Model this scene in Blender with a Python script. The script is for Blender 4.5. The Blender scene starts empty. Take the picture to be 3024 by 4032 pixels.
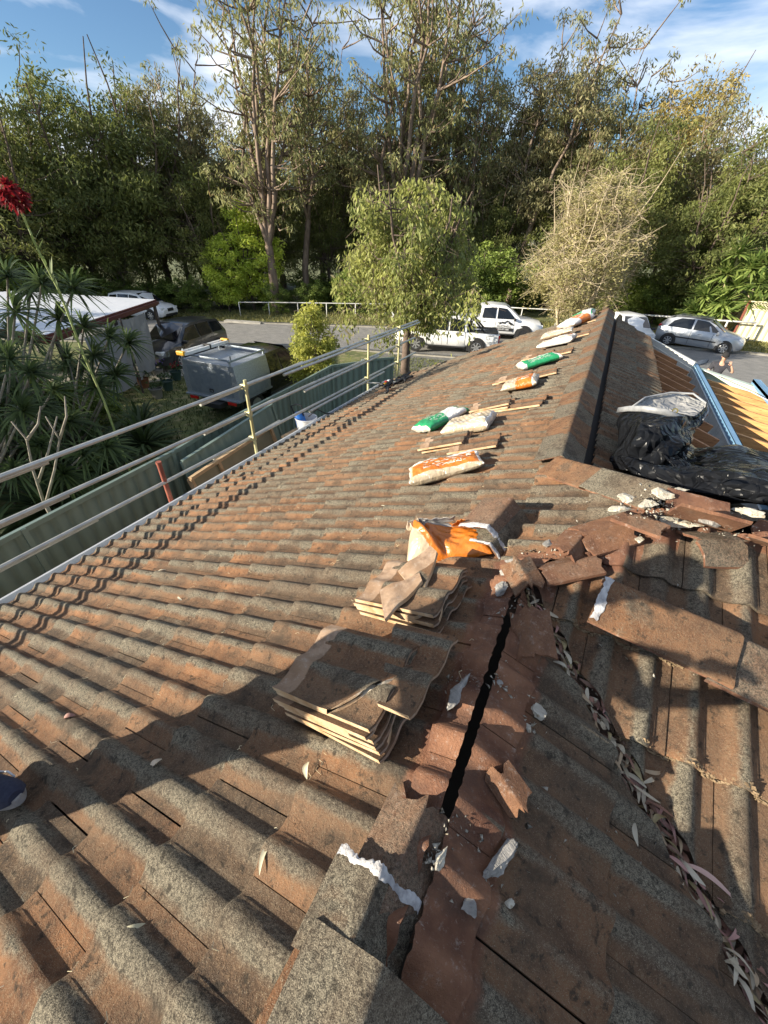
import bpy, bmesh, math, random
import numpy as np
from mathutils import Vector, Matrix
S = bpy.context.scene
COL = S.collection
RAD = math.radians
random.seed(7)
# ---------------------------------------------------------------- camera
# house frame, camera at the origin: X east, Y north (along the eaves), Z up, metres
FOC, CX, CY = 1569.656, 1512.0, 2016.0
_p, _r, _y = RAD(35.272), RAD(2.555), RAD(25.639)
_F = np.array([-math.sin(_y)*math.cos(_p), math.cos(_y)*math.cos(_p), -math.sin(_p)])
_R0 = np.array([math.cos(_y), math.sin(_y), 0.0]); _U0 = np.cross(_R0, _F)
_R = _R0*math.cos(_r)+_U0*math.sin(_r); _U = -_R0*math.sin(_r)+_U0*math.cos(_r)
cam = bpy.data.cameras.new('camera'); camo = bpy.data.objects.new('camera', cam); COL.objects.link(camo)
camo.matrix_world = Matrix(((_R[0], _U[0], -_F[0], 0), (_R[1], _U[1], -_F[1], 0), (_R[2], _U[2], -_F[2], 0), (0, 0, 0, 1)))
cam.sensor_fit = 'HORIZONTAL'; cam.sensor_width = 36.0; cam.lens = 36.0*FOC/3024.0
cam.clip_start = 0.05; cam.clip_end = 2000.0
S.camera = camo
# ---------------------------------------------------------------- sun, sky, exposure
SUN = np.array([1.0, 0.95, -0.40]); SUN = SUN/np.linalg.norm(SUN)      # travel direction of the light
EL = math.asin(-SUN[2]); ROT = math.atan2(-SUN[0], -SUN[1])
sun = bpy.data.lights.new('sun', 'SUN'); sun.energy = 5.0; sun.angle = RAD(0.5); sun.color = (1.0, 0.90, 0.74)
suno = bpy.data.objects.new('sun', sun); COL.objects.link(suno)
suno.rotation_euler = Vector(SUN).to_track_quat('-Z', 'Y').to_euler(); suno.location = (-20, -19, 12)
W = bpy.data.worlds.new('World'); S.world = W; W.use_nodes = True
nt = W.node_tree; N = nt.nodes; N.clear()
out = N.new('ShaderNodeOutputWorld'); bg = N.new('ShaderNodeBackground'); nt.links.new(bg.outputs[0], out.inputs[0])
sky = N.new('ShaderNodeTexSky'); sky.sky_type = 'NISHITA'; sky.sun_disc = False
sky.sun_elevation = EL; sky.sun_rotation = ROT % (2*math.pi); sky.air_density = 1.0; sky.dust_density = 0.15; sky.ozone_density = 4.0
tc = N.new('ShaderNodeTexCoord'); mp = N.new('ShaderNodeMapping'); mp.inputs['Scale'].default_value = (1.2, 1.2, 5.0); mp.inputs['Rotation'].default_value = (0.25, -0.35, 0.3)
mp.inputs['Location'].default_value = (0.35, 0.1, 0.0)
nz = N.new('ShaderNodeTexNoise'); nz.inputs['Scale'].default_value = 2.1; nz.inputs['Detail'].default_value = 7; nz.inputs['Roughness'].default_value = 0.52; nz.inputs['Distortion'].default_value = 0.35
cr = N.new('ShaderNodeValToRGB'); cr.color_ramp.elements[0].position = 0.45; cr.color_ramp.elements[1].position = 0.66
mx = N.new('ShaderNodeMix'); mx.data_type = 'RGBA'
nt.links.new(tc.outputs['Generated'], mp.inputs[0]); nt.links.new(mp.outputs[0], nz.inputs['Vector']); nt.links.new(nz.outputs[0], cr.inputs[0])
nt.links.new(cr.outputs[0], mx.inputs[0]); nt.links.new(sky.outputs[0], mx.inputs[6]); mx.inputs[7].default_value = (7.6, 7.9, 8.5, 1)
nt.links.new(mx.outputs[2], bg.inputs[0]); bg.inputs[1].default_value = 0.068
S.view_settings.view_transform = 'Standard'; S.view_settings.look = 'None'
S.view_settings.exposure = 1.32; S.view_settings.gamma = 1.0
S.render.engine = 'CYCLES'
S.cycles.max_bounces = 6; S.cycles.transparent_max_bounces = 8

# ---------------------------------------------------------------- ray helpers: a pixel of the photo to a real point on a real plane
def ray(u, v): return _R*(u-CX)/FOC-_U*(v-CY)/FOC+_F
def on(u, v, n, d):
    q = ray(u, v); n = np.array(n, float); return q*d/(q@n)
TT = math.tan(RAD(22.031)); TH = RAD(22.031); ZR = -1.268
YS, YN = 1.44, 2.60; QX, QY = 0.58, 2.02; QZ = ZR+TT*QX
def p1(u, v, l=0.0): return on(u, v, (-TT, 0, 1), ZR+l)             # west roof slope
def p4(u, v, l=0.0): return on(u, v, (0, -TT, 1), ZR-TT*YS+l)       # south roof slope
def p3(u, v, l=0.0): return on(u, v, (TT, 0, 1), ZR+l)              # east roof slope
def gz(x): return -4.8+0.04*x                                       # the ground falls gently to the west
def g(u, v, l=0.0): return on(u, v, (-0.04, 0, 1), -4.8+l)
def atx(u, v, x): return on(u, v, (1, 0, 0), x)
def atd(u, v, d):                                                    # at a horizontal distance d
    q = ray(u, v); return q*d/math.hypot(q[0], q[1])

# ---------------------------------------------------------------- materials
MATS = {}
def mat(name, c1, c2=None, rough=0.85, spec=None, scale=6.0, detail=5.0, bump=0.0, bscale=60.0, metal=0.0, lo=0.35, hi=0.65, tint=None, transl=0.0, c3=None, s3=120.0, p3_=0.62, coat=0.0, stretch=None):
    if name in MATS: return MATS[name]
    m = bpy.data.materials.new(name); m.use_nodes = True; t = m.node_tree; n = t.nodes; L = t.links
    b = n['Principled BSDF']; b.inputs['Roughness'].default_value = rough; b.inputs['Metallic'].default_value = metal
    if spec is not None: b.inputs['Specular IOR Level'].default_value = spec
    if coat: b.inputs['Coat Weight'].default_value = coat; b.inputs['Coat Roughness'].default_value = 0.05
    c = n.new('ShaderNodeTexCoord'); src = c.outputs['Object']
    if stretch:
        k = n.new('ShaderNodeMapping'); k.inputs['Scale'].default_value = stretch; L.new(src, k.inputs[0]); src = k.outputs[0]
    colout = None; fac = None
    if c2 is not None:
        z = n.new('ShaderNodeTexNoise'); z.inputs['Scale'].default_value = scale; z.inputs['Detail'].default_value = detail; z.inputs['Roughness'].default_value = 0.6
        L.new(src, z.inputs['Vector'])
        mr = n.new('ShaderNodeMapRange'); mr.inputs[1].default_value = lo; mr.inputs[2].default_value = hi; L.new(z.outputs[0], mr.inputs[0])
        x = n.new('ShaderNodeMix'); x.data_type = 'RGBA'; x.inputs[6].default_value = (*c1, 1); x.inputs[7].default_value = (*c2, 1); L.new(mr.outputs[0], x.inputs[0])
        colout = x.outputs[2]
    if c3 is not None:
        z = n.new('ShaderNodeTexNoise'); z.inputs['Scale'].default_value = s3; z.inputs['Detail'].default_value = 2
        L.new(src, z.inputs['Vector'])
        mr = n.new('ShaderNodeMapRange'); mr.inputs[1].default_value = p3_; mr.inputs[2].default_value = p3_+0.06; L.new(z.outputs[0], mr.inputs[0])
        x = n.new('ShaderNodeMix'); x.data_type = 'RGBA'; L.new(colout, x.inputs[6]) if colout else None
        if not colout: x.inputs[6].default_value = (*c1, 1)
        x.inputs[7].default_value = (*c3, 1); L.new(mr.outputs[0], x.inputs[0]); colout = x.outputs[2]
    if tint:
        a = n.new('ShaderNodeAttribute'); a.attribute_name = tint
        if colout is None: colout = a.outputs['Color']
        else:
            x = n.new('ShaderNodeMix'); x.data_type = 'RGBA'; x.blend_type = 'MULTIPLY'; x.inputs[0].default_value = 1; L.new(colout, x.inputs[6]); L.new(a.outputs['Color'], x.inputs[7]); colout = x.outputs[2]
    if colout is None: b.inputs['Base Color'].default_value = (*c1, 1)
    else: L.new(colout, b.inputs['Base Color'])
    if bump:
        z = n.new('ShaderNodeTexNoise'); z.inputs['Scale'].default_value = bscale; z.inputs['Detail'].default_value = 6; z.inputs['Roughness'].default_value = 0.65; L.new(src, z.inputs['Vector'])
        u = n.new('ShaderNodeBump'); u.inputs['Strength'].default_value = bump; u.inputs['Distance'].default_value = 0.01
        L.new(z.outputs[0], u.inputs['Height']); L.new(u.outputs[0], b.inputs['Normal'])
    if transl:
        tr = n.new('ShaderNodeBsdfTranslucent'); ms = n.new('ShaderNodeMixShader'); ms.inputs[0].default_value = transl
        if colout is not None: L.new(colout, tr.inputs[0])
        else: tr.inputs[0].default_value = (*c1, 1)
        L.new(b.outputs[0], ms.inputs[1]); L.new(tr.outputs[0], ms.inputs[2]); L.new(ms.outputs[0], n['Material Output'].inputs[0])
    MATS[name] = m; return m

def tile_material(key='tile', ca=(0.13, 0.062, 0.040), cb=(0.27, 0.135, 0.078), wh=0.5):
    m = bpy.data.materials.new('weathered_'+key); m.use_nodes = True; t = m.node_tree; n = t.nodes; L = t.links
    b = n['Principled BSDF']; b.inputs['Roughness'].default_value = 0.95; b.inputs['Specular IOR Level'].default_value = 0.2
    a = n.new('ShaderNodeAttribute'); a.attribute_name = 'tile'
    sp = n.new('ShaderNodeSeparateColor'); L.new(a.outputs['Color'], sp.inputs[0])
    c = n.new('ShaderNodeTexCoord')
    def noise(sc, det=4, ro=0.6, st=None):
        z = n.new('ShaderNodeTexNoise'); z.inputs['Scale'].default_value = sc; z.inputs['Detail'].default_value = det; z.inputs['Roughness'].default_value = ro
        L.new(c.outputs['Object'], z.inputs['Vector']); return z.outputs[0]
    def mr(src, a0, a1, b0=0.0, b1=1.0):
        k = n.new('ShaderNodeMapRange'); k.inputs[1].default_value = a0; k.inputs[2].default_value = a1; k.inputs[3].default_value = b0; k.inputs[4].default_value = b1
        L.new(src, k.inputs[0]); return k.outputs[0]
    def mix(f, x, y, mode='MIX'):
        k = n.new('ShaderNodeMix'); k.data_type = 'RGBA'; k.blend_type = mode
        for i, q in ((0, f), (6, x), (7, y)):
            if isinstance(q, tuple): k.inputs[i].default_value = (*q, 1)
            elif isinstance(q, (int, float)): k.inputs[i].default_value = q
            else: L.new(q, k.inputs[i])
        return k.outputs[2]
    def math_(op, x, y):
        k = n.new('ShaderNodeMath'); k.operation = op
        for i, q in ((0, x), (1, y)):
            if isinstance(q, (int, float)): k.inputs[i].default_value = q
            else: L.new(q, k.inputs[i])
        return k.outputs[0]
    patch = noise(7, 5); fine = noise(110, 4, 0.75); vfine = noise(420, 3, 0.7); big = noise(1.6, 3)
    rnd = sp.outputs[0]; crest = sp.outputs[1]; clean = sp.outputs[2]
    pan = mix(mr(patch, 0.36, 0.66), (0.105, 0.056, 0.033), (0.285, 0.140, 0.067))
    pan = mix(mr(big, 0.42, 0.62, 0.0, 0.45), pan, (0.20, 0.135, 0.085))
    pan = mix(mr(rnd, 0.35, 0.9, 0.0, 0.85), pan, mix(mr(patch, 0.4, 0.6), (0.060, 0.047, 0.035), (0.115, 0.080, 0.052)))
    pan = mix(mr(fine, 0.50, 0.72), pan, (0.22, 0.15, 0.09))
    grn = math_('ADD', math_('MULTIPLY', fine, 0.45), math_('MULTIPLY', vfine, 0.55))
    grey = mix(mr(grn, 0.43, 0.60), (0.055, 0.048, 0.037), (0.31, 0.27, 0.195))
    grey = mix(mr(noise(3.2, 5), 0.45, 0.65, 0, 0.6), grey, (0.14, 0.088, 0.055))
    cf = math_('ADD', crest, math_('MULTIPLY', math_('SUBTRACT', patch, 0.5), 1.5))
    cf = math_('ADD', cf, math_('MULTIPLY', math_('SUBTRACT', rnd, 0.5), 0.85))
    col = mix(mr(cf, 0.36, 0.70), pan, grey)
    col = mix(mr(vfine, 0.60, 0.69, 0.0, 0.85), col, (0.44, 0.39, 0.29))
    col = mix(mr(vfine, 0.40, 0.30, 0.0, 0.75), col, (0.025, 0.02, 0.015))
    col = mix(mr(noise(30, 6, 0.7), 0.56, 0.64, 0.0, 0.75), col, (0.030, 0.026, 0.020))
    col = mix(mr(noise(6.5, 7, 0.72), 0.54, 0.66, 0.0, 0.6), col, (0.038, 0.032, 0.025))
    col = mix(mr(big, 0.4, 0.65, 0.0, 0.22), col, (0.075, 0.06, 0.045))
    cl = mix(mr(patch, 0.35, 0.65), ca, cb)
    cl = mix(mr(fine, 0.60, 0.72, 0, 0.8), cl, (0.36, 0.27, 0.21))
    cl = mix(mr(noise(27, 9, 0.8), 0.56, 0.66, 0, wh), cl, (0.46, 0.40, 0.34))
    cl = mix(mr(noise(9, 6), 0.52, 0.68, 0, 0.6), cl, (0.085, 0.055, 0.042))
    cfn = math_('ADD', clean, math_('MULTIPLY', math_('SUBTRACT', fine, 0.5), 0.3))
    col = mix(mr(cfn, 0.42, 0.58), col, cl)
    L.new(col, b.inputs['Base Color'])
    u = n.new('ShaderNodeBump'); u.inputs['Strength'].default_value = 0.9; u.inputs['Distance'].default_value = 0.008
    hsum = math_('ADD', fine, math_('MULTIPLY', vfine, 0.5)); L.new(hsum, u.inputs['Height']); L.new(u.outputs[0], b.inputs['Normal'])
    MATS[key] = m; return m
tile_material(); tile_material('loose_tile', (0.27, 0.175, 0.11), (0.42, 0.30, 0.21), 0.8)

# ---------------------------------------------------------------- mesh builder
class MB:
    def __init__(s): s.v = []; s.f = []; s.m = []; s.c = []; s.cur = 0
    def add(s, vs, fs, col=None):
        o = len(s.v); s.v += [tuple(float(q) for q in v) for v in vs]; s.f += [tuple(o+i for i in f) for f in fs]; s.m += [s.cur]*len(fs)
        if col is not None or s.c:
            while len(s.c) < o: s.c.append((1, 1, 1))
            s.c += [col or (1, 1, 1)]*len(vs)
    def box(s, c, d, rot=None, taper=1.0):
        x, y, z = d[0]/2, d[1]/2, d[2]/2; c = Vector([float(q) for q in c])
        vs = [Vector((a*x*(taper if k > 0 else 1), b*y*(taper if k > 0 else 1), k*z)) for k in (-1, 1) for a, b in ((-1, -1), (1, -1), (1, 1), (-1, 1))]
        if rot is not None: vs = [rot @ v for v in vs]
        s.add([v+c for v in vs], [(3, 2, 1, 0), (4, 5, 6, 7), (0, 1, 5, 4), (1, 2, 6, 5), (2, 3, 7, 6), (3, 0, 4, 7)])
    def beam(s, a, b, w, h, up=(0, 0, 1)):                           # box from a to b
        a = Vector([float(q) for q in a]); b = Vector([float(q) for q in b]); d = (b-a).normalized(); u = Vector(up); sd = d.cross(u).normalized(); u = sd.cross(d)
        vs = [p+sd*i*w/2+u*j*h/2 for p in (a, b) for i, j in ((-1, -1), (1, -1), (1, 1), (-1, 1))]
        s.add(vs, [(0, 1, 2, 3), (7, 6, 5, 4), (0, 4, 5, 1), (1, 5, 6, 2), (2, 6, 7, 3), (3, 7, 4, 0)])
    def tube(s, pts, rad, n=8, cap=True, col=None):
        pts = [Vector([float(q) for q in p]) for p in pts]; k = len(pts)
        if not hasattr(rad, '__len__'): rad = [rad]*k
        vs = []; fs = []; ref = None
        for i, p in enumerate(pts):
            d = (pts[min(i+1, k-1)]-pts[max(i-1, 0)])
            if d.length < 1e-9: d = Vector((0, 0, 1))
            d.normalize()
            if ref is None: ref = Vector((1, 0, 0)) if abs(d.x) < 0.9 else Vector((0, 1, 0))
            a = (ref-d*ref.dot(d)).normalized(); b = d.cross(a); ref = a
            vs += [p+(a*math.cos(6.2832*j/n)+b*math.sin(6.2832*j/n))*rad[i] for j in range(n)]
        for i in range(k-1):
            for j in range(n): fs.append((i*n+j, i*n+(j+1) % n, (i+1)*n+(j+1) % n, (i+1)*n+j))
        if cap: fs.append(tuple(range(n))[::-1]); fs.append(tuple((k-1)*n+j for j in range(n)))
        s.add(vs, fs, col)
    def prism(s, poly, a, b):                                        # poly: list of 3-vectors for side a; b: offset vector
        n = len(poly); vs = [Vector([float(q) for q in p])+Vector(a) for p in poly]; vs += [v+Vector(b) for v in vs]
        s.add(vs, [tuple(range(n))[::-1], tuple(range(n, 2*n))]+[(i, (i+1) % n, n+(i+1) % n, n+i) for i in range(n)])
    def lathe(s, prof, c=(0, 0, 0), n=20, ax=None):                  # prof: (radius, height)
        vs = []; fs = []; c = Vector([float(q) for q in c])
        for r, h in prof: vs += [Vector((r*math.cos(6.2832*j/n), r*math.sin(6.2832*j/n), h)) for j in range(n)]
        if ax is not None: vs = [ax @ v for v in vs]
        for i in range(len(prof)-1):
            for j in range(n): fs.append((i*n+j, i*n+(j+1) % n, (i+1)*n+(j+1) % n, (i+1)*n+j))
        s.add([v+c for v in vs], fs)
    def quad(s, a, b, c, d): s.add([a, b, c, d], [(0, 1, 2, 3)])
    def build(s, name, mats, parent=None, smooth=False, bevel=0, angle=None):
        me = bpy.data.meshes.new(name); me.from_pydata(s.v, [], s.f)
        for m in (mats if isinstance(mats, (list, tuple)) else [mats]): me.materials.append(m)
        if any(s.m): me.polygons.foreach_set('material_index', s.m)
        if s.c:
            while len(s.c) < len(s.v): s.c.append((1, 1, 1))
            at = me.color_attributes.new('tint', 'FLOAT_COLOR', 'POINT')
            at.data.foreach_set('color', np.hstack([np.array(s.c, float), np.ones((len(s.c), 1))]).ravel())
        bm = bmesh.new(); bm.from_mesh(me); bmesh.ops.recalc_face_normals(bm, faces=bm.faces)
        if bevel: bmesh.ops.bevel(bm, geom=bm.edges[:], offset=bevel, segments=2, affect='EDGES', profile=0.5)
        bm.to_mesh(me); bm.free()
        if smooth: me.shade_smooth()
        if angle: me.set_sharp_from_angle(angle=RAD(angle))
        return link(name, me, parent)
def link(name, me, parent=None):
    o = bpy.data.objects.new(name, me); COL.objects.link(o)
    if parent is not None: o.parent = parent
    return o
def tag(o, label=None, cat=None, group=None, kind=None):
    if label: o['label'] = label
    if cat: o['category'] = cat
    if group: o['group'] = group
    if kind: o['kind'] = kind
    return o
def thing(name, label, cat, loc=(0, 0, 0), rz=0.0, group=None):
    o = bpy.data.objects.new(name, None); o.empty_display_size = 0.1; COL.objects.link(o)
    o.location = [float(q) for q in loc]; o.rotation_euler = (0, 0, rz)
    return tag(o, label, cat, group)
def copy_tree(o, parent=None):
    c = o.copy(); COL.objects.link(c)
    if parent is not None: c.parent = parent
    for ch in list(o.children): copy_tree(ch, c)
    return c
def arr_mesh(name, V, F, mats, attr=None, attrname='tint', smooth=False, midx=None):
    me = bpy.data.meshes.new(name); V = np.asarray(V, np.float32); F = np.asarray(F, np.int32)
    me.vertices.add(len(V)); me.vertices.foreach_set('co', V.ravel())
    k = F.shape[1]; me.loops.add(F.size); me.loops.foreach_set('vertex_index', F.ravel())
    me.polygons.add(len(F)); me.polygons.foreach_set('loop_start', np.arange(0, F.size, k, dtype=np.int32))
    for m in (mats if isinstance(mats, (list, tuple)) else [mats]): me.materials.append(m)
    if midx is not None: me.polygons.foreach_set('material_index', np.asarray(midx, np.int32))
    me.update(calc_edges=True); me.validate()
    if attr is not None:
        at = me.color_attributes.new(attrname, 'FLOAT_COLOR', 'POINT'); A = np.ones((len(V), 4), np.float32); A[:, :3] = attr; at.data.foreach_set('color', A.ravel())
    if smooth: me.shade_smooth()
    return me
def text(name, s, size, m, parent, loc, rot, extr=0.001, align='CENTER'):
    cu = bpy.data.curves.new(name, 'FONT'); cu.body = s; cu.size = size; cu.extrude = extr; cu.align_x = align; cu.align_y = 'CENTER'
    tmp = bpy.data.objects.new(name, cu); COL.objects.link(tmp); bpy.context.view_layer.update()
    me = bpy.data.meshes.new_from_object(tmp.evaluated_get(bpy.context.evaluated_depsgraph_get())); me.name = name
    bpy.data.objects.remove(tmp); me.materials.clear(); me.materials.append(m)
    o = link(name, me, parent); o.location = loc; o.rotation_euler = rot; return o
def hnoise(x, y, s=0.0):                                            # cheap smooth 2-D noise
    return (math.sin(x*1.7+s)+math.sin(y*2.3+1.3*s+x*0.9)+math.sin((x+y)*3.1+2.1*s)*0.6+math.sin((x-y)*4.7-s)*0.4)/3.0
# ================================================================ the house and its tiled roof
CT, ST = math.cos(TH), math.sin(TH)
GA = 0.333
def prof(y):                                                         # roll profile, period 0.15 m, crest at 0.045
    t = (y/0.15) % 1.0; sm = lambda q: q*q*(3-2*q)
    return sm(t/0.44) if t < .44 else 1-sm((t-.44)/.34) if t < .78 else .03*math.sin((t-.78)/.22*math.pi)
def tile_field(org, U, V, Nn, vs, us, v0, u0, extra=0.0, cleanf=None, rng=None, nu=24, L=0.36):
    """org + u*U + v*V + h*Nn; vs: courses (nose at v0+c*GA); us: range of tile indices; half bond"""
    org, U, V, Nn = (np.array(q, float) for q in (org, U, V, Nn)); rng = rng or random.Random(3)
    Vt, Ft, At = [], [], []
    rows = [0.0, 0.006, 0.12, 0.24, L]
    for c in vs:
        for i in us:
            ub = u0+0.3*i+(0.15 if c % 2 == 0 else 0.0); vb = v0+c*GA+rng.uniform(-.003, .003)
            du = 0.2965; rn = rng.random(); tl = rng.uniform(-.002, .003); tw = rng.uniform(-.003, .003); sh = rng.uniform(-.0015, .0015)
            o = len(Vt); nr = len(rows)+2
            for r in range(nr):
                for k in range(nu+1):
                    uu = du*k/nu; hp = 0.032*prof(uu)
                    if r == 0: vv, hh = 0.010, hp*1.0-0.012
                    elif r == 1: vv, hh = 0.0, hp+0.004
                    else: vv = rows[r-2]; hh = hp+0.020*(1-vv/GA)+(0.0 if vv > 0.003 else -0.003)
                    hh += tl+tw*(uu/du-0.5)
                    P = org+U*(ub+uu+sh)+V*(vb+vv)+Nn*hh
                    Vt.append(P)
                    cl = cleanf(P) if cleanf else 0.0
                    At.append((rn, prof(uu), cl))
            for r in range(nr-1):
                for k in range(nu):
                    a = o+r*(nu+1)+k; Ft.append((a, a+1, a+nu+2, a+nu+1))
            # side skirts at the interlock
            for k in (0, nu):
                b0 = len(Vt)
                for r in range(1, nr):
                    P = Vt[o+r*(nu+1)+k]-Nn*0.011; Vt.append(P); At.append((rn, 0.2, At[o+r*(nu+1)+k][2]))
                for r in range(1, nr-1):
                    a = o+r*(nu+1)+k; Ft.append((a, a+nu+1, b0+r, b0+r-1))
    return np.array(Vt), np.array(Ft), np.array(At)
YS_ = 1.44
def clip_mesh(me, planes):
    bm = bmesh.new(); bm.from_mesh(me)
    for co, no in planes:
        bmesh.ops.bisect_plane(bm, geom=bm.verts[:]+bm.edges[:]+bm.faces[:], plane_co=co, plane_no=no, clear_outer=True)
    bm.verts.ensure_lookup_table()
    for co, no in planes:
        co = Vector(co); no = Vector(no).normalized()
        if abs(no.x) > .05 and abs(co.y) < 8:
            for v in bm.verts:
                if abs((v.co-co).dot(no)) < 2e-4 and (abs(no.x) < .9 or v.co.y < YS_-.02): v.co += no*(.005*hnoise(v.co.x*55+v.co.y*61, v.co.y*23, 2.0)+.003*hnoise(v.co.y*190, v.co.x*170, 1.0)-.003)
    bm.to_mesh(me); bm.free()
house = thing('house', 'low brick house with a weathered concrete tile roof half stripped for repair', 'house', (-0.5, 2.0, -4.8))
HL = Vector(house.location)
def hb(mb, name, m, **k):                                            # a part of the house (world coordinates)
    o = mb.build(name, m, house, **k); o.matrix_parent_inverse = Matrix.Translation(-HL); return o
def hlink(name, me, par=None):
    o = link(name, me, par or house); o.matrix_parent_inverse = Matrix.Translation(-HL); return o
r_ = random.Random(11)
def clean_w(P):
    x, y = P[0], P[1]; j = 0.02*hnoise(x*14, y*14, 1.0)
    if y < YS+0.03: d = -x                                          # near the stripped ridge
    else: d = (y-x-YS)*0.707 if y < QY+.05 else 9
    v = 1.0 if d+j < 0.13 else 0.0
    return v
def field(vt, planes, name):
    V_, F_, A_ = vt; me = arr_mesh(name, V_, F_, MATS['tile'], A_, 'tile', smooth=True); clip_mesh(me, planes)
    me.set_sharp_from_angle(angle=RAD(40)); return me
# west slope
U1, V1, N1 = (0, 1, 0), (CT, 0, ST), (-ST, 0, CT)
v01 = -1.431; u01 = -0.161
fv = tile_field((0, 0, ZR), U1, V1, N1, range(-9, 5), range(-9, 37), v01, u01, cleanf=clean_w, rng=random.Random(5), nu=22)
end_planes = [((0, 10.45, 0), (0, 1, 0)), ((-4.15, 8.62, 0), (-0.56, 0.83, 0))]
meA = field(fv, [((-0.010, 0, 0), (1, 0, 0))]+end_planes, 'roof_tiles')
fv = tile_field((0, 0, ZR), U1, V1, N1, range(4, 7), range(2, 12), v01, u01, cleanf=clean_w, rng=random.Random(6), nu=18)
s2 = math.sqrt(.5)
meB = field(fv, [((-0.010, 0, 0), (-1, 0, 0)), ((0, YS+0.02, 0), (s2, -s2, 0)), ((0, YN, 0), (s2, s2, 0))], 'roof_tiles')
bm = bmesh.new(); bm.from_mesh(meA); bm.from_mesh(meB); bm.to_mesh(meA); bm.free()
tag(hlink('roof_tiles', meA), 'brown and grey tiled roof slope falling to the scaffold rail')
# east slope near the camera, bounded by the leaf-filled valley
U3, V3, N3 = (0, 1, 0), (-CT, 0, ST), (ST, 0, CT)
n0 = -0.754/CT                                                       # nose line
def clean_e(P):
    x, y = P[0], P[1]; d = x if y < 1.4 else 9
    return 1.0 if d+0.02*hnoise(x*14, y*14, 2.0) < 0.155 else 0.0
fv = tile_field((0, 0, ZR), U3, V3, N3, range(-9, 3), range(-9, 6), n0, 0.285, cleanf=clean_e, rng=random.Random(8))
me = field(fv, [((0.016, 0, 0), (-1, 0, 0)), ((0, YS-0.04, 0), (s2, s2, 0))], 'roof_tiles')
tag(hlink('roof_tiles', me), 'dark shaded roof slope between the open ridge and the leafy valley')
# south slope beyond the valley
U4, V4, N4 = (1, 0, 0), (0, CT, ST), (0, -ST, CT)
def clean_s(P):
    x, y = P[0], P[1]; d = min((x-(y-YS))*0.707, QY-y)
    return 1.0 if d+0.03*hnoise(x*14, y*14, 3.0) < 0.12 else 0.0
fv = tile_field((0, YS, ZR), U4, V4, N4, range(-5, 2), range(-6, 11), (1.33-YS)/CT, 0.01, cleanf=clean_s, rng=random.Random(9))
me = field(fv, [((0, YS+0.035, 0), (-s2, -s2, 0)), ((0, YS-0.035, 0), (-s2, s2, 0)), ((0, QY-0.03, 0), (0, 1, 0))], 'roof_tiles')
tag(hlink('roof_tiles', me), 'sunlit roof slope facing the camera with rolls running downhill')
# north slope under the tarpaulin
U5, V5, N5 = (1, 0, 0), (0, -CT, ST), (0, ST, CT)
fv = tile_field((0, YN, ZR), U5, V5, N5, range(-4, 2), range(-2, 12), 0.1, 0.05, rng=random.Random(10), nu=14)
me = field(fv, [((0, YN, 0), (-s2, -s2, 0)), ((0, YN+0.05, 0), (-s2, s2, 0)), ((0, QY+0.03, 0), (0, -1, 0)), ((0, YN+.5, 0), (0, 1, 0))], 'roof_tiles')
hlink('roof_tiles', me)
# east slope of the far ridge: only two courses are left
T2 = math.atan(.32); C2, S2_ = math.cos(T2), math.sin(T2)
fv = tile_field((0, 0, ZR), (0, 1, 0), (-C2, 0, S2_), (S2_, 0, C2), range(-1, 1), range(6, 37), -0.56/C2, 0.2, rng=random.Random(12), nu=18)
me = field(fv, [((0.03, 0, 0), (-1, 0, 0)), ((0, YN+0.05, 0), (s2, -s2, 0)), ((0.1, 10.45, 0), (0.66, 0.75, 0))], 'roof_tiles')
tag(hlink('roof_tiles', me), 'two remaining tile courses in shade beside the open rafters')

# dark sarking under the tiles
sark = mat('dark_sarking', (0.022, 0.018, 0.015), rough=0.9)
mb = MB(); k = -0.045
def zz(x): return ZR+TT*x+k
mb.add([(-4.15, -2.8, zz(-4.15)), (-0.035, -2.8, zz(-.035)), (-0.035, 10.4, zz(-.035)), (-1.4, 10.4, zz(-1.4)), (-4.15, 8.6, zz(-4.15))], [(0, 1, 2, 3, 4)])
mb.add([(-0.035, YS+.05, zz(0)), (QX-.05, QY, zz(QX-.05)), (-0.035, YN, zz(0))], [(0, 1, 2)])
mb.add([(0.04, -2.8, ZR+k), (3.9, -2.8, ZR-TT*3.9+k), (0.04, YS-.08, ZR+k)], [(0, 1, 2)])
mb.add([(0.05, YS+.02, ZR+k), (3.95, -2.46, ZR-TT*3.9+k), (5.0, -2.46, ZR-TT*3.9+k), (5.0, QY, QZ+k), (QX, QY, QZ+k)], [(0, 1, 2, 3, 4)])
mb.add([(QX, QY+.02, QZ+k), (5, QY+.02, QZ+k), (5, QY+1.1, QZ-TT*1.1+k), (0.5, YN+.5, QZ-TT*1.1+k), (.02, YN, ZR+k)], [(0, 1, 2, 3, 4)])
mb.add([(0.04, YN+.1, ZR+k), (.9, YN+.9, ZR-.32*.9+k), (.9, 9.9, ZR-.32*.9+k), (.04, 10.4, ZR+k)], [(0, 1, 2, 3)])
hb(mb, 'sarking', sark)
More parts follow.
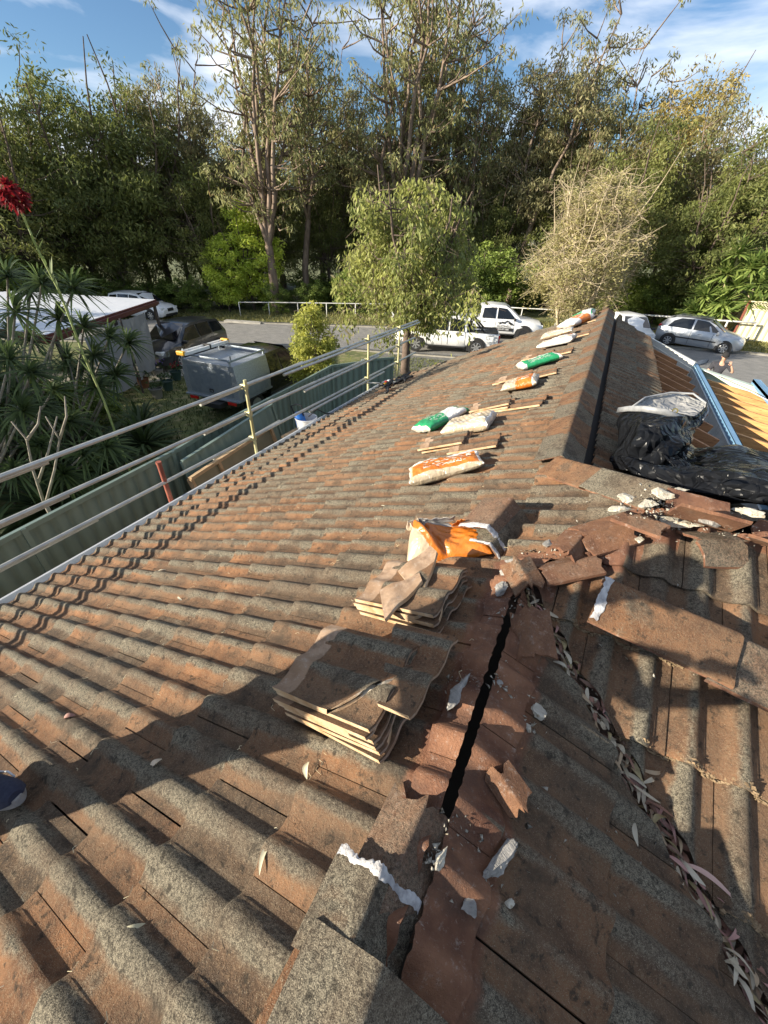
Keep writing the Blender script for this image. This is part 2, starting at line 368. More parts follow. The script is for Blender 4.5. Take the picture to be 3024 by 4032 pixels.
# valley iron
mb = MB(); vr = ST
mb.add([(-.02, YS-.10, ZR-.02), (.0, YS, ZR-.05), (.08, YS+.06, ZR-.02)], [(0, 1, 2)])
for a, b in ((0, 1),):
    x1_ = 3.9; z1_ = ZR-TT*x1_
    mb.add([(0.0, YS, ZR-.05), (x1_, YS-x1_, z1_-.05), (x1_-.09, YS-x1_-.09, z1_-.005), (-.09, YS-.09, ZR-.005), (x1_+.09, YS-x1_+.09, z1_-.005), (.09, YS+.09, ZR-.005)],
           [(0, 1, 2, 3), (0, 1, 4, 5)])
hb(mb, 'valley_gutter', mat('rusty_valley_iron', (0.075, 0.05, 0.035), (0.14, 0.08, 0.05), rough=0.7, scale=20))

# ridge and hip caps
CAPM = None
def cap_mesh(L=0.42, w=0.135, h=0.085, t=0.014, seed=0, ragged=0.0, taper=0.0, name='ridge_cap', clean=0.0, n=9):
    """angled ridge cap along +Y from 0 to L, apex up, raised lip"""
    rg = random.Random(seed); prf = [(-w, 0), (-w*.6, h*.40), (-w*.22, h*.80), (-w*.07, h*.97), (0, h), (w*.07, h*.97), (w*.22, h*.80), (w*.6, h*.40), (w, 0)]
    V_, F_, A_ = [], [], []; K = len(prf); rn = rg.random(); jag = [[(rg.random()-.5)*ragged for _ in range(2)] for _ in range(K)]
    for s in (0, 1):
        for j in range(n+1):
            yy = L*j/n
            for i, (x, z) in enumerate(prf):
                yj = yy+(jag[i][0] if j == 0 else jag[i][1] if j == n else 0)
                sc = 1-taper*j/n; V_.append((x*sc, yj, z*sc-(t if s else 0)+0.002*hnoise(x*30, yy*20, seed)))
                A_.append((rn, 0.3+0.4*rg.random(), clean if not s else 1.0))
    o = (n+1)*K
    for j in range(n):
        for i in range(K-1):
            a = j*K+i; F_.append((a, a+1, a+K+1, a+K)); F_.append((o+a, o+a+K, o+a+K+1, o+a+1))
    for j in range(n):
        for i in (0, K-1): a = j*K+i; F_.append((a, a+K, o+a+K, o+a))
    for i in range(K-1):
        for j in (0, n): a = j*K+i; F_.append((a, o+a, o+a+1, a+1))
    me = arr_mesh(name, V_, F_, MATS['tile'], np.array(A_), 'tile', smooth=True); me.set_sharp_from_angle(angle=RAD(38)); return me
def orient(o, p, d, roll=0.0):
    """local +Y along d, local Z up"""
    d = Vector([float(q) for q in d]).normalized(); x = d.cross(Vector((0, 0, 1))).normalized(); z = x.cross(d)
    M_ = Matrix((x, d, z)).transposed().to_4x4()
    o.matrix_world = Matrix.Translation(Vector([float(q) for q in p])) @ M_ @ Matrix.Rotation(roll, 4, 'Y'); return o
caps = [cap_mesh(seed=i, w=0.155, h=0.085) for i in range(4)]
def hcap(p, d, i=0, roll=0.0):
    o = link('ridge_cap', caps[i % 4], house); orient(o, p, d, roll); m = o.matrix_world.copy(); o.matrix_parent_inverse = Matrix.Translation(-HL); o.matrix_basis = m
    return o
y = 2.66; i = 0
while y < 10.2: hcap((0, y, ZR+0.012+0.006*math.sin(i*2.1)), (0, 1, 0.018), i, random.Random(i).uniform(-.04, .04)); y += 0.385; i += 1
# hip from the ridge end up to the peak
hd = Vector((QX, QY-YN, QZ-ZR)).normalized()
hips = []
for q in range(2): p = Vector((0.0, YN+.02, ZR+.01))+hd*(0.37*q); hips.append(hcap(p+Vector((0, 0, .004*q)), hd, q+1))
# hip caps still seated at the bottom edge of the picture
y = -2.6
while y < -0.25: hcap((-.03, y, ZR+.02), (0, 1, .01), i, 0.05); y += 0.385; i += 1

# gutter, fascia, walls
gut = mat('pale_gutter', (0.42, 0.45, 0.48), (0.5, 0.52, 0.54), rough=0.4, scale=3)
mb = MB(); gx, gzv = -4.16, ZR-TT*4.16
for pts in (((0, 0), (0.0, -.10), (-.11, -.10), (-.11, -.01), (-.13, -.01), (-.13, -.003), (-.105, -.003), (-.105, -.094), (-.006, -.094), (-.006, 0)),):
    poly = [(gx+a, -2.9, gzv+.0+b) for a, b in pts]; mb.prism(poly, (0, 0, 0), (0, 11.6, 0))
hb(mb, 'gutter', gut)
brick = mat('cream_brick', (0.36, 0.26, 0.18), (0.28, 0.18, 0.12), rough=0.9, scale=8)
mb = MB(); mb.box((-3.7, 2.8, -4.05), (.11, 11.4, 2.1)); mb.box((4.85, -.2, -4.0), (.11, 6, 2.4)); mb.box((0.6, -2.75, -4.05), (8.6, .11, 2.1)); mb.box((-1.6, 8.45, -4.05), (4.2, .11, 2.1))
mb.box((0.45, 5.5, -4.05), (0.1, 5.9, 2.1))
hb(mb, 'wall', brick)
ceil = mat('ceiling_lining', (0.10, 0.08, 0.06), rough=0.9)
mb = MB(); mb.box((0.6, 2.85, -2.98), (8.4, 11.1, .03)); hb(mb, 'ceiling', ceil)
mb = MB(); mb.beam((-4.13, -2.9, gzv-.08), (-4.13, 8.65, gzv-.08), .02, .2); mb.beam((-4.13, 8.66, gzv-.07), (-1.4, 10.48, ZR-TT*1.4-.09), .02, .16); mb.beam((-1.4, 10.49, ZR-TT*1.4-.09), (0, 10.49, ZR-.09), .02, .16); mb.beam((0, 10.49, ZR-.09), (.95, 9.95, ZR-TT*.95-.09), .02, .16)
mb.quad((-4.1, 8.6, gzv), (-1.4, 10.4, ZR-TT*1.4-.05), (-1.4, 10.4, -3.0), (-4.1, 8.6, -3.0)); mb.quad((-1.4, 10.4, ZR-TT*1.4-.05), (0.9, 10.0, ZR-TT*.9-.05), (0.9, 10.0, -3.0), (-1.4, 10.4, -3.0))
hb(mb, 'fascia', mat('fascia_paint', (0.5, 0.46, 0.38), rough=0.6))

# ---------------------------------------------------------------- stripped part: rafters, box gutter, new joists
pine = mat('new_timber', (0.42, 0.20, 0.07), (0.60, 0.34, 0.13), rough=0.7, scale=3.0, detail=6, stretch=(1.0, 1.0, 12.0), c3=(0.34, 0.17, 0.06), s3=6, p3_=0.60)
pine2 = mat('old_rafter_timber', (0.30, 0.135, 0.055), (0.42, 0.20, 0.085), rough=0.8, scale=3.0, stretch=(1.0, 1.0, 12.0), c3=(0.16, 0.07, 0.03), s3=6, p3_=0.6)
yv = 3.3; 
while yv < 9.9:
    mb = MB(); zt = ZR-.06; mb.beam((0.1, yv, ZR-.32*.1-.19), (1.56, yv, ZR-.34*1.56-.19), .045, .26); hb(mb, 'rafter', pine2); yv += 0.47
galv = mat('bright_flashing', (0.40, 0.43, 0.43), (0.55, 0.58, 0.57), rough=0.5, scale=9, metal=0.3)
BX = 1.68; BZ = -1.86
mb = MB(); mb.box((BX, 6.3, BZ-.10), (.02, 7.1, .2)); mb.box((BX-.06, 6.3, BZ-.20), (.12, 7.1, .012)); mb.beam((BX-.12, 2.8, BZ-.18), (BX-.12, 9.4, BZ-.18), .012, .05)
hb(mb, 'box_gutter', galv)
blue = mat('pale_blue_steel', (0.13, 0.26, 0.40), (0.17, 0.31, 0.45), rough=0.55, scale=4)
mb = MB(); mb.box((BX+.05, 6.2, BZ+.03), (.075, 6.4, .05)); mb.box((BX+.018, 6.2, BZ+.0), (.01, 6.4, .11)); mb.box((BX+.083, 6.2, BZ+.0), (.01, 6.4, .11)); hb(mb, 'steel_purlin', blue)
mb = MB(); z2 = BZ-.14*.9+.10; mb.box((2.62, 6.0, z2), (.10, 6.2, .045)); mb.box((2.575, 6.0, z2-.02), (.01, 6.2, .09)); mb.box((2.665, 6.0, z2-.02), (.01, 6.2, .09)); 
hb(mb, 'steel_purlin', blue)
yv = 3.05; jn = 0
while yv < 9.0:
    mb = MB(); mb.beam((BX+.1, yv, BZ-.13), (6.2, yv-.35, BZ-.13-.14*4.4), .045, .24); hb(mb, 'roof_joist', pine); yv += 0.43
mb = MB(); mb.beam((BX, 9.2, BZ-.04), (6.0, 8.2, BZ-.66), .02, .16); mb.beam((BX+.02, 9.12, BZ+.05), (6.0, 8.12, BZ-.57), .14, .01); hb(mb, 'edge_flashing', mat('pale_green_flashing', (0.55, 0.66, 0.52), (0.66, 0.72, 0.55), rough=0.5, scale=4))
mb = MB(); mb.beam((0.88, 9.98, ZR-TT*.9+.02), (BX, 9.25, BZ+.04), .05, .14); mb.beam((.88, 9.92, ZR-TT*.9-.1), (BX-.02, 9.2, BZ-.1), .03, .2); hb(mb, 'barge_board', mat('barge_paint', (0.55, 0.55, 0.5), rough=0.5))
mb = MB(); mb.box((3.9, 6, -2.75), (4.4, 6.6, .02)); hb(mb, 'plaster_ceiling', mat('insulation', (0.12, 0.10, 0.09), rough=0.95))
# thin wire across the new joists
mb = MB(); mb.tube([(1.8, 8.9, -1.80), (2.3, 8.0, -1.82), (3.1, 7.2, -1.98), (3.9, 6.9, -2.1)], .006, 5); hb(mb, 'cable', mat('white_cable', (.6, .58, .6), rough=.5))
# ================================================================ ground, road, verge
grass = mat('grass', (0.055, 0.075, 0.022), (0.15, 0.16, 0.05), rough=0.95, scale=1.3, detail=8, bump=0.9, bscale=18, c3=(0.20, 0.18, 0.085), s3=3.5, p3_=0.56)
V_, F_ = [], []
xs = [-400, -120, -60, -40, -30, -20, -10, 0, 10, 20, 40, 120, 400]; ys = [-200, -40, -10, 0, 10, 20, 30, 40, 60, 120, 500]
def gcl(x): return -4.8+0.04*max(-60, min(30, x))
for y in ys:
    for x in xs: V_.append((x, y, gcl(x)))
nx = len(xs)
for j in range(len(ys)-1):
    for i in range(nx-1): a = j*nx+i; F_.append((a, a+1, a+nx+1, a+nx))
tag(link('ground', arr_mesh('ground', V_, F_, grass)), kind='structure')
far = [(-90, -14), (-60, 4), (-34.4, 17.4), (-26.8, 20.8), (-21.3, 22.9), (-13.1, 25.4), (-6, 26.7), (4.3, 27.4), (30, 27.0), (60, 26)]
near = [(-90, -22), (-60, -3), (-34, 11), (-25, 14.4), (-18.8, 16.7), (-12, 19.0), (-6, 20.0), (4.3, 20.6), (30, 20), (60, 19)]
asph = mat('asphalt', (0.17, 0.165, 0.155), (0.25, 0.24, 0.22), rough=0.9, scale=2.2, detail=8, bump=0.5, bscale=50, c3=(0.10, 0.10, 0.095), s3=60, p3_=0.58)
def strip(name, A, B, dz, m, kind='structure', th=0.0):
    V_, F_ = [], []; K = len(A)
    for a, b in zip(A, B): V_ += [(a[0], a[1], gcl(a[0])+dz), (b[0], b[1], gcl(b[0])+dz)]
    for i in range(K-1): F_.append((2*i, 2*i+1, 2*i+3, 2*i+2))
    if th:
        o = len(V_)
        for a, b in zip(A, B): V_ += [(a[0], a[1], gcl(a[0])+dz-th), (b[0], b[1], gcl(b[0])+dz-th)]
        for i in range(K-1): F_ += [(2*i, 2*i+2, o+2*i+2, o+2*i), (2*i+1, 2*i+3, o+2*i+3, o+2*i+1)]
    return tag(link(name, arr_mesh(name, V_, F_, m)), kind=kind)
strip('road', far, near, 0.03, asph)
conc = mat('concrete', (0.30, 0.28, 0.24), (0.40, 0.38, 0.33), rough=0.9, scale=3, bump=0.3)
def off(P, d):
    o = []
    for i, p in enumerate(P):
        a = P[max(i-1, 0)]; b = P[min(i+1, len(P)-1)]; t = Vector((b[0]-a[0], b[1]-a[1])).normalized(); o.append((p[0]-t.y*d, p[1]+t.x*d))
    return o
strip('kerb', off(far, .22), far, 0.13, conc, th=.12)
strip('kerb', near, off(near, -.22), 0.10, conc, th=.09)
def poly(name, P, dz, m): return tag(link(name, arr_mesh(name, [(x, y, gcl(x)+dz) for x, y in P], [tuple(range(len(P)))], m)), kind='structure')
poly('driveway', [(-19.9, 16.2), (-14.6, 18.1), (-15.0, 12.5), (-16.2, 8.5), (-20.8, 8.5)], 0.02, conc)
poly('driveway', [(-9.6, 19.55), (-4.6, 20.1), (-4.6, 13.0), (-8.4, 13.0)], 0.02, mat('old_tarmac', (0.11, 0.11, 0.10), (0.17, 0.165, 0.15), rough=.9, scale=4))
mb = MB(); mb.box((-22.3, 22.55, gcl(-22.3)+.11), (2.6, .5, .12), Matrix.Rotation(.36, 3, 'Z')); tag(mb.build('drain_lintel', conc), kind='structure')

# grass tufts on both verges and in the yards
rs = np.random.RandomState(5)
def blades(n, sampler, hmin, hmax, w, c1, c2):
    P = sampler(n); a = rs.rand(n)*6.283; h = hmin+rs.rand(n)*(hmax-hmin); lean = rs.randn(n, 2)*0.35
    d = np.stack([np.cos(a), np.sin(a), 0*a], 1)*w; z = np.array([gcl(x) for x in P[:, 0]])
    B = np.stack([P[:, 0], P[:, 1], z], 1); T_ = B+np.stack([lean[:, 0]*h, lean[:, 1]*h, h], 1)
    V = np.stack([B-d, B+d, T_], 1).reshape(-1, 3); F = np.arange(3*n).reshape(-1, 3)
    t = rs.rand(n, 1); c = np.array(c1)*(1-t)+np.array(c2)*t; return V, F, np.repeat(c, 3, 0)
def along(P, lo, hi):
    P = np.array(P, float); seg = P[1:]-P[:-1]; L = np.hypot(seg[:, 0], seg[:, 1]); cs = np.cumsum(L)/L.sum()
    def f(n):
        i = np.searchsorted(cs, rs.rand(n)); t = rs.rand(n, 1); q = P[i]+seg[i]*t; nn = np.stack([-seg[i, 1], seg[i, 0]], 1)/L[i][:, None]
        return q+nn*(lo+(hi-lo)*rs.rand(n, 1)**1.0)
    return f
leafm = mat('leaf', (1, 1, 1), rough=0.65, tint='tint', transl=0.42)
A1 = blades(26000, along(far[2:9], .25, 6.0), .05, .22, .035, (.16, .17, .05), (.30, .27, .10))
A2 = blades(9000, lambda n: np.stack([rs.rand(n)*12-17, rs.rand(n)*10+6.5], 1), .04, .14, .02, (.05, .08, .025), (.11, .13, .04))
A3 = blades(9000, lambda n: np.stack([rs.rand(n)*9-9, rs.rand(n)*6+13.0], 1), .04, .14, .025, (.10, .13, .04), (.20, .21, .07))
V = np.vstack([A1[0], A2[0], A3[0]]); F = np.arange(len(V)).reshape(-1, 3); C_ = np.vstack([A1[2], A2[2], A3[2]])
tag(link('grass', arr_mesh('grass', V, F, leafm, C_)), 'rough green and straw coloured grass on verges and yard', 'grass', kind='stuff')

# ================================================================ trees
bark = mat('gum_bark', (0.10, 0.07, 0.05), (0.27, 0.20, 0.15), rough=0.9, scale=4, stretch=(1, 1, .25), bump=.4)
barkd = mat('dark_bark', (0.085, 0.06, 0.045), (0.15, 0.11, 0.085), rough=0.95, scale=5, bump=.5)
barkt = mat('dry_twig', (0.34, 0.27, 0.17), (0.50, 0.42, 0.29), rough=0.9, scale=5)
def tubes_np(paths, n=5):
    V_, F_ = [], []; o = 0
    for pts, rad in paths:
        pts = np.asarray(pts, float); k = len(pts); t = np.gradient(pts, axis=0); t /= np.linalg.norm(t, axis=1)[:, None]+1e-9
        ref = np.array([1.0, 0.13, 0.05]); a = ref-t*(t@ref)[:, None]; a /= np.linalg.norm(a, axis=1)[:, None]+1e-9; b = np.cross(t, a)
        an = np.arange(n)*2*np.pi/n; rad = np.asarray(rad)
        ring = pts[:, None]+(a[:, None]*np.cos(an)[None, :, None]+b[:, None]*np.sin(an)[None, :, None])*rad[:, None, None]
        V_.append(ring.reshape(-1, 3)); i = np.arange(k-1)[:, None]*n; j = np.arange(n)[None]
        F_.append((np.stack([i+j, i+(j+1) % n, i+n+(j+1) % n, i+n+j], -1)+o).reshape(-1, 4)); o += k*n
    return np.vstack(V_), np.vstack(F_)
def leaves_np(R_, C, size, droop, cols, spread, jitter=.25, aspect=.3):
    n = len(C); d = R_.randn(n, 3); d[:, 2] = d[:, 2]*.6-droop*1.6; d /= np.linalg.norm(d, axis=1)[:, None]
    s = R_.randn(n, 3); s = np.cross(d, s); s /= np.linalg.norm(s, axis=1)[:, None]+1e-9
    L = size*(.6+.8*R_.rand(n, 1)); w = L*aspect*.5; b = C
    V = np.stack([b, b+d*L*.45+s*w, b+d*L, b+d*L*.45-s*w], 1).reshape(-1, 3); return V, np.arange(4*n).reshape(-1, 4), np.repeat(cols, 4, 0)
def make_tree(name, seed, H, spread, env='ell', K=6, fork=.3, tr=.2, ncl=120, cr=(.5, 1.0), lpc=140, leaf=.26, aspect=.3, droop=.6, cols=((.06, .07, .03), (.10, .11, .05)), bk=None, zc=.58, rz=.42, flat=.7, lean=0.0, power=.5, twigs=0, low=.3, skirt=0, trunks=1, twigr=.02):
    R_ = np.random.RandomState(seed); R0 = spread*H; paths = []; limbs = []
    for tk in range(trunks):
        bx = R_.randn(2)*.25*(trunks > 1); fz = fork*H; T0 = np.array([[bx[0], bx[1], 0], [bx[0]*1.3+lean*.1*H, bx[1]*1.3, fz*.5], [bx[0]*1.6+lean*.25*H, bx[1]*1.6+.02*H*R_.randn(), fz]]); paths.append((T0, [tr*1.15, tr, tr*.85]))
        for k in range(K):
            ph = 6.283*(k+R_.rand()*.7)/K; rr = R0*(.25+.6*R_.rand()); zt = H*(zc+rz*(.35+.6*R_.rand())); s0 = T0[2]*(1-.0)+0
            tt = np.linspace(0, 1, 9)[:, None]; e = np.array([rr*math.cos(ph)+lean*H, rr*math.sin(ph), zt]); m_ = (s0+e)/2+np.array([math.cos(ph), math.sin(ph), 0])*rr*(.12-.1*(env == 'limb'))-np.array([0, 0, .03*H])+R_.randn(3)*.03*H
            c = (1-tt)**2*s0+2*tt*(1-tt)*m_+tt**2*e+np.cumsum(R_.randn(9, 3)*.012*H, 0)*np.minimum(tt*3, 1); c[0] = s0
            rad = np.linspace(tr*.62, tr*.10, 9); paths.append((c, rad)); limbs.append(c)
    LP = np.vstack([l[2:] for l in limbs]); ctr = []
    for i in range(ncl):
        if env == 'ell':
            u = R_.randn(3); u /= np.linalg.norm(u); q = u*(R_.rand()**power); th_ = math.atan2(q[1], q[0]); ir = .86+.34*(math.sin(2*th_+seed)+math.sin(3*th_+5*q[2]+2*seed)+math.sin(6*q[2]+seed*1.7))/2.2; p = np.array([q[0]*R0*ir*(1-.25*q[2])+lean*H*(zc+q[2]*rz), q[1]*R0*ir*(1-.25*q[2]), H*(zc+q[2]*rz*(.93+.10*math.sin(4*th_+seed)))])
        else:
            l = limbs[R_.randint(len(limbs))]; t = low+(1-low)*R_.rand()**.8; j = t*8; a = l[int(min(j, 7))]; b = l[int(min(j, 7))+1]; p = a+(b-a)*(j-int(min(j, 7)))+R_.randn(3)*np.array([.07, .07, .05])*H
        ctr.append(p)
        dd = LP-p; dist = np.linalg.norm(dd, axis=1)+np.maximum(0, LP[:, 2]-p[2]+.03*H)*2; q = LP[np.argmin(dist)]
        mid = (q+p)/2+np.array([0, 0, -.1])*np.linalg.norm(q-p)+R_.randn(3)*.05*np.linalg.norm(q-p); paths.append((np.array([q, mid, p]), [twigr*1.8, twigr*1.3, twigr*.5]))
        for _ in range(twigs):
            e = p+np.clip(R_.randn(3), -1.3, 1.3)*np.array([1, 1, .8])*cr[1]*.9; e[2] -= droop*.3; paths.append((np.array([p, (p+e)/2+R_.randn(3)*.08, e]), [twigr*.7, twigr*.5, twigr*.25]))
    ctr = np.array(ctr); rad = cr[0]+R_.rand(ncl)*(cr[1]-cr[0]); idx = np.repeat(np.arange(ncl), lpc); u = R_.randn(len(idx), 3); u /= np.linalg.norm(u, axis=1)[:, None]; u *= (R_.rand(len(idx), 1)**.45); u[:, 2] *= flat
    C = ctr[idx]+u*rad[idx][:, None]
    if skirt:
        C[:, 2] -= np.abs(R_.randn(len(C)))*skirt*.5*(np.linalg.norm(C[:, :2], axis=1)/R0)
    C = C[C[:, 2] > .05]; n = len(C); idx = idx[:len(C)] if len(idx) != n else idx
    c1, c2 = np.array(cols[0])*np.array([1.6, 1.5, 1.25]), np.array(cols[1])*np.array([1.85, 1.7, 1.35]); cl = R_.rand(ncl)[idx % ncl][:, None]*.7+R_.rand(n, 1)*.3; col = c1*(1-cl)+c2*cl
    if len(cols) > 2: k = (R_.rand(n) < .12)[:, None]; col = np.where(k, np.array(cols[2]), col)
    V1, F1, C1 = leaves_np(R_, C, leaf, droop, col, 0, aspect=aspect); V2, F2 = tubes_np(paths)
    return arr_mesh('crown', V1, F1, leafm, C1), arr_mesh('trunk', V2, F2, bk or barkd, smooth=True)
G1, G2 = (.085, .095, .045), (.155, .165, .085)
PROTO = {}
def proto(k, H, *a, **kw): PROTO[k] = (H,)+make_tree(k, *a[:1], H, *a[1:], **kw)
gumc = ((.095, .11, .05), (.20, .215, .11), (.26, .20, .09))
proto('gumA', 18, 1, .23, env='limb', K=12, fork=.25, tr=.30, ncl=230, cr=(.35, .85), lpc=36, leaf=.30, aspect=.24, droop=.9, cols=gumc, bk=bark, low=.22, zc=.6, rz=.42, twigr=.03)
proto('gumB', 18, 2, .16, env='limb', K=8, fork=.33, tr=.24, ncl=160, cr=(.38, .85), lpc=36, leaf=.30, aspect=.24, droop=.9, cols=gumc, bk=bark, low=.15, twigr=.03)
proto('gumC', 16, 3, .24, env='ell', K=7, fork=.30, tr=.2, ncl=150, cr=(.6, 1.2), lpc=95, leaf=.28, aspect=.26, droop=.8, cols=((.085, .095, .05), (.165, .165, .09), (.22, .17, .08)), bk=bark, zc=.62, rz=.38, power=.4)
proto('gumLean', 18, 4, .19, env='limb', K=7, fork=.34, tr=.26, ncl=220, cr=(.5, 1.1), lpc=85, leaf=.28, aspect=.26, droop=.8, cols=((.11, .115, .065), (.20, .20, .12), (.24, .2, .11)), bk=bark, lean=.13, low=.12, twigr=.03)
proto('darkA', 14, 5, .36, K=8, fork=.2, tr=.24, ncl=260, cr=(.6, 1.2), lpc=95, leaf=.27, aspect=.28, droop=.7, cols=((.05, .07, .025), (.11, .135, .042), (.19, .20, .06)), zc=.54, rz=.46, power=.4)
proto('darkB', 14, 6, .30, K=7, fork=.25, tr=.22, ncl=200, cr=(.6, 1.1), lpc=95, leaf=.27, aspect=.28, droop=.7, cols=((.055, .075, .025), (.13, .15, .05), (.20, .19, .07)), zc=.56, rz=.44, power=.4)
proto('bushA', 5, 7, .55, K=6, fork=.12, tr=.10, ncl=110, cr=(.4, .75), lpc=110, leaf=.20, aspect=.45, droop=.3, cols=((.07, .11, .028), (.16, .22, .055)), zc=.50, rz=.50, power=.35)
proto('lime', 8, 8, .34, K=7, fork=.18, tr=.12, ncl=150, cr=(.4, .8), lpc=115, leaf=.20, aspect=.55, droop=.3, cols=((.22, .30, .05), (.42, .50, .10)), zc=.52, rz=.46, power=.3)
proto('golden', 14, 9, .33, K=8, fork=.3, tr=.22, ncl=190, cr=(.6, 1.1), lpc=100, leaf=.26, aspect=.28, droop=.6, cols=((.13, .12, .05), (.26, .22, .09)), zc=.62, rz=.38, power=.4)
used = {}
def tree(kind, u, v, dist, w=1.0, label='', group=None, cat='tree', name=None, rz=None, base=None, Hh=None):
    """crown top seen at photo pixel (u, v) from `dist` metres away"""
    if base is None:
        q = atd(u, v, dist); x, y, top = q
    else: x, y = base; top = gcl(x)+Hh
    z0 = gcl(x); H, crown, trunk = PROTO[kind]; s = (top-z0)/H
    o = thing(name or {'gumA': 'gum_tree', 'gumB': 'gum_tree', 'gumC': 'gum_tree', 'gumLean': 'gum_tree', 'bushA': 'bush', 'lime': 'lime_green_tree'}.get(kind, 'tree'), label, cat, (x, y, z0-.05), random.uniform(0, 6.28) if rz is None else rz, group)
    o.scale = (s*w, s*w, s)
    link('trunk', trunk, o); link('crown', crown, o); return o
GB = 'trees of the bush behind the road'
T_ = [
 ('darkA', 110, 150, 43, 1.1, 'big dark green tree at the far left behind the carport roof'),
 ('darkA', 455, 225, 44, 1.15, 'broad dark tree right of the far left one, above the shade cloth'),
 ('darkB', -220, 230, 41, 1.2, 'dark tree cut by the left edge of the photo'),
 ('darkB', 300, 420, 42, 1.0, 'shorter dark tree between the two big dark trees at left'),
 ('gumB', 660, 75, 47, 1.0, 'thin pale gum poking above the dark trees at left'),
 ('gumC', 560, 250, 44, 1.0, 'loose grey-green gum filling behind the broad dark tree'),
 ('gumA', 930, -260, 36, 1.1, 'tall forked gum with pale leaning limbs reaching past the top left of centre'),
 ('gumB', 1120, -160, 39, 1.1, 'tall straight gum with a pale trunk left of centre, cut by the top edge'),
 ('gumC', 790, 330, 43, 1.0, 'brownish gum below the leaning pale limbs'),
 ('gumB', 1330, 260, 46, 1.3, 'airy gum between the two tallest pairs of trunks'),
 ('gumC', 1440, 250, 42, .9, 'rounded dark-topped gum just left of the fan of trunks'),
 ('gumA', 1620, -330, 38, 1.15, 'tallest gum in the middle with a wide fan of dark limbs'),
 ('gumA', 1830, -240, 42, 1.0, 'second fan-shaped gum behind the weeping tree'),
 ('gumC', 1990, 190, 45, 1.05, 'grey gum with twisted pale limbs right of the fan'),
 ('gumC', 2140, 330, 42, .9, 'olive gum behind the dry grey shrub'),
 ('gumLean', 2230, 10, 40, 1.15, 'large pale gum leaning to the right above the dry shrub'),
 ('gumB', 2500, 60, 44, 1.2, 'slim gum with limbs slanting to the upper right'),
 ('gumC', 2480, 330, 40, 1.1, 'dense gum right of the leaning gum'),
 ('golden', 2790, 210, 43, 1.0, 'gum with a golden brown top on the right'),
 ('darkB', 2640, 420, 37, 1.15, 'dark crowned tree below the golden top'),
 ('gumC', 2960, 330, 40, 1.1, 'grey gum on the right edge of the bush'),
 ('darkB', 3120, 450, 36, 1.3, 'dark tree cut by the right edge of the photo'),
 ('darkA', 2950, 620, 35, 1.0, 'low dark tree behind the yuccas'),
 ('darkB', 1010, 560, 41, 1.0, 'dark rounded tree behind the lime green one'),
 ('darkB', 1280, 640, 42, 1.0, 'dull green tree beneath the airy gum'),
 ('darkA', 1980, 690, 41, 1.0, 'dark green tree between the weeping tree and the dry shrub'),
 ('darkB', 1480, 620, 44, 1.1, 'shadowy tree behind the left side of the weeping tree'),
 ('darkB', 2300, 560, 41, 1.0, 'dark tree hidden behind the dry shrub'),
 ('darkB', 1760, 640, 45, 1.1, 'ivy dark tree at the foot of the fan of trunks'),
 ('darkB', 760, 600, 40, 1.1, 'dark tree left of the lime green one'),
 ('gumB', 1010, 60, 44, .8, 'slim gum between the leaning limbs and the straight pale trunk'),
 ('gumB', 1230, 30, 45, .9, 'slim gum just right of the straight pale trunk'),
 ('gumB', 1700, -60, 40, .8, 'slim gum inside the wide fan of limbs'),
 ('gumB', 1930, 60, 41, .8, 'slim gum on the right of the fan of limbs'),
 ('gumB', 2360, 40, 42, .8, 'slim gum whose stem crosses behind the leaning gum'),
]
for k, u, v, d, w, l in T_: tree(k, u, v, d, w, l, GB)
rr = random.Random(21)
for i in range(34):
    u = -700+i*128+rr.uniform(-30, 30); d = rr.uniform(52, 64)
    q = atd(u, 640+rr.uniform(-90, 60), d)
    tree(rr.choice(['darkA', 'darkB', 'gumC']), u, 620+rr.uniform(-110, 60), d, rr.uniform(1.2, 1.6), 'grey-green tree far back among the others of the bush', 'background trees of the bush')
for i in range(9):
    a = RAD(-85+i*3.2); d = 40; tree('darkB', 0, 0, 0, 1.3, 'grey-green tree far back among the others of the bush', 'background trees of the bush', base=(d*math.sin(a)-6, d*math.cos(a)), Hh=9+3*rr.random())
B_ = [
 ('lime', 940, 760, 38.5, 1.05, 'bright lime green tree above the road verge'),
 ('lime', 850, 900, 38, 1.0, 'smaller lime green tree in front of the bright one'),
 ('darkB', 400, 830, 41, 1.0, 'olive tree lit yellow at its left, above the carport'),
 ('bushA', 730, 1070, 38.5, .9, 'round grey-green bush right of the white SUV'),
 ('bushA', 640, 1080, 42, .9, 'green bush behind the white SUV'),
 ('bushA', 1080, 1100, 36, .9, 'dark bush behind the left part of the pipe barrier'),
 ('bushA', 1230, 1090, 36, 1.0, 'dark bush behind the pipe barrier, left of the weeping tree'),
 ('bushA', 1400, 1020, 35, 1.0, 'fresh green bush left of the weeping tree crown'),
 ('bushA', 1950, 930, 36, 1.1, 'light green bush between weeping tree and dry shrub'),
 ('bushA', 1850, 1010, 34, .9, 'green bush right behind the weeping tree'),
 ('bushA', 2640, 1080, 36, 1.2, 'yellow-green hedge behind the silver hatchback'),
 ('bushA', 2540, 1030, 38, 1.1, 'dark bush left of the hedge behind the hatchback'),
 ('bushA', 2120, 1080, 39, 1.2, 'dark bush behind the two white utes'),
 ('bushA', 2900, 900, 38, 1.3, 'dark bush behind the yuccas'),
 ('bushA', 240, 1010, 41, 1.2, 'dark bush above the carport roof at left'),
 ('bushA', 60, 980, 40, 1.2, 'dark bush at the far left behind the red flower'),
]
for k, u, v, d, w, l in B_: tree(k, u, v, d, w, l, 'bushes along the edge of the bush', cat='bush' if k == 'bushA' else 'tree')
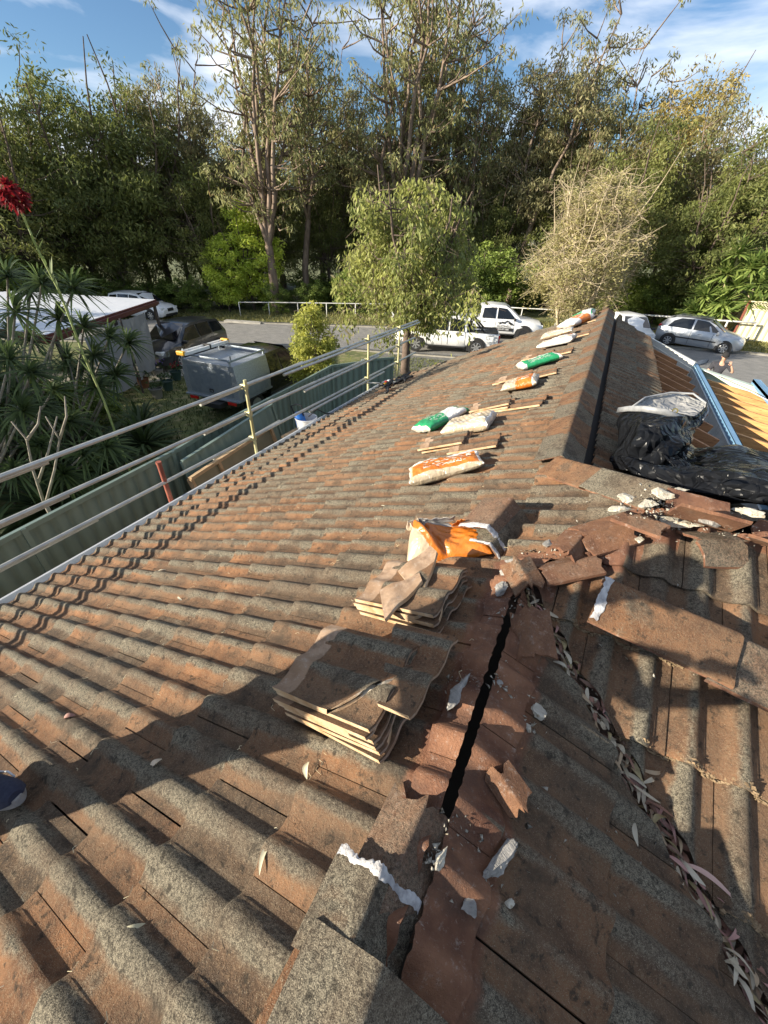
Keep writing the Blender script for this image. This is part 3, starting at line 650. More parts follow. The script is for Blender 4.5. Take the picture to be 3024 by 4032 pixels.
for i in range(22):
    u = -300+i*150+rr.uniform(-30, 30); tree('bushA', u, 1120+rr.uniform(-70, 20)-u*.0, 41, 1.5, 'dark undergrowth bush deep under the trees', 'undergrowth bushes', cat='bush')

# weeping bottlebrush in front of the utes
PROTO['weep'] = (6.2,)+make_tree('weep', 31, 6.2, .40, K=8, fork=.26, tr=.13, ncl=150, cr=(.26, .50), lpc=185, leaf=.15, aspect=.30, droop=1.3, cols=((.10, .13, .045), (.21, .235, .08), (.26, .22, .12)), bk=barkd, zc=.62, rz=.38, power=.42, skirt=1.0, twigs=3, twigr=.012)
q = g(1618, 1475); tq = atd(1610, 670, math.hypot(q[0], q[1])); H, cw, tk = PROTO['weep']
o = thing('weeping_bottlebrush', 'weeping bottlebrush tree with yellow-green hanging foliage in front of the white utes', 'tree', (q[0]-.25, q[1]-.1, gz(q[0])-.03), 0.6); s = (tq[2]-gz(q[0]))/H; o.scale = (s*1.32, s*1.32, s*1.02); link('trunk', tk, o); link('crown', cw, o)
# small yellow-green tree by the fence
PROTO['small'] = (4.4,)+make_tree('small', 33, 4.4, .25, K=5, fork=.2, tr=.05, ncl=90, cr=(.22, .42), lpc=150, leaf=.12, aspect=.4, droop=.7, cols=((.16, .19, .045), (.29, .31, .08)), bk=barkd, zc=.52, rz=.46, power=.45, skirt=.4, twigs=2, twigr=.008)
q = np.array([-8.2, 11.25, 0]); tq = atd(1215, 1155, math.hypot(q[0], q[1])); H, cw, tk = PROTO['small']
o = thing('yellow_green_tree', 'small bright yellow-green tree beside the ute cab and green fence', 'tree', (q[0], q[1], gz(q[0])-.03), 2.0); s = (tq[2]-gz(q[0]))/H; o.scale = (s*1.15, s*1.15, s); link('trunk', tk, o); link('crown', cw, o)
# dry grey shrub
PROTO['dry'] = (8.5,)+make_tree('dry', 35, 8.5, .40, K=9, fork=.10, tr=.10, trunks=3, ncl=300, cr=(.40, .80), lpc=95, leaf=.17, aspect=.3, droop=.1, cols=((.15, .15, .075), (.25, .24, .13)), bk=barkt, zc=.50, rz=.48, power=.42, twigs=9, twigr=.016, low=.1, skirt=1.2)
q = g(2230, 1300); tq = atd(2330, 590, math.hypot(q[0], q[1])); H, cw, tk = PROTO['dry']
o = thing('dry_shrub', 'tall dry shrub of tan twigs and sparse olive leaves right of the far ute', 'shrub', (q[0], q[1], gz(q[0])-.03), 0.0); s = (tq[2]-gz(q[0]))/H; o.scale = (s, s, s); link('trunk', tk, o); link('crown', cw, o)

# ================================================================ spiky plants: rosettes of strap leaves
def rosette(vs, fs, cs, c, ax, n, L, w, droop, col1, col2, rg, up=.15, seg=4):
    c = np.array(c, float); ax = np.array(ax, float); ax /= np.linalg.norm(ax); e1 = np.cross(ax, [0.3, .8, .1]); e1 /= np.linalg.norm(e1); e2 = np.cross(ax, e1)
    for i in range(n):
        ph = rg.uniform(0, 6.283); el = rg.uniform(-up, 1.45) if up < 1 else rg.uniform(.5, 1.5); d = (e1*math.cos(ph)+e2*math.sin(ph))*math.cos(el)+ax*math.sin(el); l = L*rg.uniform(.45, 1.1)
        sd = np.cross(d, ax+np.array([.01, .02, 0])); sd /= np.linalg.norm(sd)+1e-9; t = rg.random(); col = tuple(col1[k]*(1-t)+col2[k]*t for k in range(3)); o = len(vs)
        for j in range(seg+1):
            s = j/seg; p = c+d*l*s+np.array([0, 0, -1])*droop*l*s*s; ww = w*(math.sin(math.pi*min(.15+.85*s, 1))**.6 if s < 1 else 0.02)*.5; vs.append(p-sd*ww); vs.append(p+sd*ww); cs += [col, col]
        for j in range(seg): a = o+2*j; fs.append((a, a+1, a+3, a+2))
def yucca(name, label, heads, base, L=.75, w=.05, n=70, cols=((.05, .10, .03), (.16, .22, .07)), group=None, cat='plant', trunkm=None, tr=.05, droop=.25, stemcol=None):
    rg = random.Random(hash(label) % 1000 if False else len(label)*7+len(heads)); b = np.array(base, float); o = thing(name, label, cat, b, 0, group); vs, fs, cs = [], [], []; mb = MB()
    for h in heads:
        h = np.array(h, float); m_ = b+(h-b)*.5+np.array([rg.uniform(-.15, .15), rg.uniform(-.15, .15), -.05]); mb.tube([b+np.array([rg.uniform(-.1, .1), rg.uniform(-.1, .1), 0])-b, m_-b, h-b], [tr*1.2, tr, tr*.7], 6)
        ax = (h-m_); rosette(vs, fs, cs, h-b, ax/np.linalg.norm(ax)+np.array([0, 0, .4]), n, L, w, droop, cols[0], cols[1], rg)
    mb.build('stem', trunkm or barkt, o, smooth=True); link('leaves', arr_mesh('leaves', vs, fs, leafm, np.array(cs)), o); return o
yb = g(2790, 1300)
heads = [atd(u, v, 32.8) for u, v in [(2780, 1165), (2860, 1080), (2845, 1190), (2960, 1060), (2960, 1190), (3020, 1040), (2900, 1130), (2740, 1230), (2905, 1000), (3040, 1150), (2840, 1230), (2985, 1120)]]
yucca('yucca_palm', 'cluster of spiky green yuccas beside the cream fence', heads, atd(2850, 1300, 34.2), L=1.25, w=.12, n=110, cols=((.10, .17, .035), (.36, .44, .12)), trunkm=barkt, tr=.14, droop=.15)
# dracaenas at the left, several clumps of stems
dr1 = [(120, 1150), (60, 1230), (30, 1090), (165, 1120), (290, 1135), (230, 1260)]
dr2 = [(330, 1290), (370, 1400), (430, 1330), (505, 1350), (455, 1480), (380, 1530)]
dr3 = [(120, 1470), (40, 1420), (210, 1540), (90, 1620), (270, 1660), (30, 1700)]
dr4 = [(160, 1760), (330, 1790), (60, 1850), (250, 1870), (420, 1760)]
dgc = ((.035, .06, .022), (.12, .17, .055))
for i, (hs, d, bs, lb) in enumerate(((dr1, 10.2, (-11.8, 3.4), 'tall dracaena with pale bare stems in front of the carport roof'), (dr2, 10.6, (-11.6, 4.6), 'dracaena with tufted heads in front of the shade cloth'),
                                     (dr3, 9.0, (-10.6, 2.2), 'dense dracaena at the left edge above the handrail'), (dr4, 9.2, (-10.4, 3.3), 'low shaded dracaena heads behind the green fence'))):
    hd_ = [atd(u, v, d+random.Random(i*9+j).uniform(-.5, .5)) for j, (u, v) in enumerate(hs)]; yucca('dracaena', lb, hd_, (bs[0], bs[1], gz(bs[0])), L=.62, w=.034, n=75, cols=dgc, group='dracaenas beyond the fence', trunkm=mat('pale_stem', (.16, .14, .11), (.28, .25, .20), rough=.9, scale=9), tr=.024, droop=.42)
rq = random.Random(77)
for i in range(14):
    bs = (-9.6-rq.random()*4.5, .3+rq.random()*5.4); hd_ = [(bs[0]+rq.uniform(-.9, .9), bs[1]+rq.uniform(-.9, .9), gz(bs[0])+rq.uniform(.6, 3.2)) for _ in range(7)]
    yucca('dracaena', 'shaded spiky dracaena in the thicket at the left behind the others', hd_, (bs[0], bs[1], gz(bs[0])), L=.8, w=.04, n=70, cols=dgc, group='dracaenas in the left thicket', trunkm=MATS['pale_stem'], tr=.02, droop=.5)
for i, (bx, by, h_) in enumerate([(-13.5, 1.5, 2.0), (-12.6, 3.2, 2.2), (-13.8, 5.0, 2.3), (-11.2, .8, 1.7), (-15.2, 3.4, 2.6), (-12.9, 6.3, 1.9), (-10.2, 1.6, 1.4)]): tree('bushA', 0, 0, 0, 1.0, 'low dark green bush filling the thicket among the dracaenas', 'bushes in the left thicket', cat='bush', base=(bx, by), Hh=h_)
# gymea lily: basal strap leaves and a tall flower stalk
rg = random.Random(5)
for nm, (bx, by), L, n, lb in (('strap_leaf_clump', (-10.3, 6.0), 1.75, 120, 'big clump of long dark strap leaves beside the canopy ute'), ('strap_leaf_clump', (-9.9, 4.4), 1.45, 90, 'drooping clump of strap leaves just above the fence top'), ('strap_leaf_clump', (-11.6, 6.9), 1.4, 90, 'clump of strap leaves below the shade cloth'), ('strap_leaf_clump', (-9.2, 3.0), 1.5, 110, 'dark strap leaf clump behind the fence, left of the drooping one'), ('strap_leaf_clump', (-10.9, 5.0), 1.8, 120, 'tall strap leaf clump between the dracaenas and the canopy ute'), ('strap_leaf_clump', (-8.6, 1.6), 1.5, 100, 'strap leaf clump at the far left just behind the fence')):
    vs, fs, cs = [], [], []; rosette(vs, fs, cs, (0, 0, .1), (0, 0, 1), n, L, .085, .38, (.035, .06, .02), (.11, .16, .05), rg, up=-.15, seg=6)
    o = link(nm, arr_mesh(nm, vs, fs, leafm, np.array(cs))); o.location = (bx, by, gz(bx)); tag(o, lb, 'plant', 'strap leaf clumps by the fence')
st = [atd(u, v, 8.6+.15*i) for i, (u, v) in enumerate([(66, 790), (150, 985), (235, 1150), (330, 1400), (410, 1580), (470, 1750)])]
gl = thing('gymea_lily', 'tall green flower stalk ending in a dark red flower head at the left', 'plant', (st[-1][0], st[-1][1], gz(st[-1][0]))); B0 = np.array(gl.location)
mb = MB(); mb.tube([np.array(p)-B0 for p in st]+[(0.05, 0, .1)], [.013, .015, .017, .019, .021, .024, .03], 8); mb.build('stalk', mat('green_stalk', (.22, .28, .09), (.32, .36, .14), rough=.6, scale=8), gl, smooth=True)
vs, fs, cs = [], [], []
for i in range(1, 5):
    for k in range(5):
        t = k/5; p = np.array(st[i])*(1-t)+np.array(st[i-1])*t-B0; ax = np.array(st[i-1])-np.array(st[i]); rosette(vs, fs, cs, p, ax, 2, .30, .03, .0, (.10, .15, .05), (.25, .30, .12), rg, up=2)
link('bract', arr_mesh('bract', vs, fs, leafm, np.array(cs)), gl)
vs, fs, cs = [], [], []; c0 = np.array(atd(42, 762, 8.6))-B0
for i in range(26):
    u = np.array([rg.gauss(0, 1), rg.gauss(0, 1), rg.gauss(.15, .8)]); u /= np.linalg.norm(u); rosette(vs, fs, cs, c0+u*.10, u, 14, .13, .035, .25, (.12, .006, .010), (.34, .022, .028), rg, up=.2)
link('flower_head', arr_mesh('flower_head', vs, fs, leafm, np.array(cs)), gl)
# thin bare Y-shaped saplings in front of the thicket
for lb, pts in (('thin pale forked sapling behind the green fence', [[(175, 1985), (130, 1850), (105, 1730), (45, 1660)], [(150, 1900), (190, 1780), (225, 1640)], [(105, 1735), (150, 1670), (160, 1600)]]), ('second thin forked sapling, right of the first', [[(180, 1985), (215, 1850), (235, 1730), (180, 1640)], [(235, 1730), (262, 1640), (255, 1560)]])):
    b = atx(pts[0][0][0], pts[0][0][1], -7.0); o = MB()
    for s_ in pts: o.tube([np.array(atx(u, v, -7.0))-b for u, v in s_], np.linspace(.022, .009, len(s_)), 6)
    o.tube([(0, 0, 0), (.03, 0, gz(-7)-b[2])], .024, 6)
    t = o.build('sapling', MATS['pale_stem'], smooth=True); t.location = b; tag(t, lb, 'sapling', 'bare saplings behind the fence')
# ================================================================ vehicles
glassm = mat('dark_glass', (0.012, 0.014, 0.016), rough=0.08, coat=.3)
tyre = mat('tyre_rubber', (0.018, 0.018, 0.018), rough=0.85)
rimm = mat('alloy_rim', (0.55, 0.56, 0.57), rough=0.3, metal=0.7); rimd = mat('dark_rim', (0.05, 0.05, 0.055), rough=0.35, metal=0.5)
blackp = mat('black_plastic', (0.02, 0.02, 0.021), rough=0.55); lampm = mat('clear_lamp', (0.65, 0.68, 0.70), rough=0.12, coat=.5); redl = mat('red_lamp', (0.45, 0.02, 0.015), rough=0.2, coat=.5)
white = mat('white_paint', (0.74, 0.75, 0.75), (0.78, 0.78, 0.77), rough=0.28, scale=2, coat=.6); silver = mat('silver_paint', (0.42, 0.44, 0.46), (0.46, 0.48, 0.50), rough=0.3, metal=.45, scale=2, coat=.6)
greyp = mat('charcoal_paint', (0.022, 0.023, 0.026), (0.030, 0.031, 0.034), rough=0.3, scale=2, coat=.8); blackc = mat('black_paint', (0.012, 0.013, 0.012), (0.03, 0.03, 0.028), rough=0.25, coat=.6, scale=3)
numplate = mat('number_plate', (.7, .68, .5), rough=.5)
def interp(P, x):
    for a, b in zip(P, P[1:]):
        if a[0] <= x <= b[0]: t = (x-a[0])/(b[0]-a[0]+1e-9); return [a[k]+(b[k]-a[k])*t for k in range(1, len(a))]
    return list(P[-1][1:]) if x > P[-1][0] else list(P[0][1:])
def car(name, label, cat, x, y, heading, paint, st, wheels, wr, sides, screens, Wd, rim=rimm, extras=(), group=None, z=None, spokes=7, handles=(), arch=True, doors=()):
    """st: stations (x, z_bottom, z_belt, z_top, half width at belt, half width at top); x forward"""
    o = thing(name, label, cat, (x, y, (gz(x) if z is None else z)+.02), heading, group)
    mb = MB(); vs = []; fs = []; K = 11
    for s in st:
        X, zb, zl, zt, wl, wt = s; zm = zb+(zl-zb)*.55
        half = [(wl-.06, zb), (wl+.01, zb+.10), (wl+.035, zm), (wl, zl), (wt, zt-.03 if zt-zl > .1 else zt-.005), (wt*.72, zt+.02)]
        vs += [(X, a, b) for a, b in half[:5]]+[(X, 0, zt+.045)]+[(X, -a, b) for a, b in half[:5][::-1]]
    n = len(st)
    for i in range(n-1):
        for j in range(K-1): a = i*K+j; fs.append((a, a+1, a+K+1, a+K))
        fs.append((i*K+K-1, i*K, i*K+K, i*K+2*K-1))
    fs.append(tuple(range(K))); fs.append(tuple((n-1)*K+j for j in range(K))[::-1])
    mb.add(vs, fs); mb.build('body', paint, o, smooth=True, angle=38)
    def side(xx, zz, sg, off=.012):
        zb, zl, zt, wl, wt = interp(st, xx)
        if zz >= zl: t = (zz-zl)/max(zt-.03-zl, .02); w = wl+(wt-wl)*min(t, 1.05)
        else: zm = zb+(zl-zb)*.55; w = (wl+.035)+(wl-(wl+.035))*max(0, (zz-zm)/(zl-zm)) if zz > zm else wl+.01+.025*max(0, (zz-zb-.1)/(zm-zb-.1))
        return (xx, sg*(w+off), zz)
    for sg in (1, -1):
        for P in sides:
            m_ = MB(); pts = [side(a, b, sg, .028) for a, b in P]; m_.prism(pts, (0, 0, 0), (0, -sg*.05, 0)); m_.build('window', glassm, o)
        for dx in doors:                                            # door shut lines
            m_ = MB(); zb, zl, zt, wl, wt = interp(st, dx); pts = [side(dx, zb+.08+(zl-zb-.1)*k/5, sg, .004) for k in range(6)]; m_.tube(pts, .007, 4); m_.build('door_gap', blackp, o)
        for hx, hz in handles: m_ = MB(); m_.box(side(hx, hz, sg, .02), (.16, .03, .03)); m_.build('door_handle', blackp if rim is rimd or paint is white else paint, o, bevel=.008)
        mr_ = MB(); mx_ = sides[-1][0][0] if False else max(p[0] for P in sides for p in P)-.08; mz = interp(st, mx_)[1]+.06; mr_.box(side(mx_, mz, sg, .12), (.12, .2, .14)); mr_.build('wing_mirror', paint if paint is not white else blackp, o, bevel=.03)
    for nm, P, m2 in screens:                                        # quads across the car given as (x, z, halfwidth)
        m_ = MB(); pts = [(a, w, b) for a, b, w in P]+[(a, -w, b) for a, b, w in P[::-1]]; m_.add(pts, [tuple(range(len(pts)))]); m_.build(nm, m2, o)
    for wx in wheels:
        wl = interp(st, wx)[3]
        for sg in (1, -1):
            if arch:
                m_ = MB(); A = []
                for k in range(13): an = math.pi*k/12; A.append((wx+math.cos(an)*wr*1.22, sg*(wl+.038), wr+math.sin(an)*wr*1.22))
                A += [(wx-wr*1.22, sg*(wl+.038), wr*.55), (wx+wr*1.22, sg*(wl+.038), wr*.55)]; m_.prism(A, (0, 0, 0), (0, -sg*.06, 0)); m_.build('wheel_arch', blackp, o)
            ax = Matrix.Rotation(RAD(90), 3, 'X'); m_ = MB(); cy = sg*(wl-.06)
            m_.lathe([(wr*.62, -.11), (wr*.95, -.11), (wr, -.07), (wr, .07), (wr*.95, .11), (wr*.62, .11)], (wx, cy, wr), 24, ax); w_ = m_.build('wheel', tyre, o, smooth=True, angle=40)
            m_ = MB(); m_.lathe([(wr*.66, .0), (wr*.66, .105), (wr*.60, .112), (wr*.58, .05), (0.0, .05)], (wx, cy, wr), 24, ax if sg < 0 else Matrix.Rotation(RAD(-90), 3, 'X'))
            for k in range(spokes): an = 6.283*k/spokes; c_ = Vector((wx+math.cos(an)*wr*.32, cy+sg*.085, wr+math.sin(an)*wr*.32)); m_.box(c_, (wr*.62, .03, wr*.15), Matrix.Rotation(-an, 3, 'Y'))
            r = m_.build('rim', rim, w_)
    for f in extras: f(o)
    return o
def B(nm, c, d, m, bev=.01, rot=None):
    def f(o): b = MB(); b.box(c, d, rot); b.build(nm, m, o, bevel=bev)
    return f
def Tb(nm, pts, r, m):
    def f(o): b = MB(); b.tube(pts, r, 7); b.build(nm, m, o, smooth=True)
    return f
hd = lambda dx, dy: math.atan2(dy, dx)
# silver hatchback, nose to the right
hatch_st = [(-1.98, .42, .80, .84, .60, .50), (-1.92, .25, .88, .98, .76, .56), (-1.62, .20, .93, 1.30, .82, .58), (-1.25, .18, .93, 1.42, .84, .60), (-.5, .18, .91, 1.46, .85, .62), (.2, .18, .89, 1.42, .85, .61), (.55, .18, .88, 1.28, .85, .62), (1.05, .18, .86, .96, .84, .68), (1.55, .2, .78, .86, .80, .60), (1.88, .24, .66, .74, .70, .5), (2.0, .35, .55, .6, .55, .45)]
q = (g(2640, 1365)+g(2840, 1393))/2
car('silver_hatchback', 'silver five door hatchback parked across the road with its nose to the right', 'car', q[0], q[1]+.6, hd(1, -.24), silver, hatch_st, (-1.25, 1.25), .30,
    [[(-1.50, .96), (-1.30, 1.24), (-1.0, 1.38), (-.42, 1.40), (-.40, .95)], [(-.32, .95), (-.32, 1.40), (.18, 1.37), (.50, 1.20), (.88, .93)]],
    [('windscreen', [(.33, 1.40, .55), (1.02, 1.00, .66)], glassm), ('rear_window', [(-1.40, 1.42, .50), (-1.88, 1.02, .58)], glassm)], 1.7,
    extras=[B('headlight', (1.82, -.55, .70), (.22, .24, .14), lampm, .03), B('headlight', (1.82, .55, .70), (.22, .24, .14), lampm, .03), B('tail_light', (-1.86, -.64, .90), (.14, .16, .22), redl, .03), B('tail_light', (-1.86, .64, .90), (.14, .16, .22), redl, .03),
            B('side_moulding', (-.1, -.893, .52), (1.9, .02, .06), blackp), B('side_moulding', (-.1, .893, .52), (1.9, .02, .06), blackp), B('bumper_grille', (1.98, 0, .42), (.06, .8, .16), blackp), B('roof_panel', (-.45, 0, 1.49), (1.5, .9, .02), mat('dark_roof', (.10, .11, .12), rough=.2, coat=.6))], doors=(-.36, .62, -1.0), handles=((-.85, .80), (.05, .78)))
# dual cab utes
def ute_st(h=0.0): return [(-2.62, .50, .98+h, 1.00+h, .82, .80), (-2.55, .42, 1.02+h, 1.04+h, .90, .86), (-1.0, .40, 1.04+h, 1.06+h, .92, .88), (-.98, .38, 1.06+h, 1.68+h, .92, .66), (-.5, .38, 1.06+h, 1.78+h, .92, .68), (.35, .38, 1.05+h, 1.76+h, .92, .67), (.62, .38, 1.05+h, 1.62+h, .92, .68), (1.25, .38, 1.04+h, 1.13+h, .91, .76), (1.9, .42, .98+h, 1.06+h, .89, .72), (2.42, .46, .86+h, .96+h, .84, .66), (2.6, .5, .72, .78, .7, .6)]
us = [[(-.88, 1.10), (-.82, 1.58), (-.14, 1.64), (-.14, 1.10)], [(-.04, 1.10), (-.04, 1.64), (.42, 1.60), (1.02, 1.10)]]
uscr = [('windscreen', [(.46, 1.765, .60), (1.20, 1.20, .74)], glassm), ('rear_window', [(-1.0, 1.62, .54), (-1.03, 1.14, .66)], glassm)]
def tray(o):
    b = MB(); b.box((-1.80, 0, 1.075), (1.5, 1.55, .03)); b.build('tray_cover', blackp, o)
    for sg in (1, -1):
        b = MB(); b.tube([(-1.15, sg*.72, 1.05), (-1.2, sg*.62, 1.55), (-1.28, sg*.55, 1.62), (-1.9, sg*.72, 1.06)], .045, 8); b.build('sports_bar', blackp, o, smooth=True)
    b = MB(); b.tube([(-1.24, -.6, 1.60), (-1.24, .6, 1.60)], .045, 8); b.build('sports_bar', blackp, o, smooth=True)
ul = [B('headlight', (2.47, s*.66, .84), (.2, .26, .18), lampm, .03) for s in (1, -1)]+[B('tail_light', (-2.60, s*.82, .85), (.08, .14, .34), redl, .02) for s in (1, -1)]+[B('grille', (2.6, 0, .80), (.08, .9, .24), blackp), B('tailgate', (-2.62, 0, .78), (.04, 1.4, .44), white), B('side_step', (.0, -.90, .36), (2.0, .12, .06), blackp), B('side_step', (.0, .90, .36), (2.0, .12, .06), blackp), tray]
fw = g(2110, 1338); hdg = hd(.88, .28)
far_ute = car('white_ute', 'white dual cab ute with a black house logo on its door, nose right', 'ute', fw[0]-1.75*math.cos(hdg)-.75, fw[1]-1.75*math.sin(hdg)+.1, hdg, white, ute_st(.05), (-1.72, 1.55), .40, [[(a, b+.05) for a, b in P] for P in us], uscr, 1.88, rim=rimd, extras=list(ul), doors=(-.09, .95, -.95), handles=((-.75, .98), (.1, .98)), spokes=6)
def decal(o):
    b = MB(); b.box((.35, -.968, .62), (1.15, .008, .16)); b.build('black_stripe', blackp, o)
    b = MB(); y_ = -.972
    for P in ([(.22, .93), (.50, 1.10), (.80, .90), (.72, .90), (.50, 1.04), (.30, .92)], [(-.0, .88), (.24, 1.03), (.42, .93), (.36, .91), (.24, .97), (.08, .88)], [(.55, .96), (.72, .86), (.90, .86), (.68, 1.01)]): b.prism([(a+.05, y_, c) for a, c in P], (0, 0, 0), (0, .006, 0))
    b.build('house_emblem', blackp, o)
    text('lettering', 'AUZSHELL', .17, blackp, o, (.40, -.972, .78), (RAD(90), 0, 0)); text('lettering', '0450 871 068', .12, white, o, (.36, -.976, .62), (RAD(90), 0, 0))
decal(far_ute)
q = (g(1690, 1385)+g(1910, 1385))/2; hn = hd(-.95, -.31)
car('white_ute', 'nearer white dual cab ute with black sports bar, nose left behind the weeping tree', 'ute', q[0]-.75, q[1]+.15, hn, white, ute_st(.0), (-1.55, 1.50), .39, us, uscr, 1.88, extras=list(ul)+[B('fuel_flap', (-1.3, .955, .80), (.2, .008, .2), white, .003)], doors=(-.09, .95, -.95), handles=((-.75, .93), (.1, .93)))
# charcoal SUV in the driveway, facing the camera
suv_st = [(-2.38, .45, .95, 1.0, .78, .62), (-2.30, .30, 1.03, 1.22, .88, .64), (-2.0, .26, 1.06, 1.58, .92, .66), (-1.2, .26, 1.06, 1.70, .94, .70), (0, .26, 1.04, 1.72, .95, .71), (.55, .26, 1.02, 1.62, .95, .71), (1.25, .26, 1.0, 1.10, .94, .80), (1.9, .28, .94, 1.02, .91, .74), (2.25, .32, .80, .92, .84, .66), (2.40, .42, .70, .76, .70, .6)]
ss = [[(-2.0, 1.10), (-1.85, 1.48), (-1.25, 1.55), (-1.22, 1.10)], [(-1.12, 1.10), (-1.12, 1.58), (-.25, 1.60), (-.25, 1.08)], [(-.15, 1.08), (-.15, 1.60), (.45, 1.54), (1.05, 1.06)]]
a_ = g(715, 1450); b_ = g(860, 1395); hs = math.atan2(a_[1]-b_[1], a_[0]-b_[0]); cx_ = (a_+b_)/2
chrome = mat('chrome', (.6, .62, .64), rough=.15, metal=.9)
car('charcoal_suv', 'charcoal SUV facing the camera in the driveway beside the shade cloth', 'car', cx_[0]+math.sin(hs)*.85, cx_[1]-math.cos(hs)*.85, hs, greyp, suv_st, (-1.40, 1.40), .37, ss,
    [('windscreen', [(.38, 1.70, .62), (1.22, 1.17, .76)], glassm), ('rear_window', [(-2.03, 1.58, .56), (-2.28, 1.15, .62)], glassm)], 1.9,
    extras=[B('headlight', (2.22, s*.68, .82), (.26, .34, .16), lampm, .04) for s in (1, -1)]+[B('grille_bar', (2.40, 0, z_), (.06, .85, .03), chrome, .005) for z_ in (.66, .73, .80)]+[B('grille', (2.36, 0, .73), (.06, .9, .26), blackp), B('bumper', (2.36, 0, .40), (.1, 1.3, .18), blackp, .03), B('number_plate', (2.44, 0, .48), (.02, .37, .12), numplate, .003)], doors=(-1.17, -.2, 1.02), handles=((-1.0, .92), (.0, .9)))
# white SUV on the verge at the left
w1 = g(595, 1262); w2 = g(470, 1272); 
car('white_suv', 'white SUV parked on the far verge at the left, half hidden by the carport roof', 'car', w1[0]-1.35, w1[1]+.55, hd(1, .22), white, suv_st, (-1.40, 1.40), .38, ss,
    [('windscreen', [(.38, 1.70, .62), (1.22, 1.17, .76)], glassm)], 1.9, extras=[B('headlight', (2.2, s*.66, .82), (.28, .34, .15), lampm, .04) for s in (1, -1)]+[B('grille', (2.38, 0, .74), (.06, .6, .2), blackp), B('bumper_intake', (2.40, 0, .42), (.08, 1.2, .16), blackp, .02)], doors=(-1.17, -.2, 1.02), handles=((-1.0, .92), (.0, .9)))
# white car nose peeping past the ridge
q = np.array([1.35, 25.4])
car('white_wagon', 'white vehicle nose on, peeping between ridge and silver hatchback', 'car', q[0], q[1]+2.2, RAD(-74), white, hatch_st, (-1.25, 1.25), .32, [[(-.32, .95), (-.32, 1.40), (.18, 1.37), (.50, 1.20), (.88, .93)]], [('windscreen', [(.33, 1.40, .55), (1.02, 1.00, .66)], glassm)], 1.7, extras=[B('headlight', (1.82, s*.55, .70), (.22, .24, .14), lampm, .03) for s in (1, -1)]+[B('grille', (1.98, 0, .5), (.06, .6, .2), blackp), Tb('bull_bar', [(2.05, -.7, .4), (2.1, -.6, .85), (2.1, .6, .85), (2.05, .7, .4)], .03, chrome)])
# white box trailer behind the weeping tree
q = (g(1585, 1300)+g(1625, 1300))/2; tr_ = thing('white_trailer', 'white box trailer with a raised side awning and louvres behind the weeping tree', 'trailer', (q[0]+.3, q[1]+1.2, gz(q[0])), hd(.93, .37))
wp = mat('white_panel', (.70, .71, .70), (.76, .76, .74), rough=.5, scale=3)
for nm, c, d, m in (('body', (0, 0, 1.05), (3.6, 1.8, .75), wp), ('body', (.5, 0, 1.75), (2.4, 1.75, .65), wp), ('awning', (-.1, -1.0, 2.12), (4.2, 2.4, .05), wp), ('mudguard', (0, -.96, .62), (1.7, .16, .06), wp), ('drawbar', (2.3, 0, .5), (1.2, .08, .08), blackp)): B(nm, c, d, m, .01)(tr_)
lv = MB(); lv.box((0, -.89, 1.72), (.78, .03, .62)); lo_ = lv.build('louvre_window', blackp, tr_)
for k in range(5): b = MB(); b.box((0, -.915, 1.47+k*.125), (.78, .03, .05), Matrix.Rotation(.5, 3, 'X')); b.build('louvre', wp, lo_)
for dx in (-.38, .38):
    for sg in (1, -1):
        m_ = MB(); ax = Matrix.Rotation(RAD(90), 3, 'X'); m_.lathe([(.19, -.09), (.31, -.09), (.33, 0), (.31, .09), (.19, .09)], (dx, sg*.9, .33), 20, ax); w_ = m_.build('wheel', tyre, tr_, smooth=True, angle=40)
        m_ = MB(); m_.lathe([(.2, 0), (.2, .095), (.0, .06)], (dx, sg*.9, .33), 16, ax if sg < 0 else Matrix.Rotation(RAD(-90), 3, 'X')); m_.build('rim', wp, w_)
# dark ute with aluminium canopy, seen from behind
al = mat('chequer_plate', (.30, .33, .36), (.42, .45, .48), rough=.45, metal=.6, scale=30, detail=2, bump=.9, bscale=55)
als = mat('plain_aluminium', (.25, .29, .33), (.32, .36, .40), rough=.45, metal=.55, scale=5)
ct = thing('canopy_ute', 'black ute with a silver aluminium canopy and roof rack parked by the green fence', 'ute', (-10.12, 8.5, gz(-10)), RAD(90+6))
TOPZ = 1.87; gzc = gz(-10)
# local x forward, y left; canopy rear at x=0
cv = MB(); prf_ = [(-1.0, .78), (-1.02, 1.28), (-.93, 1.80), (.93, 1.80), (1.02, 1.28), (1.0, .78)]
cv.prism([(0, a, b) for a, b in prf_], (0, 0, 0), (1.62, 0, 0)); cb = cv.build('canopy', al, ct, bevel=.012)
dr = MB(); dr.prism([(-.012, a*.80, b) for a, b in ((-.98, .86), (-.98, 1.66), (.98, 1.66), (.98, .86))], (0, 0, 0), (.02, 0, 0)); dr.build('rear_hatch', als, ct)
B('latch', (-.03, 0, .98), (.03, .15, .11), blackp, .02)(ct); B('latch', (-.04, 0, .96), (.03, .10, .05), chrome, .01)(ct)
for sg in (1, -1):
    B('side_door', (.8, sg*1.02, 1.04), (1.3, .02, .42), als, .005)(ct); B('rack_rail', (.8, sg*.86, 1.93), (1.75, .04, .05), als, .005)(ct)
    B('rack_post', (-.02, sg*.86, 1.87), (.05, .04, .12), als, .004)(ct); B('rack_post', (1.6, sg*.86, 1.87), (.05, .04, .12), als, .004)(ct); B('rack_post', (.05, sg*.86, 2.0), (.03, .04, .16), als, .004)(ct)
B('rack_bar', (.06, 0, 1.93), (.04, 1.72, .05), als, .005)(ct); B('rack_bar', (1.55, 0, 1.93), (.04, 1.72, .05), als, .005)(ct)
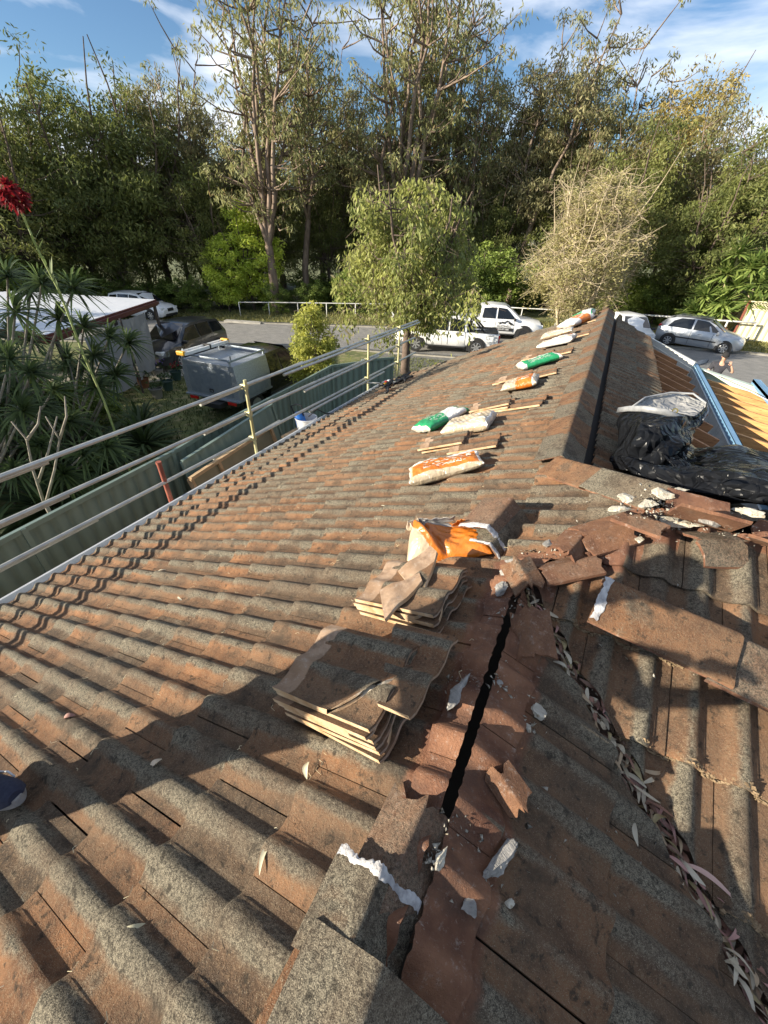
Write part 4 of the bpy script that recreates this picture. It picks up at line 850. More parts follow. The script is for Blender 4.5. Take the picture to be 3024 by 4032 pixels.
B('chassis', (.9, 0, .62), (2.4, .9, .14), blackp)(ct); B('tray_rail', (.8, 0, .76), (1.75, 2.02, .05), als, .004)(ct)
for sg in (1, -1):
    B('tail_light', (-.05, sg*.72, .68), (.06, .30, .10), redl, .01)(ct); B('mudguard', (.85, sg*.88, .70), (1.0, .25, .05), blackp)(ct)
cabst = [(1.72, .35, 1.06, 1.66, .90, .66), (1.95, .35, 1.06, 1.76, .92, .68), (2.9, .35, 1.05, 1.76, .92, .68), (3.25, .35, 1.05, 1.62, .92, .68), (3.85, .35, 1.03, 1.10, .91, .76), (4.6, .4, .96, 1.04, .89, .72), (5.05, .45, .84, .92, .82, .64), (5.18, .5, .72, .78, .7, .6)]
vs = []; fs = []
for s in cabst:
    X_, zb, zl, zt, wl, wt = s; hf = [(wl-.06, zb), (wl+.02, zb+.3), (wl, zl), (wt, zt-.02)]; vs += [(X_, a, b) for a, b in hf]+[(X_, 0, zt+.04)]+[(X_, -a, b) for a, b in hf[::-1]]
for i in range(len(cabst)-1):
    for j in range(8): a = i*9+j; fs.append((a, a+1, a+10, a+9))
fs += [tuple(range(9)), tuple((len(cabst)-1)*9+j for j in range(9))[::-1]]
mb = MB(); mb.add(vs, fs); mb.build('cab', blackc, ct, smooth=True, angle=38)
for sg in (1, -1):
    for P in ([(1.85, 1.10), (1.88, 1.60), (2.45, 1.64), (2.45, 1.10)], [(2.55, 1.10), (2.55, 1.64), (3.05, 1.60), (3.65, 1.10)]):
        b = MB(); b.prism([(a, sg*(.925-(c-1.06)*.36+.01), c) for a, c in P], (0, 0, 0), (0, -sg*.02, 0)); b.build('window', glassm, ct)
b = MB(); b.add([(3.10, .6, 1.76), (3.78, .72, 1.18), (3.78, -.72, 1.18), (3.10, -.6, 1.76)], [(0, 1, 2, 3)]); b.build('windscreen', glassm, ct)
for wx in (.85, 4.15):
    for sg in (1, -1):
        m_ = MB(); ax = Matrix.Rotation(RAD(90), 3, 'X'); m_.lathe([(.24, -.12), (.38, -.12), (.39, 0), (.38, .12), (.24, .12)], (wx, sg*.82, .39), 20, ax); w_ = m_.build('wheel', tyre, ct, smooth=True, angle=40)
        m_ = MB(); m_.lathe([(.24, 0), (.24, .125), (.0, .09)], (wx, sg*.82, .39), 16, ax if sg < 0 else Matrix.Rotation(RAD(-90), 3, 'X')); m_.build('rim', rimm, w_)
B('side_step', (2.6, -.95, .42), (1.7, .16, .05), als, .01)(ct); B('side_step', (2.6, .95, .42), (1.7, .16, .05), als, .01)(ct)
# ladder pieces tied to the rack
M_ct = Matrix.Translation(Vector(ct.location)) @ Matrix.Rotation(RAD(96), 4, 'Z')
ld = thing('ladder', 'folded white ladder with yellow ends strapped to the roof rack of the canopy ute', 'ladder', M_ct @ Vector((.8, .72, 1.97)), RAD(96))
yel = mat('yellow_plastic', (.70, .36, .02), rough=.5)
for dy in (-.12, .12): b = MB(); b.box((0, dy, .03), (1.95, .05, .09)); b.build('stile', wp, ld, bevel=.004)
for k in range(6): b = MB(); b.tube([(-.8+k*.32, -.12, .03), (-.8+k*.32, .12, .03)], .016, 6); b.build('rung', wp, ld)
for s in (-1, 1): b = MB(); b.box((s*.97, 0, .05), (.11, .28, .12)); b.build('end_cap', yel, ld, bevel=.02)
b = MB(); b.box((.1, 0, .05), (.05, .32, .13)); b.build('strap', blackp, ld)

# ================================================================ carport, shade cloth, pots
cp = thing('carport', 'carport with a white corrugated roof and dark red fascia at the left', 'carport', (-18, 9.5, gz(-18)))
def wl(p): return np.array(p)-np.array(cp.location)
CA = atd(610, 1182, 24.0); CA = np.array([-18.1, 13.2, -2.93]); CB_ = np.array([-13.9, 6.4, -2.79]); CC = np.array([-24.0, 5.0, -2.80]); CD = np.array([-25.5, 11.2, -3.05])
corr = mat('white_corrugated', (.60, .62, .64), (.68, .69, .70), rough=.35, metal=.35, scale=2)
vs, fs = [], []; n_ = 150
for i in range(n_+1):
    t = i/n_; a = CB_*(1-t)+CA*t; b = CC*(1-t)+CD*t; h = .028*math.sin(t*150*1.3)
    h = .03*(1 if (i % 4) < 2 else 0); vs += [wl(a)+np.array([0, 0, h]), wl(b)+np.array([0, 0, h])]
for i in range(n_): fs.append((2*i, 2*i+1, 2*i+3, 2*i+2))
link('roof_sheet', arr_mesh('roof_sheet', vs, fs, corr), cp)
redf = mat('red_fascia', (.085, .018, .015), (.11, .024, .019), rough=.45, scale=4)
for a, b in ((CB_, CA), (CB_, CC), (CA, CD)):
    mb = MB(); mb.beam(wl(a)+np.array([0, 0, -.10]), wl(b)+np.array([0, 0, -.10]), .06, .24); mb.build('fascia', redf, cp)
mb = MB(); dd_ = (CC-CB_)/np.linalg.norm(CC-CB_); mb.beam(wl(CB_-.08*dd_)+np.array([0, 0, -.1]), wl(CA-.08*dd_)+np.array([0, 0, -.1]), .12, .12); mb.build('gutter', redf, cp)
for p in (CA*.96+CB_*.04, CA*.05+CB_*.95, CC, CD, (CA+CB_)/2):
    mb = MB(); mb.box(wl((p[0], p[1], (p[2]+gz(p[0]))/2-.1)), (.10, .10, p[2]-gz(p[0])-.15)); mb.build('post', mat('dark_post', (.07, .055, .05), rough=.7), cp)
cloth = mat('grey_shade_cloth', (.22, .225, .23), (.29, .295, .30), rough=.9, scale=1.2, c3=(.33, .33, .33), s3=2.5, p3_=.6, bump=.2)
def hang(nm, label, A, Bp, zt, zb, sag):
    vs, fs = [], []; nu_, nv_ = 24, 12
    for j in range(nv_+1):
        for i in range(nu_+1):
            s = i/nu_; t = j/nv_; p = np.array(A)*(1-s)+np.array(Bp)*s; zt_ = zt[0]*(1-s)+zt[1]*s; zb_ = zb[0]*(1-s)+zb[1]*s; z = zt_*(1-t)+zb_*t-sag*math.sin(math.pi*s)*(1-t); w = .05*math.sin(s*9+t*2)*(.3+t)+.02*math.sin(s*31+t*5)
            vs.append((p[0]+w, p[1]+w*.5, z))
    for j in range(nv_):
        for i in range(nu_): a = j*(nu_+1)+i; fs.append((a, a+1, a+nu_+2, a+nu_+1))
    o = link(nm, arr_mesh(nm, vs, fs, cloth, smooth=True)); return tag(o, label, 'shade cloth', 'shade cloths on the carport')
hang('shade_cloth', 'right hand grey shade cloth panel hanging from the carport, nearest the SUV', (-14.82, 9.30), (-16.18, 11.15), (-2.88, -2.99), (-4.93, -4.95), .03)
hang('shade_cloth', 'left hand grey shade cloth panel hanging from the carport behind the dracaenas', (-13.9, 7.4), (-14.79, 9.26), (-3.00, -2.90), (-5.0, -4.93), .10)
mb = MB(); mb.tube([(-14.78, 9.24, gz(-14.8)), (-14.78, 9.24, -2.8)], .035, 8); tag(mb.build('pole', MATS['dark_post']), 'thin dark pole between the two shade cloth panels', 'pole')
purple = [((.16, .09, .35), (.35, .22, .65)), ((.35, .02, .03), (.55, .05, .06)), ((.05, .09, .03), (.12, .2, .06))]
potm = [mat('green_pot', (.05, .10, .09), rough=.6), mat('grey_pot', (.28, .27, .25), rough=.8), mat('terracotta_pot', (.28, .12, .06), rough=.8)]
rg = random.Random(9)
for k, (u, v, ci, pm, lb) in enumerate([(618, 1455, 0, 1, 'pot plant with purple flowers beside the shade cloth'), (690, 1462, 1, 0, 'green pot with small red flowers next to the SUV bumper'), (612, 1530, 2, 1, 'grey bowl pot with leafy plant in front of the purple flowers'), (560, 1490, 2, 2, 'leafy pot plant against the foot of the shade cloth'), (655, 1500, 2, 0, 'dark green pot plant between the flower pots')]):
    q = g(u, v, .35); z0 = gz(q[0]); o = thing('potted_plant', lb, 'pot plant', (q[0], q[1], z0), 0, 'pot plants by the shade cloth'); mb = MB(); mb.lathe([(.0, 0), (.15, 0), (.22, .34), (.24, .36), (.21, .36), (.2, .30), (0, .30)], n=18); mb.build('pot', potm[pm], o, smooth=True, angle=40)
    vs, fs, cs = [], [], []
    for i in range(16): rosette(vs, fs, cs, (rg.uniform(-.22, .22), rg.uniform(-.22, .22), .4+rg.uniform(0, .22)), (0, 0, 1), 16, .13, .045, .4, (.04, .08, .03), (.12, .18, .06), rg, seg=2)
    if ci < 2:
        for i in range(22): rosette(vs, fs, cs, (rg.uniform(-.27, .27), rg.uniform(-.27, .27), .62+rg.uniform(-.08, .1)), (0, 0, 1), 9, .05, .035, .1, purple[ci][0], purple[ci][1], rg, seg=2)
    link('foliage', arr_mesh('foliage', vs, fs, leafm, np.array(cs)), o)

# ================================================================ fences and barriers
fg = mat('green_fence_steel', (.155, .21, .175), (.19, .25, .21), rough=.45, scale=2, metal=.1)
fp_ = [(-5.35, -3.2), (-5.52, -.8), (-5.72, 1.5), (-5.90, 3.85), (-6.12, 5.2), (-6.32, 7.55), (-6.55, 9.75), (-6.15, 10.8), (-5.55, 11.8)]
fn = thing('steel_fence', 'dark green corrugated steel fence beyond the scaffold rail', 'fence', (-6.0, 4.0, -5.04)); FO = np.array(fn.location)
def fpanel(A, Bp, zA, zB, H, par, O, m, wdt=.2, nm='panel'):
    A = np.array([A[0], A[1], zA]); Bp = np.array([Bp[0], Bp[1], zB]); L = np.linalg.norm(Bp-A); d = (Bp-A)/L; nn = np.array([-d[1], d[0], 0]); k = int(L/wdt); vs, fs = [], []
    prf = [(0, 0), (.35, 0), (.42, .035), (.68, .035), (.75, 0)]
    pts = [((i+a)*L/k, b) for i in range(k) for a, b in prf]+[(L, 0)]
    for s, o_ in pts: p = A+d*s+nn*o_-O; vs += [p, p+np.array([0, 0, H])]
    for i in range(len(pts)-1): fs.append((2*i, 2*i+2, 2*i+3, 2*i+1))
    link(nm, arr_mesh(nm, vs, fs, m), par)
    for hz in (H, .06): mb = MB(); mb.beam(A-O+np.array([0, 0, hz]), Bp-O+np.array([0, 0, hz]), .055, .07); mb.build('rail', m, par)
for i in range(len(fp_)-1):
    A, Bp = fp_[i], fp_[i+1]; fpanel(A, Bp, -5.03, -5.03 if i < 6 else -5.08, 1.80, fn, FO, fg)
    mb = MB(); mb.box(np.array([A[0]+.02, A[1], -4.13])-FO, (.05, .06, 1.86)); mb.build('post', fg, fn)
# loose fence panel and timber window frame leaning on the fence
lp = thing('loose_fence_panel', 'spare green fence panel leaning against the fence, framed all round', 'fence panel', (-5.55, 5.0, -5.0)); 
def wloc(o, c): return np.array(c)-np.array(o.location)
A = np.array([-5.62, 3.80, -3.30]); Bp = np.array([-5.78, 6.30, -3.12]); dn = np.array([.36, .06, -1.75])
k = 12; vs, fs = [], []
for i in range(k*4+1):
    t = i/(k*4); p = A*(1-t)+Bp*t+np.array([1, 0, 0])*(.03 if i % 4 in (1, 2) else 0); vs += [p-np.array(lp.location), p+dn-np.array(lp.location)]
for i in range(k*4): fs.append((2*i, 2*i+1, 2*i+3, 2*i+2))
link('panel', arr_mesh('panel', vs, fs, fg), lp)
for a, b in ((A, Bp), (A+dn, Bp+dn), (A, A+dn), (Bp, Bp+dn)): mb = MB(); mb.beam(a-np.array(lp.location), b-np.array(lp.location), .05, .06, up=(1, 0, 0)); mb.build('frame', fg, lp)
wf = thing('window_frame', 'old timber window frame leaning on its side between fence and gutter', 'window frame', (-5.1, 4.7, -5.0)); WO = np.array(wf.location)
oldt = mat('weathered_frame_timber', (.26, .17, .09), (.36, .26, .15), rough=.85, scale=10)
P0, P1_, P2_, P3_ = np.array([-5.25, 3.60, -3.42]), np.array([-5.3, 5.62, -3.28]), np.array([-4.95, 5.70, -4.6]), np.array([-4.9, 3.66, -4.7])
for a, b in ((P0, P1_), (P1_, P2_), (P2_, P3_), (P3_, P0), ((P0*.7+P1_*.3), (P3_*.7+P2_*.3))): mb = MB(); mb.beam(a-WO, b-WO, .05, .11, up=(1, 0, .3)); mb.build('frame', oldt, wf)
mb = MB(); mb.quad(P0-WO, P1_-WO, P2_-WO, P3_-WO); mb.build('pane', mat('dirty_glass', (.10, .11, .08), (.16, .16, .12), rough=.25, scale=2), wf)
# bucket and sprayer
q = ray(1205, 1650)*7.6; bk_ = thing('white_bucket', 'white plastic tub standing by the gutter near the fence', 'bucket', (q[0], q[1], q[2]-.36)); 
mb = MB(); mb.lathe([(0, 0), (.15, 0), (.20, .38), (.215, .385), (.215, .40), (.195, .40), (.145, .02), (0, .02)], n=28); mb.build('tub', mat('white_plastic', (.62, .63, .64), rough=.4), bk_, smooth=True, angle=40)
mb = MB(); mb.box((0, 0, -2.0), (.5, .5, .04)); 
mb2 = MB(); mb2.box((0, 0, -.02), (.9, .5, .035)); mb2.build('plank', oldt, bk_)
L_ = bk_.location; 
sc = thing('bucket_trestle', 'timber trestle under the white tub', 'trestle', (L_.x, L_.y, -5.0))
for dx in (-.4, .4): 
    for dy in (-.2, .2): mb = MB(); mb.beam((dx*1.2, dy*1.4, 0), (dx*.9, dy*.8, L_.z+5.0-.05), .06, .06); mb.build('leg', oldt, sc)
sp = thing('garden_sprayer', 'blue pump sprayer with a black handle standing in the white tub', 'sprayer', (L_.x-.04, L_.y-.05, L_.z+.12)); bl = mat('blue_plastic', (.02, .16, .55), rough=.35); tilt = Matrix.Rotation(-.25, 3, 'Y')
mb = MB(); mb.lathe([(0, 0), (.09, 0), (.10, .05), (.10, .32), (.06, .38), (0, .38)], n=20, ax=tilt); mb.build('tank', bl, sp, smooth=True, angle=40)
mb = MB(); mb.tube([tilt @ Vector(p) for p in [(-.10, 0, .30), (-.13, 0, .50), (0, 0, .53), (.12, 0, .50), (.10, 0, .30)]], .014, 6); mb.build('handle', blackp, sp, smooth=True)
mb = MB(); mb.tube([(.1, .05, .3), (.2, .2, .42), (.3, .35, .3), (.32, .45, .28)], .012, 6); mb.build('wand', blackp, sp, smooth=True)

# pipe barriers across the road
pw = mat('white_pipe', (.48, .48, .46), (.60, .60, .57), rough=.5, scale=8)
def barrier(label, P, h, nm='pipe_barrier', r=.035):
    o = thing(nm, label, 'barrier', (P[0][0], P[0][1], gcl(P[0][0]))); O = np.array(o.location); top = [np.array([x, y, gcl(x)+h]) for x, y in P]
    mb = MB(); mb.tube([t-O for t in top], r, 7); mb.build('rail', pw, o, smooth=True)
    for t in top: mb = MB(); mb.tube([t-O, t-O-np.array([0, 0, h+.1])], r, 7); mb.build('post', pw, o, smooth=True)
barrier('thin white pipe barrier along the far verge left of the weeping tree', [(-24.9+2.05*i, 25.0+.86*i+.1*math.sin(i)) for i in range(8)], .95)
barrier('white pipe barrier behind the silver hatchback', [(1.4, 31.6), (3.9, 31.5), (5.6, 31.3), (6.3, 31.3), (7.6, 31.2)], 1.0, r=.05)
barrier('white pipe barrier behind the two utes', [(-7.5, 31.0), (-5.2, 31.2), (-2.9, 31.4), (-.6, 31.5)], 1.0)
# cream fence with lattice
cf = thing('cream_fence', 'cream corrugated fence with lattice top and red-brown post at the right edge', 'fence', (6.9, 31.6, gz(6.9))); cream = mat('cream_steel', (.62, .56, .36), (.68, .62, .42), rough=.5, scale=2)
CO = np.array(cf.location); A, Bp = (6.95, 31.7), (13.0, 31.1); fpanel(A, Bp, gz(7), gz(12), 1.62, cf, CO, cream, wdt=.26)
mb = MB(); d = np.array([Bp[0]-A[0], Bp[1]-A[1], 0]); Lh = np.linalg.norm(d); d /= Lh
for i in range(46):
    for sg in (1, -1):
        s0 = i*.13; s1 = s0+sg*.30
        if 0 <= s1 <= Lh: mb.beam(np.array([A[0], A[1], gz(7)+1.66])+d*s0-CO+np.array([0, 0, .04*s0*.9]), np.array([A[0], A[1], gz(7)+1.96])+d*s1-CO+np.array([0, 0, .04*s1*.9]), .02, .03, up=(0, 1, 0))
mb.build('lattice', cream, cf)
mb = MB(); mb.beam(np.array([A[0], A[1], gz(7)+2.0])-CO, np.array([Bp[0], Bp[1], gz(13)+2.0])-CO, .05, .05); mb.build('top_rail', cream, cf)
mb = MB(); mb.box((0.02, .1, 1.0), (.09, .09, 2.05)); mb.build('post', mat('red_brown_post', (.22, .07, .045), rough=.5), cf)

# ================================================================ scaffold guard rail
gs = mat('galvanised_tube', (.42, .42, .38), (.58, .57, .50), rough=.42, metal=.55, scale=6); gy = mat('yellowed_galvanised', (.42, .38, .18), (.60, .56, .32), rough=.5, metal=.35, scale=7)
sr = thing('scaffold_guard_rail', 'scaffold edge guard rail of galvanised tubes along the gutter', 'guard rail', (-4.4, 4.0, -5.0)); SO = np.array(sr.location); RX = -4.4
def rl(y0, y1, z, dx=0.0, m=gs, tilt=0.0): mb = MB(); mb.tube([np.array([RX+dx, y0, z])-SO, np.array([RX+dx, y1, z+tilt])-SO], .0242, 10); mb.build('rail', m, sr, smooth=True, angle=50)
rl(-3, 10.7, -1.925); rl(-3, 1.62, -1.975, -.055); rl(3.5, 5.75, -1.985, -.055, tilt=.055); rl(5.1, 10.7, -1.965, .055)
rl(-3, 10.6, -2.33); rl(-3, 1.65, -2.38, -.055); rl(3.45, 4.9, -2.385, -.055, tilt=.04); rl(5.6, 8.4, -2.37, .055, tilt=.02)
rl(-3, 10.7, -2.735); rl(-3, 1.80, -2.79, -.055); rl(3.5, 5.0, -2.79, -.055, tilt=.05); rl(5.7, 8.7, -2.775, .055)
for yy, zt in ((4.25, -1.83), (7.93, -1.82), (9.5, -1.87), (.2-2.6, -1.83)):
    mb = MB(); mb.tube([np.array([RX+.05, yy, -5.0])-SO, np.array([RX+.05, yy, zt])-SO], .0242, 10); p_ = mb.build('post', gy, sr, smooth=True, angle=50)
    for z_ in (-1.93, -2.34, -2.74):
        mb = MB(); mb.box(np.array([RX+.02, yy, z_])-SO, (.10, .07, .07)); mb.box(np.array([RX-.03, yy+.02, z_-.01])-SO, (.05, .10, .03)); c_ = mb.build('clamp', gy, sr, bevel=.008)
mb = MB(); mb.tube([np.array([RX+.06, 7.8, -2.80])-SO, np.array([-3.95, 8.02, -2.80])-SO], .018, 8); mb.build('bracket', gs, sr, smooth=True)
mb = MB(); mb.tube([np.array([RX-.02, 2.68, -3.25]), np.array([RX+.0, 2.665, -2.47])], .030, 12); mb.tube([np.array([RX-.02, 2.68, -5.0]), np.array([RX-.02, 2.68, -3.25])], .024, 12); mb.tube([np.array([RX, 2.665, -2.475]), np.array([RX, 2.665, -2.44])], .034, 12)
tag(mb.build('red_steel_post', mat('red_oxide_tube', (.22, .055, .035), (.32, .10, .06), rough=.6, scale=12), smooth=True, angle=50), 'short rusty red steel post standing just outside the gutter', 'post')
# ================================================================ loose tiles, bags, tarpaulin, debris
Uw, Vw, Nw = (Vector(q) for q in (U1, V1, N1))
RW = Matrix((Uw.cross(Nw)*-1, Uw, Nw)).transposed()                  # columns: local x (downslope), y north, normal
RW = Matrix((Vector(V1), Vector(U1)*1, Vector(V1).cross(Vector(U1)))).transposed()
def frame_w(x, y, lift=0.0, yaw=0.0, tx=0.0, ty=0.0):
    """frame on the west slope: local x up the slope, y south->-y flipped so that z is the outward normal"""
    n = Vector(N1); u = Vector(V1); v = n.cross(u)
    M_ = Matrix((u, v, n)).transposed().to_4x4(); p = Vector((x, y, ZR+TT*x))+n*lift
    return Matrix.Translation(p) @ M_ @ Matrix.Rotation(yaw, 4, 'Z') @ Matrix.Rotation(tx, 4, 'X') @ Matrix.Rotation(ty, 4, 'Y')
edge = mat('fresh_tile_edge', (.42, .25, .12), (.62, .46, .29), rough=.9, scale=14, c3=(.60, .52, .40), s3=9, p3_=.55, bump=.5, bscale=120)
def loose_tile(seed, W_=.33, L=.42, cut=None, nose=.075, amp=.019):
    """a whole roof tile: x along its length (head at -x), rolls across y; cut = list of half planes"""
    rg = random.Random(seed); nu, nv = 22, 12; V_, F_, A_, MI = [], [], [], []; rn = rg.random()
    for s in (0, 1):
        for j in range(nv+1):
            x = L*(j/nv-.5)
            for i in range(nu+1):
                y = W_*(i/nu-.5); h = amp*prof(y+.1)+(.0 if not s else -.0175)
                V_.append((x, y, h)); cl = 1.0 if x < -L/2+nose+.008*hnoise(y*40, 3, seed) else 0.0; A_.append((rn, prof(y+.1), cl if not s else 1.0))
    o = (nu+1)*(nv+1)
    for j in range(nv):
        for i in range(nu): a = j*(nu+1)+i; F_ += [(a, a+1, a+nu+2, a+nu+1), (o+a, o+a+nu+1, o+a+nu+2, o+a+1)]; MI += [0, 1]
    for i in range(nu):
        for j in (0, nv): a = j*(nu+1)+i; F_.append((a, a+1, o+a+1, o+a)); MI.append(0 if j else 1)
    for j in range(nv):
        for i in (0, nu): a = j*(nu+1)+i; F_.append((a, a+nu+1, o+a+nu+1, o+a)); MI.append(1)
    me = arr_mesh('roof_tile', V_, F_, [MATS['loose_tile'], edge], np.array(A_), 'tile', midx=MI)
    if cut:
        bm = bmesh.new(); bm.from_mesh(me)
        for co, no in cut:
            r = bmesh.ops.bisect_plane(bm, geom=bm.verts[:]+bm.edges[:]+bm.faces[:], plane_co=co, plane_no=no, clear_outer=True)
            ed = [e for e in bm.edges if e.is_boundary]
            if ed:
                f = bmesh.ops.triangle_fill(bm, use_beauty=True, edges=ed)
                for q in f['geom']:
                    if isinstance(q, bmesh.types.BMFace): q.material_index = 1
        for v in bm.verts:
            if abs(v.co.x) < L/2-.004 and any(e.is_boundary for e in v.link_edges): v.co += Vector((rg.uniform(-.004, .004), rg.uniform(-.004, .004), 0))
        bm.to_mesh(me); bm.free()
    me.shade_smooth(); me.set_sharp_from_angle(angle=RAD(35)); return me
def place_tile(me, M_, label, group): o = link('roof_tile', me); o.matrix_world = M_; return tag(o, label, 'roof tile', group)
ordn = ['bottom', 'second', 'third', 'fourth', 'fifth', 'sixth', 'seventh', 'eighth', 'top']
base = loose_tile(1); rg = random.Random(3)
cuts = [None, None, [((.18, 0, 0), (.95, -.3, 0))], [((.17, .03, 0), (.95, .25, 0))]]
tms = [loose_tile(10+i, cut=cuts[i % 4]) for i in range(8)]
# big stack by the camera
n = 9
for i in range(n):
    last = i == n-1
    m_ = tms[[0, 1, 3, 0, 1, 2, 3, 0, 3][i]] if not last else loose_tile(44, cut=[((.17, -.02, 0), (.80, -.6, 0))])
    place_tile(m_, frame_w(-.385+rg.uniform(-.012, .012)+(.018 if i < 3 else 0), .685+rg.uniform(-.010, .010), .046+.0174*i, RAD(-5+rg.uniform(-1.5, 1.5)), 0, RAD(-1+.5*rg.random())), '%s tile of the tall stack nearest the camera%s' % (ordn[i], ', with a bare pale head' if last else ''), 'tiles in the tall stack nearest the camera')
place_tile(loose_tile(45, L=.28, cut=[((-.05, 0, 0), (-.9, -.4, 0))], nose=.0), frame_w(-.215, .76, .046+.0174*8-.012, RAD(-6)), 'cut tile piece tucked beside the top of the tall stack', 'cut pieces on stacks')
# smaller stack behind it
n = 5
for i in range(n):
    place_tile(tms[(i*3+1) % 4+(0 if i < 4 else 0)], frame_w(-.40+rg.uniform(-.015, .015), 1.225+rg.uniform(-.01, .01), .046+.0174*i, RAD(-7+rg.uniform(-2, 2))), '%s tile of the low stack behind the tall stack' % ordn[i], 'tiles in the low stack behind the tall one')
tri1 = loose_tile(51, L=.26, W_=.20, cut=[((0.02, 0.0, 0), (.75, .66, 0))], nose=.10, amp=.009); tri2 = loose_tile(52, L=.22, W_=.20, cut=[((0.03, 0.0, 0), (.8, .6, 0))], nose=.22, amp=.009)
place_tile(tri1, frame_w(-.33, 1.29, .046+.0174*5+.012, RAD(-40), RAD(12), RAD(8)), 'upper broken triangular tile piece lying on the low stack', 'broken pieces on the low stack')
place_tile(tri2, frame_w(-.38, 1.13, .046+.0174*5+.006, RAD(-55), RAD(4), 0), 'lower broken triangular tile piece at the front of the low stack', 'broken pieces on the low stack')
# rows of small stacks further up the roof, each under or beside the bags
spots = [(-.99, 3.33, 3, 'beside the long orange bag'), (-.80, 4.32, 3, 'behind the beige bag'), (-.84, 5.62, 2, 'beyond the orange and beige bag'), (-.74, 6.85, 2, 'beyond the small green bag'), (-.66, 8.10, 2, 'beneath the striped white bags'), (-.60, 9.6, 2, 'under the farthest orange bag')]
for (x, y_, n, w_) in spots:
    for k in range(n):
        for s in ((0,) if k else (0, 1)):
            place_tile(base if (k+s) % 2 else tms[0], frame_w(x+rg.uniform(-.03, .03)+.30*s, y_+rg.uniform(-.02, .03)-.10*s, .05+.019*k+.004*s, RAD(rg.uniform(-8, 8))), '%s tile of the little stack %s' % (('bottom' if k == 0 else 'middle' if k < n-1 else 'top') if not s else 'side', w_), 'tiles in the little stack '+w_)

# ---- bags
def bag_mat(nm, c, c2, tr=.05): return mat(nm, c, c2, rough=.34, scale=9, detail=5, bump=.35, bscale=22, transl=tr, coat=.25)
bm_o = bag_mat('orange_film', (.44, .115, .012), (.54, .17, .02)); bm_g = bag_mat('green_film', (.012, .20, .075), (.02, .28, .11)); bm_w = bag_mat('white_film', (.60, .58, .54), (.70, .69, .66)); bm_c = bag_mat('clear_sand_film', (.36, .28, .18), (.50, .42, .30)); bm_y = mat('yellow_print', (.7, .62, .03), rough=.4)
BM = [bm_o, bm_g, bm_w, bm_c, bm_y]
def bag(label, M_, L=.52, W_=.34, H=.10, pat='o', seed=0, fold=0.0, group='sealed bags laid up the roof slope'):
    R_ = random.Random(seed); nu, nv = 130, 80; V_, F_, MI = [], [], []; hr = random.Random(seed*3+1); pr = {}
    o = thing('material_bag', label, 'bag', (0, 0, 0)); o.matrix_world = M_
    if group: o['group'] = group
    ph = [R_.uniform(0, 6.28) for _ in range(8)]
    for s in (1, -1):
        for j in range(nv+1):
            v = 2*j/nv-1
            for i in range(nu+1):
                u = 2*i/nu-1; e = max(0.0, (1-abs(u)**5)*(1-abs(v)**3.6))**.42; x = u*L/2*(1+.035*abs(v)**3); y = v*W_/2*(1-.045*math.cos(u*1.5))
                wr_ = .005*math.sin(5*u+4*v+ph[0])+.0025*math.sin(13*u-9*v+ph[1])+.0012*math.sin(31*u+13*v+ph[2])+.004*math.sin(17*v+5*u+ph[3])*(abs(u)**4)
                z = s*H/2*e*(1+.18*math.sin(2.2*u+ph[4])+.12*math.sin(3*v+ph[5]))+(wr_ if s > 0 else wr_*.3)*(e+.15)
                if abs(u) > .90: z += .008*math.sin(v*9+ph[6])*(abs(u)-.9)*10; x += .006*math.sin(v*5+ph[7])*(abs(u)-.9)*10
                if fold: a = fold*(u+.2) if u > -.2 else 0; x2 = x*math.cos(a*.5); z += abs(math.sin(a))*.10*(u+.2 if u > -.2 else 0); x = x2
                z = max(z, -H*.36); V_.append((x, y, z+H*.36))
    K = nu+1; oo = K*(nv+1)
    for s in (0, 1):
        for j in range(nv):
            for i in range(nu):
                a = s*oo+j*K+i; F_.append((a, a+1, a+K+1, a+K) if not s else (a, a+K, a+K+1, a+1)); u = 2*(i+.5)/nu-1; v = 2*(j+.5)/nv-1; m = 3
                if pat == 'o': m = 0 if (v < .50 and abs(u) < .90) else 2; m = 3 if v < -.84 or u < -.88 else m
                elif pat == 'oo': m = 0 if (-.15 < u < .75) else 3; m = 2 if .75 <= u < .83 or (-.3 < v < -.2 and u < -.1) else m
                elif pat == 'g': m = 1 if u < .15+.2*v else 2; m = 1 if u > .85 else m
                elif pat == 'gg': m = 1 if (abs(u) < .8 and v < .5) else 2
                elif pat == 's': m = 3; m = 2 if (-.62 < v < -.52 or -.42 < v < -.34 or v > .72 or (.3 < u < .5 and v > .2)) else m; m = 2 if u > .9 else m
                elif pat == 'sw': m = 2; m = 3 if (-.7 < v < -.45 or -.25 < v < .0 or v > .75) else m; m = 0 if (.55 < u < .8 and v > .1) else m
                elif pat == 'og': m = 0 if -.3 < u < .6 else 2
                if m in (0, 1) and not s and abs(u) < .8 and abs(v) < .75:  # rows of small white print
                    row = int((v+1)*11); blk = int((u+1)*(26 if row % 3 else 13)); key = (row, blk)
                    if key not in pr: pr[key] = hr.random() < (.62 if row % 3 else .30)
                    if pr[key] and .25 < ((v+1)*11) % 1 < .72 and -.55 < u < .6 and row % 4 != 3: m = 2
                if m in (2, 3) and not s and (abs(u*.5+v*1.0+.1) % .22) < .014: m = 2 if m == 3 else 3
                if .955 < abs(u): m = 2 if int(v*60) % 2 else 3
                MI.append(m)
    me = arr_mesh('bag_film', V_, F_, BM, smooth=True, midx=MI); ob = link('bag_film', me, o)
    return o
def bag_text(o, s, size, x, y, z, m, rz=0.0, ext=.0015): return text('print', s, size, m, o, (x, y, z), (0, 0, rz), ext)
GB_ = 'bags on the roof'
